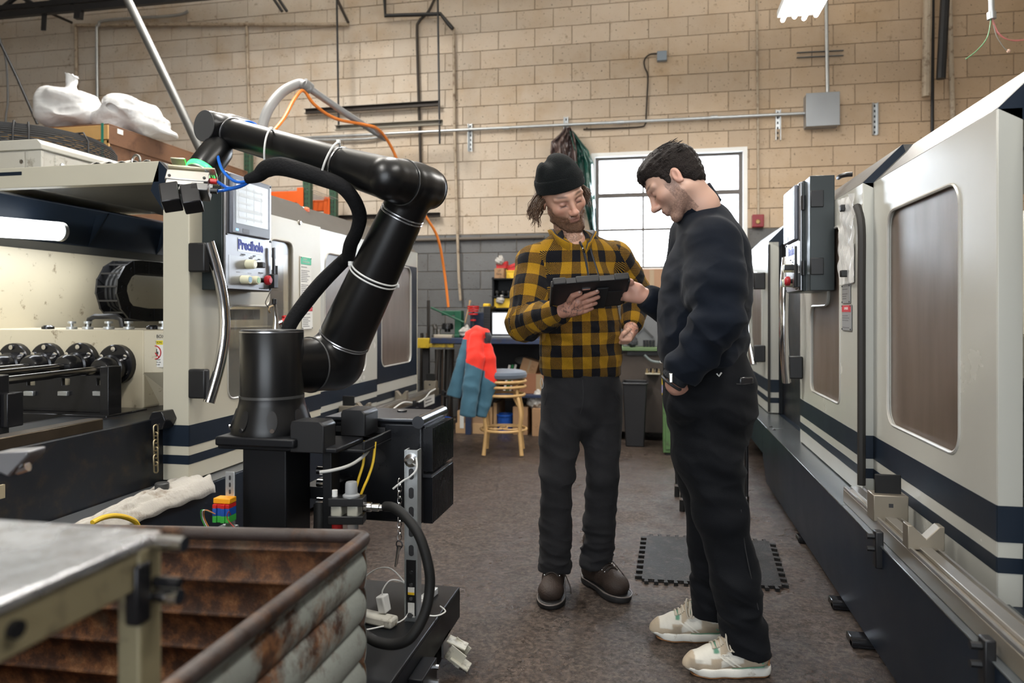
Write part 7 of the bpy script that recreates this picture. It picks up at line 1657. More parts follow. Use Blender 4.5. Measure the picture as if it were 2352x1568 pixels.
def skin_cols(v, H, base, lip, beardcol, beardmask, hands=None):
    q = H.loc(v); n = vnoise(v, 60, 3)[:, None]; c = base * (1 + .05 * n) * np.ones((len(v), 1))
    red = np.exp(-(((q[:, 0] - .105) / .03) ** 2 + (q[:, 1] / .02) ** 2 + ((q[:, 2] + .03) / .02) ** 2)) + .8 * np.exp(-(((np.abs(q[:, 1]) - .048) / .018) ** 2 + ((q[:, 2] + .022) / .018) ** 2)) * (q[:, 0] > .03) + .8 * (np.abs(q[:, 1]) > .079)
    c = c * (1 - red[:, None] * np.array([.0, .16, .18]))
    lipm = np.exp(-((np.abs(q[:, 1]) / .021) ** 4 + ((q[:, 2] + .0645) / .0105) ** 4)) * (q[:, 0] > .078)
    bm = np.clip(beardmask(q), 0, 1) * np.clip(np.random.RandomState(4).uniform(.35, 1.15, len(v)), 0, 1)
    c = c * (1 - bm[:, None]) + beardcol * bm[:, None]
    c = c * (1 - lipm[:, None] * .8) + lip * lipm[:, None] * .7
    br = np.exp(-(((q[:, 2] - .031 - .06 * (.032 - np.abs(np.abs(q[:, 1]) - .032))) / .0042) ** 4 + ((np.abs(q[:, 1]) - .033) / .020) ** 4)) * (q[:, 0] > .04)
    c = c * (1 - br[:, None] * .8) + beardcol * .5 * br[:, None] * .8
    lash = np.exp(-(((q[:, 2] + .0052 + 2.2 * (np.abs(q[:, 1]) - .031) ** 2 * 8) / .0022) ** 4 + ((np.abs(q[:, 1]) - .031) / .0145) ** 6)) * (q[:, 0] > .065); c = c * (1 - .8 * lash[:, None])
    sock = np.exp(-(((np.abs(q[:, 1]) - .031) / .020) ** 4 + ((q[:, 2] - .004) / .013) ** 4)) * (q[:, 0] > .055); c = c * (1 - sock[:, None] * np.array([.16, .22, .2]))
    return np.clip(c, .004, 1)
def smoothcut(x, a, b): t = np.clip((x - a) / (b - a), 0, 1); return t * t * (3 - 2 * t)
def eyes(H, par, col):
    for s in (-1, 1):
        c = H.p(.0700, s * .031, -.0005); e = MB().ball(Vector(c), .0122 * H.k, 18, 12).build('eye', mat('eye_white', (.62, .58, .55), .15, 0, 0), par)
        d = H.f * .86 - H.u * .50; d /= np.linalg.norm(d); MB().ball(Vector(c + d * .0074 * H.k), .0056 * H.k, 14, 9).build('iris', mat(col[0], col[1], .15, 0, 0), e)
# ================================================================= the man in plaid
M1 = thing('person', Vector((0, 0, 0)), 'man in yellow and black plaid fleece and black beanie, looking down at a tablet', 'person')
nk1 = J(1314, 556, 3.02); hf = head_frame(-FV * .93 + RV * .36, .44, .37)
H1 = Head(J(1293, 452, 3.00), *hf, 1.08)
shR, shL = J(1228, 606, 3.02), J(1412, 596, 3.12); elR, wrR = J(1205, 742, 2.90), J(1292, 714, 2.72); elL, wrL = J(1460, 672, 3.22), J(1452, 742, 3.08)
pel = J(1336, 862, 3.06); hiR, hiL = J(1291, 890, 3.03), J(1383, 890, 3.09); knR, knL = J(1279, 1090, 2.99), J(1384, 1090, 3.06); anR, anL = J(1274, 1338, 3.06), J(1370, 1318, 3.13)
F1 = (-FV * .97 + RV * .22); F1 = v3(F1); 
chest = J(1322, 655, 3.04); waist = J(1332, 790, 3.06)
Tc = J(1352, 672, 2.66); tX = v3(RV * .9965 + UP * .075 + FV * .03); tX /= np.linalg.norm(tX); tY = v3(-FV * .88 + UP * .47); tY -= tX * (tY @ tX); tY /= np.linalg.norm(tY); tN = np.cross(tX, tY); tN = tN if tN[2] > 0 else -tN
pts_all = np.array([H1.p(0, 0, .13), anR - v3((0, 0, .12)), anL, elR, elL, wrR, J(1372, 670, 2.6), J(1240, 1390, 2.85), J(1445, 1380, 2.95)])
lo1, hi1 = pts_all.min(0) - .13, pts_all.max(0) + .13; lo1[2] = -.01
HB = .0031
g = SDF(lo1, hi1, HB)
build_head(g, H1, nk1, .055, .0035)
e1 = (F1, .66)
g.chain([nk1 - v3((0, 0, .09)), chest, waist, pel], [.07, .125, .125, .12], .02, el=e1)
for a, b, c_ in ((shR, elR, wrR), (shL, elL, wrL)): g.chain([nk1 - v3((0, 0, .03)), a], [.05, .055], .03); g.chain([a, b], [.052, .040], .02); g.chain([b, c_], [.040, .027], .01)
for a, b, c_ in ((hiR, knR, anR), (hiL, knL, anL)): g.chain([a, b, c_], [.066, .048, .034], .02)
g.chain([anR, J(1266, 1378, 3.0)], [.032, .024], .01); g.chain([anL, J(1412, 1360, 3.03)], [.032, .024], .01)
# right hand under the tablet: palm, thumb and four fingers spread over its back
pc_ = J(1318, 703, 2.685)
g.cone(wrR, J(1308, 710, 2.695), .027, .029, .008); g.cone(J(1308, 704, 2.695), J(1328, 694, 2.665), .024, .022, .01); g.cone(J(1312, 714, 2.70), J(1332, 712, 2.68), .023, .019, .01)
finger(g, [J(1308, 692, 2.665), J(1316, 679, 2.635), J(1332, 673, 2.618)], .0125, .0098)
finger(g, [J(1326, 689, 2.66), J(1345, 680, 2.632), J(1358, 675, 2.618), J(1372, 670, 2.610)], .0108, .0082)
finger(g, [J(1332, 698, 2.668), J(1350, 691, 2.645), J(1362, 687, 2.638), J(1374, 682, 2.640)], .0110, .0085)
finger(g, [J(1333, 707, 2.675), J(1348, 703, 2.66), J(1358, 699, 2.655), J(1368, 696, 2.66)], .0104, .0082)
finger(g, [J(1332, 716, 2.685), J(1345, 714, 2.675), J(1352, 711, 2.672), J(1360, 708, 2.675)], .0094, .0075)
# left hand resting at the hip
g.cone(wrL, J(1449, 756, 3.04), .027, .030, .008); g.cone(J(1449, 756, 3.04), J(1444, 772, 3.02), .029, .024, .01)
for k in range(4): finger(g, [J(1452 - 6 * k, 766 + k, 3.0), J(1447 - 6 * k, 780, 2.99), J(1440 - 5 * k, 787, 3.01)], .0095, .0075)
finger(g, [J(1442, 758, 3.0), J(1432, 766, 2.98), J(1426, 776, 2.99)], .011, .009)
v, f = g.mesh(); v = smooth_v(v, f, 1, .4)
def beard1(q):
    line = -.022 - .9 * np.clip(.075 - q[:, 0], 0, .05) * 0 + .0
    low = smoothcut(-q[:, 2], .040, .056) * (q[:, 2] > -.14) * (q[:, 0] > .0)
    side = smoothcut(np.abs(q[:, 1]), .050, .062) * smoothcut(-q[:, 2], .005, .02) * (q[:, 0] > -.02) * (q[:, 0] < .05) * (q[:, 2] > -.12)
    mous = np.exp(-(((q[:, 2] + .0505) / .006) ** 4 + (q[:, 1] / .027) ** 4)) * (q[:, 0] > .07)
    bald = np.exp(-(((q[:, 2] + .080) / .005) ** 4 + (q[:, 1] / .02) ** 4)) * .5
    return .92 * np.maximum(np.maximum(low, side), mous) - bald
cols = skin_cols(v, H1, v3((.50, .285, .205)), v3((.40, .185, .145)), v3((.11, .052, .026)), beard1)
# forearm and hand tattoos (ink in the skin)
tat = np.zeros(len(v))
for c_, rr_ in ((J(1312, 708, 2.67), .045), (J(1452, 752, 3.02), .05)):
    w = np.exp(-(np.linalg.norm(v - c_, axis=1) / rr_) ** 4); ln = np.abs(vnoise(v, 95, 31)) < .10; ln2 = np.abs(vnoise(v, 140, 37)) < .09; tat = np.maximum(tat, w * (ln | ln2))
cols = cols * (1 - .72 * tat[:, None]) + v3((.03, .035, .045)) * .72 * tat[:, None]
cols[v[:, 2] < .22] = (.012, .012, .014)       # dark socks
B1 = qmesh('body', v, f, SKIN, M1, cols={'col': cols})
eyes(H1, M1, ('iris_blue', (.05, .09, .12)))
for i, (a, d, ofs) in enumerate(((J(1331, 672, 2.608), tX * .7 + tY * .3, 0), (J(1371, 669.5, 2.602), tX, 0))):
    x, y, z = frame_of(Vector(d)); MB().ball(Vector(a - v3(FV) * .003 + v3(UP) * .002), (.006, .006, .005), 10, 7).build('fingernail', mat('fingernail', (.55, .36, .30), .3, 0, 0), M1)
# beard volume
g = SDF(H1.c - .2, H1.c + .2, .0035)
E, K = H1.ell, H1.cone
for s in (-1, 1): K(g, (-.004, s * .056, -.030), (.020, s * .052, -.066), .012, .018, .01); K(g, (.018, s * .050, -.068), (.068, s * .020, -.104), .019, .022, .015); K(g, (.094, s * .004, -.048), (.080, s * .026, -.064), .0055, .007, .006); K(g, (.080, s * .026, -.064), (.076, s * .022, -.090), .008, .012, .01)
E(g, (.074, 0, -.104), (.026, .034, .026), .02); K(g, (.07, -.02, -.085), (.07, .02, -.085), .014, .014, .01)
E(g, (.095, 0, -.064), (.03, .022, .0135), .004, 'cut')
v, f = g.mesh(); n = vnormals(v, f); v = v + n * (.0022 * vnoise(v, 260, 2) + .0018 * vnoise(v, 120, 4))[:, None]
qmesh('beard', v, f, mat('beard_hair', (.13, .062, .032), .55, 0, .45, 70, bump=.9, bscale=260), M1)
# beanie
bo, ba2 = H1.p(.000, -.002, .026), (H1.u * .985 - H1.f * .16); ba2 /= np.linalg.norm(ba2); bR = frame_of(Vector(ba2))
lo_, hi_ = H1.c - .26, H1.c + .26; g = SDF(lo_, hi_, .0042); kk = H1.k
g.cone(bo, bo + ba2 * .045, .099, .096, 0); g.ell(bo + ba2 * .050, v3((.088, .086, .058)), .03); g.ell(bo + ba2 * .100 + H1.l * .008, (.056, .056, .050), .035); g.ell(bo + ba2 * .098 - H1.l * .058, (.030, .042, .042), .012)
g.cone(bo + ba2 * .146 - H1.l * .040 + H1.f * .07, bo + ba2 * .134 - H1.l * .034 - H1.f * .05, .009, .009, .018, 'cut'); g.cone(bo + ba2 * .10 - H1.l * .02 + H1.f * .098, bo + ba2 * .125 + H1.l * .03 + H1.f * .075, .004, .004, .015, 'cut'); g.plane(bo + ba2 * .016, -ba2)
v, f = g.mesh(); v = smooth_v(v, f, 2); n = vnormals(v, f); v = v + n * (.003 * vnoise(v, 30, 7))[:, None]
KNIT = mat('black_knit', (.005, .0065, .007), .95, 0, .3, 90, bump=.7, bscale=300, sheen=.04, spec=.15)
qmesh('beanie', v, f, KNIT, M1)
g = SDF(lo_, hi_, .0042); g.cone(bo + ba2 * -.014, bo + ba2 * .042, .1055, .103, 0); g.plane(bo + ba2 * .012, -ba2); g.plane(bo + ba2 * .068, ba2)
v, f = g.mesh(); v = smooth_v(v, f, 3); n = vnormals(v, f); v = v + n * (.0018 * vnoise(v, 40, 17))[:, None]; qmesh('beanie_cuff', v, f, KNIT, M1)
# wavy hair below the beanie
rs = np.random.RandomState(5); hb_ = MB()
for s, cnt in ((-1, 26), (1, 30)):
    for k in range(cnt):
        a = rs.uniform(-.075, .006); st0 = H1.p(a, s * rs.uniform(.066, .080), rs.uniform(.0, .03)); ln = rs.uniform(.07, .125); ph = rs.uniform(0, 6.28); out_ = rs.uniform(.004, .042) if s < 0 else rs.uniform(.02, .07); cw = rs.uniform(.006, .012); fr_ = rs.uniform(5, 8)
        for w_ in range(6):
            st = st0 + rs.normal(0, .0035, 3); P = [st]
            for q in range(1, 10):
                t = q / 9; P.append(st - v3(UP) * ln * t + H1.l * s * out_ * math.sin(1.8 * t + .2) + (H1.l * math.sin(ph + fr_ * t) + H1.f * math.cos(ph + fr_ * .9 * t)) * cw * t - H1.f * .016 * t + rs.normal(0, .0012, 3) * t)
            hb_.tube([Vector(x) for x in P], [.0013] * 7 + [.0011, .0009, .0004], 4)
stuff(hb_.build('hair', HAIRB, M1))
# jacket
jm_lo, jm_hi = np.minimum(np.minimum(elR, wrR), pel) - .2, np.maximum(np.maximum(elL, shL), nk1) + .2; jm_lo[2] = 1.2 - (880 - HY) / F * 3.05
g = SDF(jm_lo, jm_hi, .005)
eJ = (F1, .70); hem = J(1334, 862, 3.06); hz = 1.2 - (862 - HY) / F * 3.05
g.chain([J(1319, 612, 3.05), J(1322, 660, 3.05), J(1332, 760, 3.06), J(1333, 835, 3.06), J(1334, 884, 3.06)], [.150, .172, .170, .170, .164], .03, el=eJ)
g.chain([nk1 - v3(UP) * .012, shR - v3(UP) * .004], [.064, .074], .04); g.chain([nk1 - v3(UP) * .012, shL - v3(UP) * .004], [.064, .074], .04)
g.chain([shR, lerp(shR, elR, .5), elR], [.078, .073, .068], .025); g.chain([elR, lerp(elR, wrR, .5), wrR - (wrR - elR) * .06], [.066, .060, .047], .014); g.cone(elR - v3(UP) * .01, elR, .067, .066, .02)
g.chain([shL, lerp(shL, elL, .5), elL], [.078, .074, .066], .025); g.chain([elL, lerp(elL, wrL, .6), wrL], [.066, .056, .046], .012)
dR = (wrR - elR) / np.linalg.norm(wrR - elR); sl_, x, y, z = g.sub(wrR - .09, wrR + .09)
pl_ = (x - (wrR[0] - dR[0] * .004)) * dR[0] + (y - (wrR[1] - dR[1] * .004)) * dR[1] + (z - (wrR[2] - dR[2] * .004)) * dR[2]
near = ((x - wrR[0]) ** 2 + (y - wrR[1]) ** 2 + (z - wrR[2]) ** 2) < .0036; g.V[sl_] = np.where(near, np.maximum(g.V[sl_], pl_), g.V[sl_])
g.cone(nk1 + F1 * .040 + v3(UP) * .016, nk1 + F1 * .06 + v3(UP) * .12, .046, .075, .006, 'cut'); g.plane((0, 0, hz), (0, 0, -1))
v, f = g.mesh(); v = smooth_v(v, f, 2)
v = wrinkle(v, f, [(elR, (wrR - elR), .13, .010, .05, 1), (lerp(elR, wrR, .5), dR, .12, .009, .048, 2), (shR, (elR - shR), .16, .006, .07, 3), (elL, (0, 0, 1), .12, .010, .05, 4), (J(1400, 800, 2.95), (.6, 0, .8), .18, .010, .07, 5), (J(1270, 830, 2.95), (.3, 0, 1), .16, .007, .06, 6), (chest, (1, 0, .6), .25, .004, .12, 7)])
v = v + vnormals(v, f) * (.0035 * vnoise(v, 22, 12))[:, None]; v[:, 2] = np.maximum(v[:, 2], hz - .002)
fr = v3(F1); bones = [(J(1330, 560, 3.05), J(1336, 870, 3.06), fr, .165, .012, .42), (shR + (shR - elR) * .12, elR, fr, .072, .02, 1.0), (elR, wrR, fr, .062, .02, 1.0), (shL + (shL - elL) * .12, elL, fr, .072, .03, 1.0), (elL, wrL, fr, .062, .02, 1.0)]
JK = qmesh('plaid_jacket', v, f, PLD, M1, uv=bone_uv(v, f, bones, 0))
BIND = mat('jacket_black_lining', (.010, .012, .018), .6, 0, .1)
# open collar: two flaps, outside plaid, lining dark
def collar(c, fdir, ldir, ups, r, h, gap, name, m, par, flare=.35, n=30, t=.006, dipf=.035):
    b = MB(); vs = []; fs = []; P = []
    for k in range(n + 1):
        a = gap + (2 * PI - 2 * gap) * k / n; d = fdir * math.cos(a) + ldir * math.sin(a); row = []
        dip = dipf * max(0, math.cos(a)) ** 1.5
        for j in range(4): q = j / 3; row.append(Vector(c + d * (r + flare * h * q + .006 * math.sin(5 * a)) + ups * (h * q * (1 - .15 * math.cos(a)) - dip)))
        P.append(row)
    o = b.grid(lambda u, w: P[min(int(round(u * n)), n)][min(int(round(w * 3)), 3)], n, 3); return o.build(name, m, par, solid=t, ang=3)
cn = nk1 - v3(UP) * .012
collar(cn, v3(F1), np.cross(v3(UP), v3(F1)), v3(UP), .072, .062, .42, 'collar', PLD, M1, .45, dipf=.062); collar(cn + v3(UP) * .002, v3(F1), np.cross(v3(UP), v3(F1)), v3(UP), .0665, .063, .44, 'collar_lining', BIND, M1, .42, dipf=.062)
def surf(px, py, zc, w=.002): return Vector(J(px, py, zc))
def on_cloth(o, px, py):
    """point where the pixel ray meets a clothing mesh"""
    dg = bpy.context.evaluated_depsgraph_get(); d = ray(px, py).normalized(); og = ORG.get(M1.name, Vector()); ok, loc, nr, _ = o.ray_cast(Vector((0, 0, CH)) - Vector(ORG[o.name]), d); return (loc + Vector(ORG[o.name])) if ok else None
bpy.context.view_layer.update()
def stroke(o, pts, r, name, m, par, sm=4, lift=.0):
    P = [on_cloth(o, *q) for q in pts]; P = [p - ray(*q).normalized() * lift for p, q in zip(P, pts) if p is not None]
    return MB().tube(P, r, 6, smooth=sm).build(name, m, par) if len(P) > 1 else None
stroke(JK, [(1327, 548), (1334, 560), (1340, 575), (1347, 605), (1352, 640)], .0055, 'placket', BIND, M1)
stroke(JK, [(1356, 570), (1360, 585), (1368, 610), (1376, 636)], .004, 'chest_pocket_zip', BIND, M1)
z_ = stroke(JK, [(1333, 555), (1337, 568), (1343, 582)], .004, 'zip_pull', CHROME, M1, lift=.002)
MB().tube([J(1243, 868, 2.96), J(1241, 880, 2.955), J(1245, 892, 2.95), J(1248, 882, 2.955), J(1245, 868, 2.96)], .0014, 5, smooth=4).build('drawcord', mat('grey_cord', (.4, .4, .38), .6), M1)
# trousers
DEN = cloth_mat('charcoal_denim', (.020, .0195, .021), .25, 420, .03, .85, .25)
lo_, hi_ = np.minimum(np.minimum(anR, anL), pel) - .16, np.maximum(np.maximum(anR, anL), pel) + .16; lo_[2] = .02; hi_[2] = hz + .08
g = SDF(lo_, hi_, .005)
g.chain([J(1334, 835, 3.06), J(1336, 880, 3.06), J(1337, 930, 3.06)], [.156, .160, .148], .02, el=(F1, .74))
g.chain([J(1294, 905, 3.04), J(1286, 1000, 3.02), knR, J(1276, 1200, 3.02), J(1275, 1308, 3.05)], [.092, .083, .069, .064, .067], .02)
g.chain([J(1381, 905, 3.09), J(1383, 1000, 3.08), knL, J(1378, 1200, 3.09), J(1370, 1296, 3.12)], [.094, .083, .068, .064, .068], .02)
for a, b in ((anR, 1310), (anL, 1297)):
    sl_, x, y, z = g.sub(a - .14, a + .14); zz_ = 1.2 - (b - HY) / F * (3.04 if a is anR else 3.12); near = ((x - a[0]) ** 2 + (y - a[1]) ** 2) < .012; g.V[sl_] = np.where(near, np.maximum(g.V[sl_], zz_ - z), g.V[sl_])
v, f = g.mesh(); v = smooth_v(v, f, 2)
v = wrinkle(v, f, [(knR, (.35, 0, 1), .22, .010, .10, 1), (knL, (-.35, 0, 1), .22, .010, .10, 2), (anR + v3((0, 0, .09)), (.2, 0, 1), .16, .018, .07, 3), (anL + v3((0, 0, .1)), (-.2, 0, 1), .16, .018, .07, 4), (J(1335, 960, 2.95), (.7, 0, .7), .18, .012, .09, 5)])
TR1 = qmesh('trousers', v, f, DEN, M1); bpy.context.view_layer.update()
stroke(TR1, [(1338, 872), (1340, 900), (1338, 930), (1333, 950)], .0022, 'fly_seam', mat('seam_dark', (.015, .015, .016), .8), M1)
stroke(TR1, [(1252, 875), (1256, 905), (1251, 930)], .002, 'pocket_seam', mat('seam_dark', (.015, .015, .016), .8), M1); stroke(TR1, [(1421, 872), (1414, 905), (1424, 925)], .002, 'pocket_seam', mat('seam_dark', (.015, .015, .016), .8), M1)
# boots
LEA = mat('brown_nubuck', (.026, .0145, .0095), .7, 0, .3, 30, bump=.3, bscale=150); SOLE = mat('boot_sole', (.014, .013, .013), .6, 0, .2, 20)
def shoe_frame(toe, heel): t, h = v3(toe), v3(heel); d = t - h; d[2] = 0; L = np.linalg.norm(d); d /= L; return h, d, np.cross(v3(UP), d), L
def boot(toe, heel, top, par):
    h, d, s, L = shoe_frame(toe, heel); h = v3((h[0], h[1], 0)); P = lambda a, b, c: h + d * a * L + s * b + v3(UP) * c
    g = SDF(np.minimum(h, h + d * L) - .1, np.maximum(h, h + d * L) + v3((.1, .1, .30)), .004)
    g.ell(P(.80, 0, .055), (.058, .052, .042), .0, R=np.stack([d, s, v3(UP)], 1)); g.chain([P(.16, 0, .06), P(.5, 0, .062), P(.78, 0, .052)], [.040, .043, .043], .02); g.chain([P(.22, 0, .07), P(.24, 0, .2)], [.045, .050], .03); g.chain([P(.42, 0, .10), P(.66, 0, .078)], [.030, .028], .03)
    g.plane((0, 0, .026), (0, 0, -1)); v, f = g.mesh(); v = smooth_v(v, f, 2); v = v + vnormals(v, f) * (.0015 * vnoise(v, 60, 3))[:, None]; b = qmesh('boot', v, f, LEA, par)
    g = SDF(np.minimum(h, h + d * L) - .1, np.maximum(h, h + d * L) + v3((.1, .1, .1)), .004)
    g.ell(P(.78, 0, .02), (.078, .060, .05), 0, R=np.stack([d, s, v3(UP)], 1)); g.cone(P(.16, 0, .02), P(.75, 0, .02), .046, .052, .02); g.plane((0, 0, .029), (0, 0, 1)); g.plane((0, 0, .0), (0, 0, -1)); g.box(P(.40, 0, .0), (.03, .1, .010), .003, .002, 'cut', R=np.stack([d, s, v3(UP)], 1))
    v, f = g.mesh(); qmesh('sole', v, f, SOLE, b); MB().tube([Vector(P(a, bb, .029)) for a, bb in [(.78 + .30 * math.cos(t) * .95, .057 * math.sin(t)) for t in [PI / 2 - PI * k / 12 for k in range(13)]] + [(.5, -.047), (.16, -.044), (.0, -.02), (.0, .02), (.16, .044), (.5, .047)]], .003, 6, closed=True).build('welt', mat('welt_grey', (.13, .11, .10), .5), b)
    lc = mat('boot_lace', (.02, .014, .011), .7)
    bpy.context.view_layer.update(); og = Vector(ORG[b.name])
    def top(a, q, lift=.002):
        ok, loc, nr, _ = b.ray_cast(Vector(P(a, q, .135)) - og, Vector((0, 0, -1))); return (loc + og + nr * lift) if ok else Vector(P(a, q, .1))
    for k in range(4):
        a = .46 + .065 * k
        for s0 in (1, -1): MB().tube([top(a, -.026 * s0), top(a + .012, -.012 * s0, .004), top(a + .02, 0, .005), top(a + .028, .012 * s0, .004), top(a + .04, .026 * s0)], .0028, 6, smooth=3).build('lace', lc, b)
        for q in (-.030, .030): MB().ball(top(a, q), .0046, 8, 6).build('eyelet', CHROME, b)
    MB().tube([top(.5, 0, .006), top(.5, .03, .012), top(.58, .052, .02), Vector(P(.66, .075, .06)), Vector(P(.68, .08, .03))], .0022, 6, smooth=5).build('lace', lc, b)
    return b
boot(onZ(1262, 1402, 0), onZ(1278, 1330, 0), None, M1); boot(onZ(1436, 1384, 0), onZ(1344, 1330, 0), None, M1)
# tablet held between the two men
tb1 = thing('tablet', Vector(Tc), 'black rugged-cased tablet held between the two men, seen from its back', 'tablet')
RT = Matrix((Vector(tX), Vector(tY), Vector(tN))).transposed(); tp = lambda a, b, c: Vector(Tc + tX * a + tY * b + tN * c)
tcase = MB().prism([tp(a, b, -.011) for a, b in rrect(-.140, .140, -.10, .10, .022, 5)], Vector(tN) * .022).build('case', mat('tablet_case', (.013, .013, .015), .5, 0, .15, 20), tb1, .005)
for x0, x1 in ((-.138, -.09), (-.055, .03), (.085, .138)): MB().box(tp((x0 + x1) / 2, .099, 0), (x1 - x0, .012, .028), RT).build('bumper', mat('tablet_bumper', (.010, .010, .011), .6), tcase, .004)
for s in (-1, 1): MB().box(tp(s * .139, 0, 0), (.010, .17, .028), RT).build('bumper', mat('tablet_bumper', (.010, .010, .011), .6), tcase, .004)
MB().box(tp(0, 0, .0112), (.235, .165, .001), RT).build('screen', mat('tablet_screen', (.4, .42, .45), .15, 0, 0, emit=((.7, .8, .9), .8)), tb1)
MB().box(tp(.045, -.02, -.016), (.045, .15, .006), RT).build('hand_strap', mat('strap_elastic', (.014, .014, .015), .8), tb1, .002)
MB().box(tp(.075, -.03, -.0125), (.10, .10, .003), RT).build('back_plate', mat('tablet_plate', (.016, .016, .018), .4), tcase, .002); MB().box(tp(-.015, .05, -.0125), (.03, .008, .003), RT).build('latch', CHROME, tcase)
MB().cyl(tp(.06, .03, -.012), tp(.06, .03, -.014), .007, n=12).build('camera_lens', CHROME, tcase)
# ================================================================= the man in black
M2 = thing('person', Vector((0, 0, 0)), 'dark-haired man in black sweatshirt and trousers standing in profile, hand in pocket', 'person')
F2 = v3(-RV * .93 + FV * .36); F2 /= np.linalg.norm(F2); Lf2 = np.cross(v3(UP), F2)       # his left faces the camera
hf = head_frame(-RV * .96 + FV * .28, .70, .02); H2 = Head(J(1547, 417, 2.46), *hf, 1.0)
nk2 = J(1617, 495, 2.48)
shL, shR = J(1642, 560, 2.32), J(1590, 540, 2.66); elL, wrL = J(1652, 735, 2.22), J(1555, 862, 2.26); elR, wrR = J(1560, 730, 2.72), J(1480, 680, 2.66)
pel = J(1622, 880, 2.48); hiL, hiR = J(1632, 905, 2.40), J(1612, 905, 2.56); knL, knR = J(1657, 1180, 2.38), J(1618, 1160, 2.58); anL, anR = J(1716, 1478, 2.38), J(1632, 1400, 2.60)
pts_all = np.array([H2.p(0, 0, .13), H2.p(.12, 0, -.1), anL, anR, elL, elR, wrR, J(1400, 640, 2.6), wrL, J(1560, 1550, 2.36), J(1490, 1470, 2.6)])
lo2, hi2 = pts_all.min(0) - .13, pts_all.max(0) + .13; lo2[2] = -.01
g = SDF(lo2, hi2, HB); build_head(g, H2, nk2, .057, .004)
e2 = (F2, .66)
g.chain([nk2 - v3((0, 0, .10)), J(1618, 640, 2.49), J(1612, 780, 2.49), pel], [.07, .125, .125, .125], .02, el=e2)
for a, b, c_ in ((shR, elR, wrR), (shL, elL, wrL)): g.chain([nk2 - v3((0, 0, .04)), a], [.05, .055], .03); g.chain([a, b], [.052, .042], .02); g.chain([b, c_], [.042, .029], .01)
for a, b, c_ in ((hiR, knR, anR), (hiL, knL, anL)): g.chain([a, b, c_], [.068, .048, .027], .02)
g.chain([anL, J(1725, 1525, 2.38), J(1640, 1535, 2.37)], [.026, .022, .016], .01); g.chain([anR, J(1644, 1446, 2.655), J(1572, 1456, 2.66)], [.026, .022, .016], .01)
# right hand: thumb on the tablet's edge, fingers folded behind it
g.cone(wrR, J(1462, 672, 2.655), .029, .027, .01); g.cone(J(1464, 664, 2.65), J(1440, 654, 2.655), .024, .021, .012); g.cone(J(1464, 682, 2.655), J(1443, 680, 2.665), .024, .022, .012)
finger(g, [J(1448, 648, 2.63), J(1430, 641, 2.622), J(1412, 642, 2.632)], .0135, .0095)
for k, (y, L_) in enumerate(((654, 40), (664, 44), (675, 40), (686, 32))): finger(g, [J(1441, y, 2.665), J(1441 - L_ * .45, y - 2, 2.715), J(1441 - L_ * .8, y - 2, 2.725), J(1441 - L_, y - 1, 2.72)], .0115, .0088)
# left hand going into the pocket
g.cone(wrL, J(1552, 882, 2.29), .028, .030, .01); g.cone(J(1552, 882, 2.29), J(1570, 915, 2.36), .031, .028, .012)
for k in range(4): finger(g, [J(1560 + 5 * k, 908, 2.35 + .010 * k), J(1568 + 5 * k, 930, 2.38 + .010 * k), J(1574 + 5 * k, 945, 2.40 + .01 * k)], .0105, .008)
finger(g, [J(1562, 878, 2.275), J(1571, 888, 2.29), J(1577, 902, 2.32)], .0115, .0100)
v, f = g.mesh(); v = smooth_v(v, f, 1, .4)
def beard2(q):
    low = smoothcut(-q[:, 2], .038, .075) * (q[:, 2] > -.128) * (q[:, 0] > -.004); side = smoothcut(np.abs(q[:, 1]), .046, .060) * smoothcut(-q[:, 2], -.01, .01) * (q[:, 0] > .0) * (q[:, 0] < .036) * (q[:, 2] > -.12)
    mous = np.exp(-(((q[:, 2] + .0505) / .006) ** 4 + (q[:, 1] / .026) ** 4)) * (q[:, 0] > .07); return .62 * np.maximum(np.maximum(low, side), mous)
cols = skin_cols(v, H2, v3((.56, .345, .26)), v3((.42, .18, .16)), v3((.07, .04, .03)), beard2)
cols[v[:, 2] < .22] = (.012, .012, .014)       # dark socks
B2 = qmesh('body', v, f, SKIN, M2, cols={'col': cols}); eyes(H2, M2, ('iris_brown', (.05, .025, .012)))
# hair: short back and sides, longer wet-looking fringe
g = SDF(H2.c - .2, H2.c + .2, .0036)
H2.ell(g, (-.016, 0, .035), (.1035, .082, .0905), 0); H2.ell(g, (.032, 0, .084), (.050, .055, .030), .03); H2.ell(g, (.054, .0, .076), (.026, .045, .018), .02); H2.cone(g, (.074, .03, .074), (.088, .022, .050), .007, .003, .010); H2.cone(g, (.076, -.01, .074), (.090, -.010, .048), .007, .003, .010); H2.ell(g, (-.055, 0, -.016), (.050, .066, .062), .02)
for s in (-1, 1): H2.cone(g, (.018, s * .072, .035), (.016, s * .070, -.012), .011, .007, .01)
H2.ell(g, (.075, 0, .000), (.062, .12, .062), .010, 'cut'); H2.ell(g, (.032, 0, -.075), (.085, .12, .080), .012, 'cut'); H2.ell(g, (-.030, 0, -.105), (.06, .11, .052), .010, 'cut')
for s in (-1, 1): H2.ell(g, (-.016, s * .09, -.020), (.022, .03, .046), .008, 'cut')
v, f = g.mesh(); n = vnormals(v, f); q = H2.loc(v); v = v + n * (.0022 * vnoise(q * np.array([.35, 1, 1]), 260, 5) + .0016 * vnoise(v, 90, 6))[:, None]
qmesh('hair', v, f, HAIRD, M2)
rs = np.random.RandomState(9); hb_ = MB()
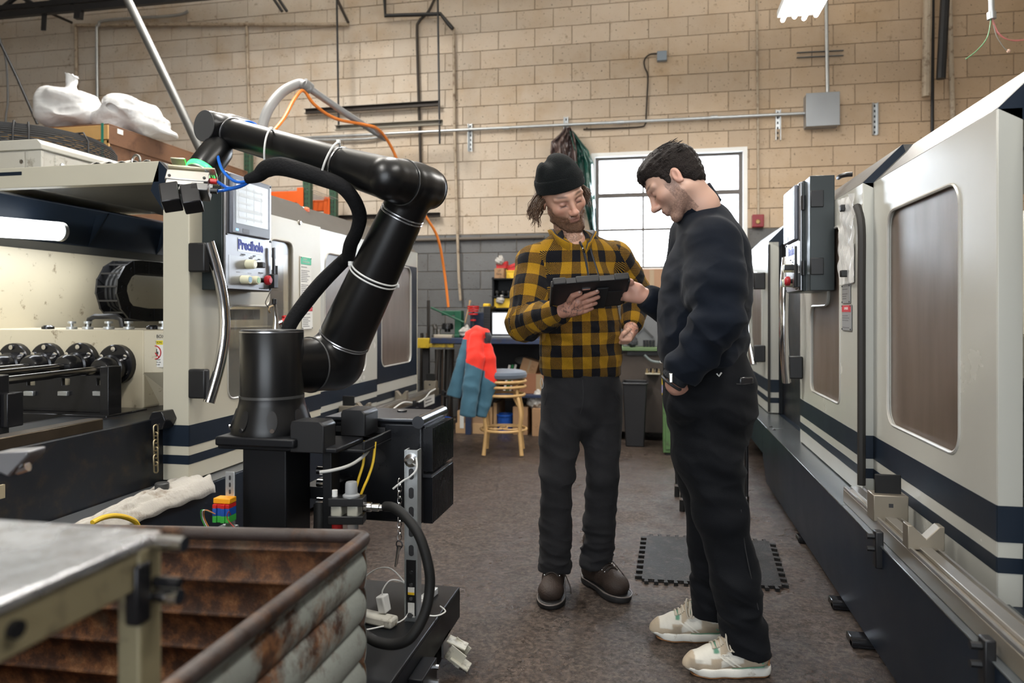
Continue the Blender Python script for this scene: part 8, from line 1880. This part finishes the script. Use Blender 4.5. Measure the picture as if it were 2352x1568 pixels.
for k in range(90):
    b_ = rs.uniform(-.05, .05); f0 = rs.uniform(-.01, .050); st = H2.p(f0, b_, .037 + .0915 * math.sqrt(max(.02, 1 - ((f0 + .016) / .1045) ** 2 - (b_ / .083) ** 2))); en = H2.p(.083 + rs.uniform(-.006, .005), b_ * .95 + rs.uniform(-.01, .01), .056 + rs.uniform(-.014, .018)); md = (st + en) / 2 + (H2.f * .012 + H2.u * .010) * H2.k
    hb_.tube([Vector(st), Vector(md), Vector(en)], [.0022, .0022, .0007], 5, smooth=4)
for k in range(220):
    th = rs.uniform(-2.6, 2.6); a = rs.uniform(-.09, .05); kx = math.sqrt(max(.05, 1 - (a + .016) ** 2 / .0108)); st = H2.p(a, .080 * kx * math.sin(th * .55), .037 + .088 * kx * math.cos(th * .55)); d = (-H2.f * rs.uniform(.3, .8) + H2.l * rs.uniform(-.3, .3)); hb_.tube([Vector(st + (st - H2.p(-.016, 0, .04)) * .015), Vector(st + d * .018), Vector(st + d * .036 - H2.u * .004)], [.0012, .0014, .0004], 4)
stuff(hb_.build('hair_strands', HAIRD, M2))
# sweatshirt with a polo collar
SW = cloth_mat('black_sweatshirt', (.0042, .0066, .0122), .12, 420, .05, .9, .2)
hzs = 1.2 - (835 - HY) / F * 2.48
lo_, hi_ = np.minimum(np.minimum(wrR, wrL), pel) - .2, np.maximum(np.maximum(shL, shR), nk2) + .22; lo_[2] = 1.2 - (885 - HY) / F * 2.2; g = SDF(lo_, hi_, .005)
g.chain([J(1630, 580, 2.49), J(1622, 650, 2.49), J(1613, 740, 2.49), J(1612, 800, 2.49), J(1616, 850, 2.49)], [.150, .183, .188, .182, .155], .03, el=(F2, .78))
g.chain([J(1634, 517, 2.50), J(1652, 580, 2.50)], [.062, .086], .05); g.chain([J(1654, 575, 2.5), J(1660, 700, 2.5)], [.085, .078], .05)
g.chain([nk2 - v3(UP) * .030, shL - v3(UP) * .012], [.062, .072], .05); g.chain([nk2 - v3(UP) * .030, shR - v3(UP) * .012], [.062, .072], .05)
g.chain([shL, lerp(shL, elL, .5), elL], [.078, .080, .076], .05); g.chain([elL, lerp(elL, wrL, .5), lerp(elL, wrL, .85), wrL], [.074, .066, .058, .046], .010)
g.chain([shR, elR], [.085, .07], .03); g.chain([elR, lerp(elR, wrR, .8), wrR], [.068, .050, .043], .015)
cutnear(g, wrR, wrR - elR, .085, .0); cutnear(g, wrL, wrL - elL, .085, .004)
sl_, x, y, z = g.sub(lo_, hi_); far = ((x - wrL[0]) ** 2 + (y - wrL[1]) ** 2) > .105 ** 2; g.V[sl_] = np.where(far, np.maximum(g.V[sl_], hzs - z), g.V[sl_])
v, f = g.mesh(); v = smooth_v(v, f, 2)
v = wrinkle(v, f, [(elL, (elL - shL), .18, .018, .10, 1), (lerp(elL, wrL, .7), (wrL - elL), .15, .018, .08, 2), (J(1600, 790, 2.3), (.8, 0, .6), .22, .014, .11, 3), (J(1690, 760, 2.45), (-.5, 0, .8), .18, .010, .09, 4), (shL - v3((0, 0, .06)), (.5, .1, 1), .15, .006, .08, 5), (J(1520, 700, 2.5), (0, 0, 1), .15, .006, .08, 6)])
v = v + vnormals(v, f) * (.004 * vnoise(v, 18, 21))[:, None]
SWo = qmesh('sweatshirt', v, f, SW, M2)
cx_ = v3(UP) * .80 + F2 * .60; collar(nk2 + cx_ * .002 + F2 * .004, F2 * .80 - v3(UP) * .60, Lf2, cx_,   .071, .062, .30, 'collar', SW, M2, .10, t=.014, dipf=.012)
# waistband hem and cuffs as ribbed bands
RIB = mat('sweatshirt_rib', (.0042, .006, .0095), .9, 0, .3, 60, bump=.6, bscale=200)
g = SDF(J(1616, 850, 2.49) - .26, J(1616, 850, 2.49) + .26, .005); g.chain([J(1616, 815, 2.49), J(1618, 855, 2.49)], [.172, .168], .0, el=(F2, .78)); g.plane((0, 0, hzs - .028), (0, 0, -1)); g.plane((0, 0, hzs + .02), (0, 0, 1)); v, f = g.mesh(); qmesh('hem_band', v, f, RIB, M2)
dL = (wrL - elL) / np.linalg.norm(wrL - elL); MB().lathe(Vector(wrL - dL * .012), Vector(dL), [(.040, 0), (.043, .008), (.042, .030), (.037, .034)], 26).build('cuff', RIB, M2)
dR = (wrR - elR) / np.linalg.norm(wrR - elR); MB().lathe(Vector(wrR - dR * .045), Vector(dR), [(.040, 0), (.043, .008), (.041, .045), (.036, .05)], 26).build('cuff', RIB, M2)
MB().ring(Vector(wrL + dL * .030), Vector(dL), .034, .005, 26, 6).build('watch_strap', INK, M2); MB().box(Vector(J(1541, 868, 2.215)), (.012, .012, .03)).build('watch_case', STEEL, M2, .003)
# trousers
TRM = cloth_mat('black_work_trousers', (.0040, .0046, .0062), .2, 400, .03, .8, .2)
lo_, hi_ = np.minimum(np.minimum(anR, anL), pel) - .2, np.maximum(np.maximum(anR, anL), pel) + .2; lo_[2] = .03; g = SDF(lo_, hi_, .005)
g.chain([J(1618, 815, 2.49), J(1622, 865, 2.49), J(1628, 925, 2.49)], [.158, .172, .172], .02, el=(F2, .84)); g.chain([J(1668, 905, 2.42), J(1662, 945, 2.42)], [.10, .10], .05); g.chain([J(1660, 905, 2.56), J(1655, 945, 2.56)], [.10, .10], .05)
g.ell(J(1572, 934, 2.31), (.060, .050, .055), .07)
g.chain([J(1622, 930, 2.41), J(1627, 1040, 2.40), knL, J(1690, 1330, 2.38), J(1717, 1498, 2.38)], [.138, .110, .080, .073, .072], .03)
g.chain([J(1612, 930, 2.56), J(1608, 1040, 2.57), knR, J(1628, 1290, 2.60), J(1630, 1420, 2.61)], [.120, .100, .074, .066, .064], .012)
for a, b, zc_ in ((anL, 1496, 2.38), (anR, 1412, 2.61)):
    zz_ = 1.2 - (b - HY) / F * zc_; sl_, x, y, z = g.sub(a - .13, a + .13); near = ((x - a[0]) ** 2 + (y - a[1]) ** 2) < .0115; g.V[sl_] = np.where(near, np.maximum(g.V[sl_], zz_ - z + .04 * (x - a[0]) * -1), g.V[sl_])
v, f = g.mesh(); v = smooth_v(v, f, 2)
v = wrinkle(v, f, [(J(1690, 1000, 2.4), (.3, 0, 1), .18, .018, .09, 1), (knL, (.4, 0, 1), .24, .018, .12, 2), (anL + v3((0, 0, .08)), (.4, 0, 1), .18, .018, .08, 3), (anR + v3((0, 0, .08)), (.4, 0, 1), .12, .012, .06, 4), (J(1560, 930, 2.4), (.6, 0, .6), .14, .006, .06, 5), (J(1600, 1100, 2.4), (.5, 0, 1), .2, .006, .1, 6)])
TR2 = qmesh('trousers', v, f, TRM, M2); bpy.context.view_layer.update()
stroke(TR2, [(1646, 858), (1651, 864), (1657, 856)], .0028, 'logo_mark', PAPER, M2, 1); sm_ = mat('seam_dark', (.015, .015, .016), .8)
stroke(TR2, [(1528, 893), (1545, 894), (1573, 889)], .003, 'pocket_edge', sm_, M2); stroke(TR2, [(1690, 882), (1712, 882), (1730, 878)], .003, 'pocket_edge', sm_, M2)
pp = [on_cloth(TR2, *q) for q in ((1698, 876), (1728, 874))]
if all(pp): MB().beam(pp[0], pp[1] , .012, .026).build('phone_in_pocket', mat('phone_black', (.02, .02, .022), .15), M2, .005)
stroke(TR2, [(1702, 1170), (1712, 1260), (1742, 1400)], .002, 'outseam', sm_, M2)
# trainers
OFFW = mat('offwhite_suede', (.56, .50, .40), .8, 0, .12, 25, dirt=((.34, .28, .2), .25, 30), bump=.2, bscale=200); WHL = mat('white_leather', (.66, .63, .55), .5, 0, .08, 25); FOAM = mat('white_foam', (.66, .64, .58), .6, 0, .08, 20, dirt=((.3, .26, .2), .15, 25)); GUM = mat('gum_rubber', (.28, .13, .05), .6); MINT = mat('mint_green', (.14, .33, .22), .5)
UPPER = attr_mat('trainer_upper', .8, .2, 220)
def trainer(toe, heel, par):
    h, d, s, L = shoe_frame(toe, heel); h = v3((h[0], h[1], 0)); P = lambda a, b, c: h + d * a * L + s * b + v3(UP) * c; R3 = np.stack([d, s, v3(UP)], 1); lo, hi = np.minimum(h, h + d * L) - .11, np.maximum(h, h + d * L) + v3((.11, .11, .22))
    g = SDF(lo, hi, .003); g.chain([P(.08, 0, .056), P(.35, 0, .056), P(.70, 0, .047), P(.90, 0, .036), P(.97, 0, .030)], [.038, .040, .043, .036, .026], .012); g.chain([P(.08, 0, .07), P(.05, 0, .112)], [.035, .030], .015); g.chain([P(.26, 0, .095), P(.42, 0, .100), P(.66, 0, .068)], [.034, .030, .022], .02); g.ell(P(.14, 0, .152), (.060, .030, .042), .008, 'cut', R3); g.plane((0, 0, .026), (0, 0, -1))
    v, f = g.mesh(); v = smooth_v(v, f, 2); q = v - h; ax = q @ d / L; cz_ = q[:, 2]; tan = v3((.40, .325, .235)); wht = v3((.60, .57, .50)); grn = v3((.10, .24, .16))
    top = .050 + .018 * np.clip((.72 - ax) * 6, 0, 1); w = ((ax > .60) & (cz_ > .050 + .016 * (ax < .74)) & (ax < .93)); w |= (ax > .30) & (ax < .60) & (cz_ < .098 - (.60 - ax) * .02) & (cz_ > .036 + (.60 - ax) * .06) & (cz_ < .036 + (.60 - ax) * .30 + .020); w |= (ax < .34) & (cz_ > .055 + (ax + .05) * .10) & (cz_ > .072)
    edge = np.zeros(len(v)); cols = np.where(w[:, None], wht, tan); gm = (ax > .62) & (ax < .69) & (cz_ > .080) | (ax > .40) & (ax < .47) & (cz_ > .104); cols = np.where(gm[:, None], grn, cols)
    cols = cols * (1 - .30 * np.clip(vnoise(v, 48, 3) * 1.4, 0, 1) * (cz_ < .06))[:, None] * (1 + .05 * vnoise(v, 160, 4))[:, None]
    cols = smooth_v(cols, f, 2)
    b = qmesh('trainer', v, f, UPPER, par, cols={'col': cols})
    g = SDF(lo, hi, .003); g.chain([P(.06, 0, .02), P(.40, 0, .018), P(.72, 0, .022), P(.92, 0, .030)], [.041, .043, .045, .036], .015); g.plane((0, 0, .033), (0, 0, 1)); g.plane((0, 0, .006), (0, 0, -1)); g.cone(P(1.02, -.1, -.006), P(1.02, .1, -.006), .022, .022, .02, 'cut'); v, f = g.mesh(); v = smooth_v(v, f, 2); qmesh('midsole', v, f, FOAM, b)
    g = SDF(lo, hi, .0034); g.chain([P(.06, 0, .02), P(.40, 0, .02), P(.72, 0, .02), P(.84, 0, .02)], [.040, .042, .044, .036], .015); g.plane((0, 0, .008), (0, 0, 1)); g.plane((0, 0, 0), (0, 0, -1)); v, f = g.mesh(); qmesh('outsole', v, f, GUM, b)
    MB().prism([Vector(P(-.085, -.016, .014)), Vector(P(-.085, .016, .014)), Vector(P(-.065, .022, .070)), Vector(P(-.065, -.022, .070))], Vector(d) * .010).build('heel_tab', GUM, b, .003)
    bpy.context.view_layer.update(); og = Vector(ORG[b.name])
    def on_side(a, c, lift=.0012):
        ok, loc, nr, _ = b.ray_cast(Vector(P(a, .14, c)) - og, Vector(-s)); return loc + og + nr * lift if ok else Vector(P(a, .040, c))
    def patch(pts, m, name, th=.0012): MB().prism([on_side(*q) for q in pts], Vector(s) * th).build(name, m, b)
    for k in range(2):
        for i in range(4): a0 = .33 + .075 * k + i * .05; c0 = .040 + i * .0085; patch([(a0, c0), (a0 + .05, c0 + .0085), (a0 + .085, c0 + .0085), (a0 + .035, c0)], WHL, 'side_stripe')
    for i in range(7): a0 = -.03 + .07 * i; patch([(a0, .041 - .0009 * i), (a0 + .07, .0402 - .0009 * i), (a0 + .07, .032), (a0, .032)], MINT, 'green_band', .002)
    patch([(.03, .052), (.09, .058), (.06, .048)], MINT, 'side_emblem')
    lc = mat('cream_lace', (.46, .41, .33), .8)
    def top_(a, q, lift=.002):
        ok, loc, nr, _ = b.ray_cast(Vector(P(a, q, .25)) - og, Vector((0, 0, -1))); return (loc + og + nr * lift) if ok else Vector(P(a, q, .09))
    for k in range(5):
        a = .44 + .055 * k
        MB().tube([top_(a, -.022), top_(a + .012, 0, .004), top_(a + .025, .022)], .0032, 6, smooth=4).build('lace', lc, b); MB().tube([top_(a, .022), top_(a + .012, 0, .005), top_(a + .025, -.022)], .0032, 6, smooth=4).build('lace', lc, b)
    t0 = top_(.46, 0, .006)
    for q in (1, -1): MB().tube([t0, t0 + Vector(s) * .022 + UP * .012 + Vector(d) * .012 * q, t0 + Vector(s) * .038 - UP * .018 + Vector(d) * .016 * q, t0 + Vector(s) * .045 - UP * .046 + Vector(d) * .008 * q, t0 + Vector(s) * .042 - UP * .035 - Vector(d) * .004 * q, t0 + Vector(s) * .02 + UP * .004], .003, 6, smooth=6).build('lace', lc, b)
    return b
nb = trainer(onZ(1580, 1545, 0), onZ(1752, 1545, 0), M2)
bpy.context.view_layer.update(); h_, d_, s_, L_t = shoe_frame(onZ(1580, 1545, 0), onZ(1752, 1545, 0)); o_ = h_ * np.array([1, 1, 0]) + d_ * .535 * L_t + v3(UP) * .074
ok, hit, nr, _ = nb.ray_cast(Vector(o_ + s_ * .14) - Vector(ORG[nb.name]), Vector(-s_))
if ok:
    zv = nr.normalized(); xv = (Vector(-d_) - zv * zv.dot(Vector(-d_))).normalized(); yv = zv.cross(xv); RT_ = Matrix((xv, yv, zv)).transposed(); c_ = hit + Vector(ORG[nb.name]) + zv * .0012
    MB().prism([c_ + xv * a + yv * b for a, b in rrect(-.014, .014, -.0045, .0045, .004, 3)], zv * .0008).build('brand_patch', WHL, nb)
    text('lettering', 'Reebok', c_ + zv * .0010, .0075, mat('patch_ink', (.16, .14, .12), .7), nb, RT_.to_euler(), .0002); trainer(onZ(1503, 1462, 0), onZ(1652, 1468, 0), M2)
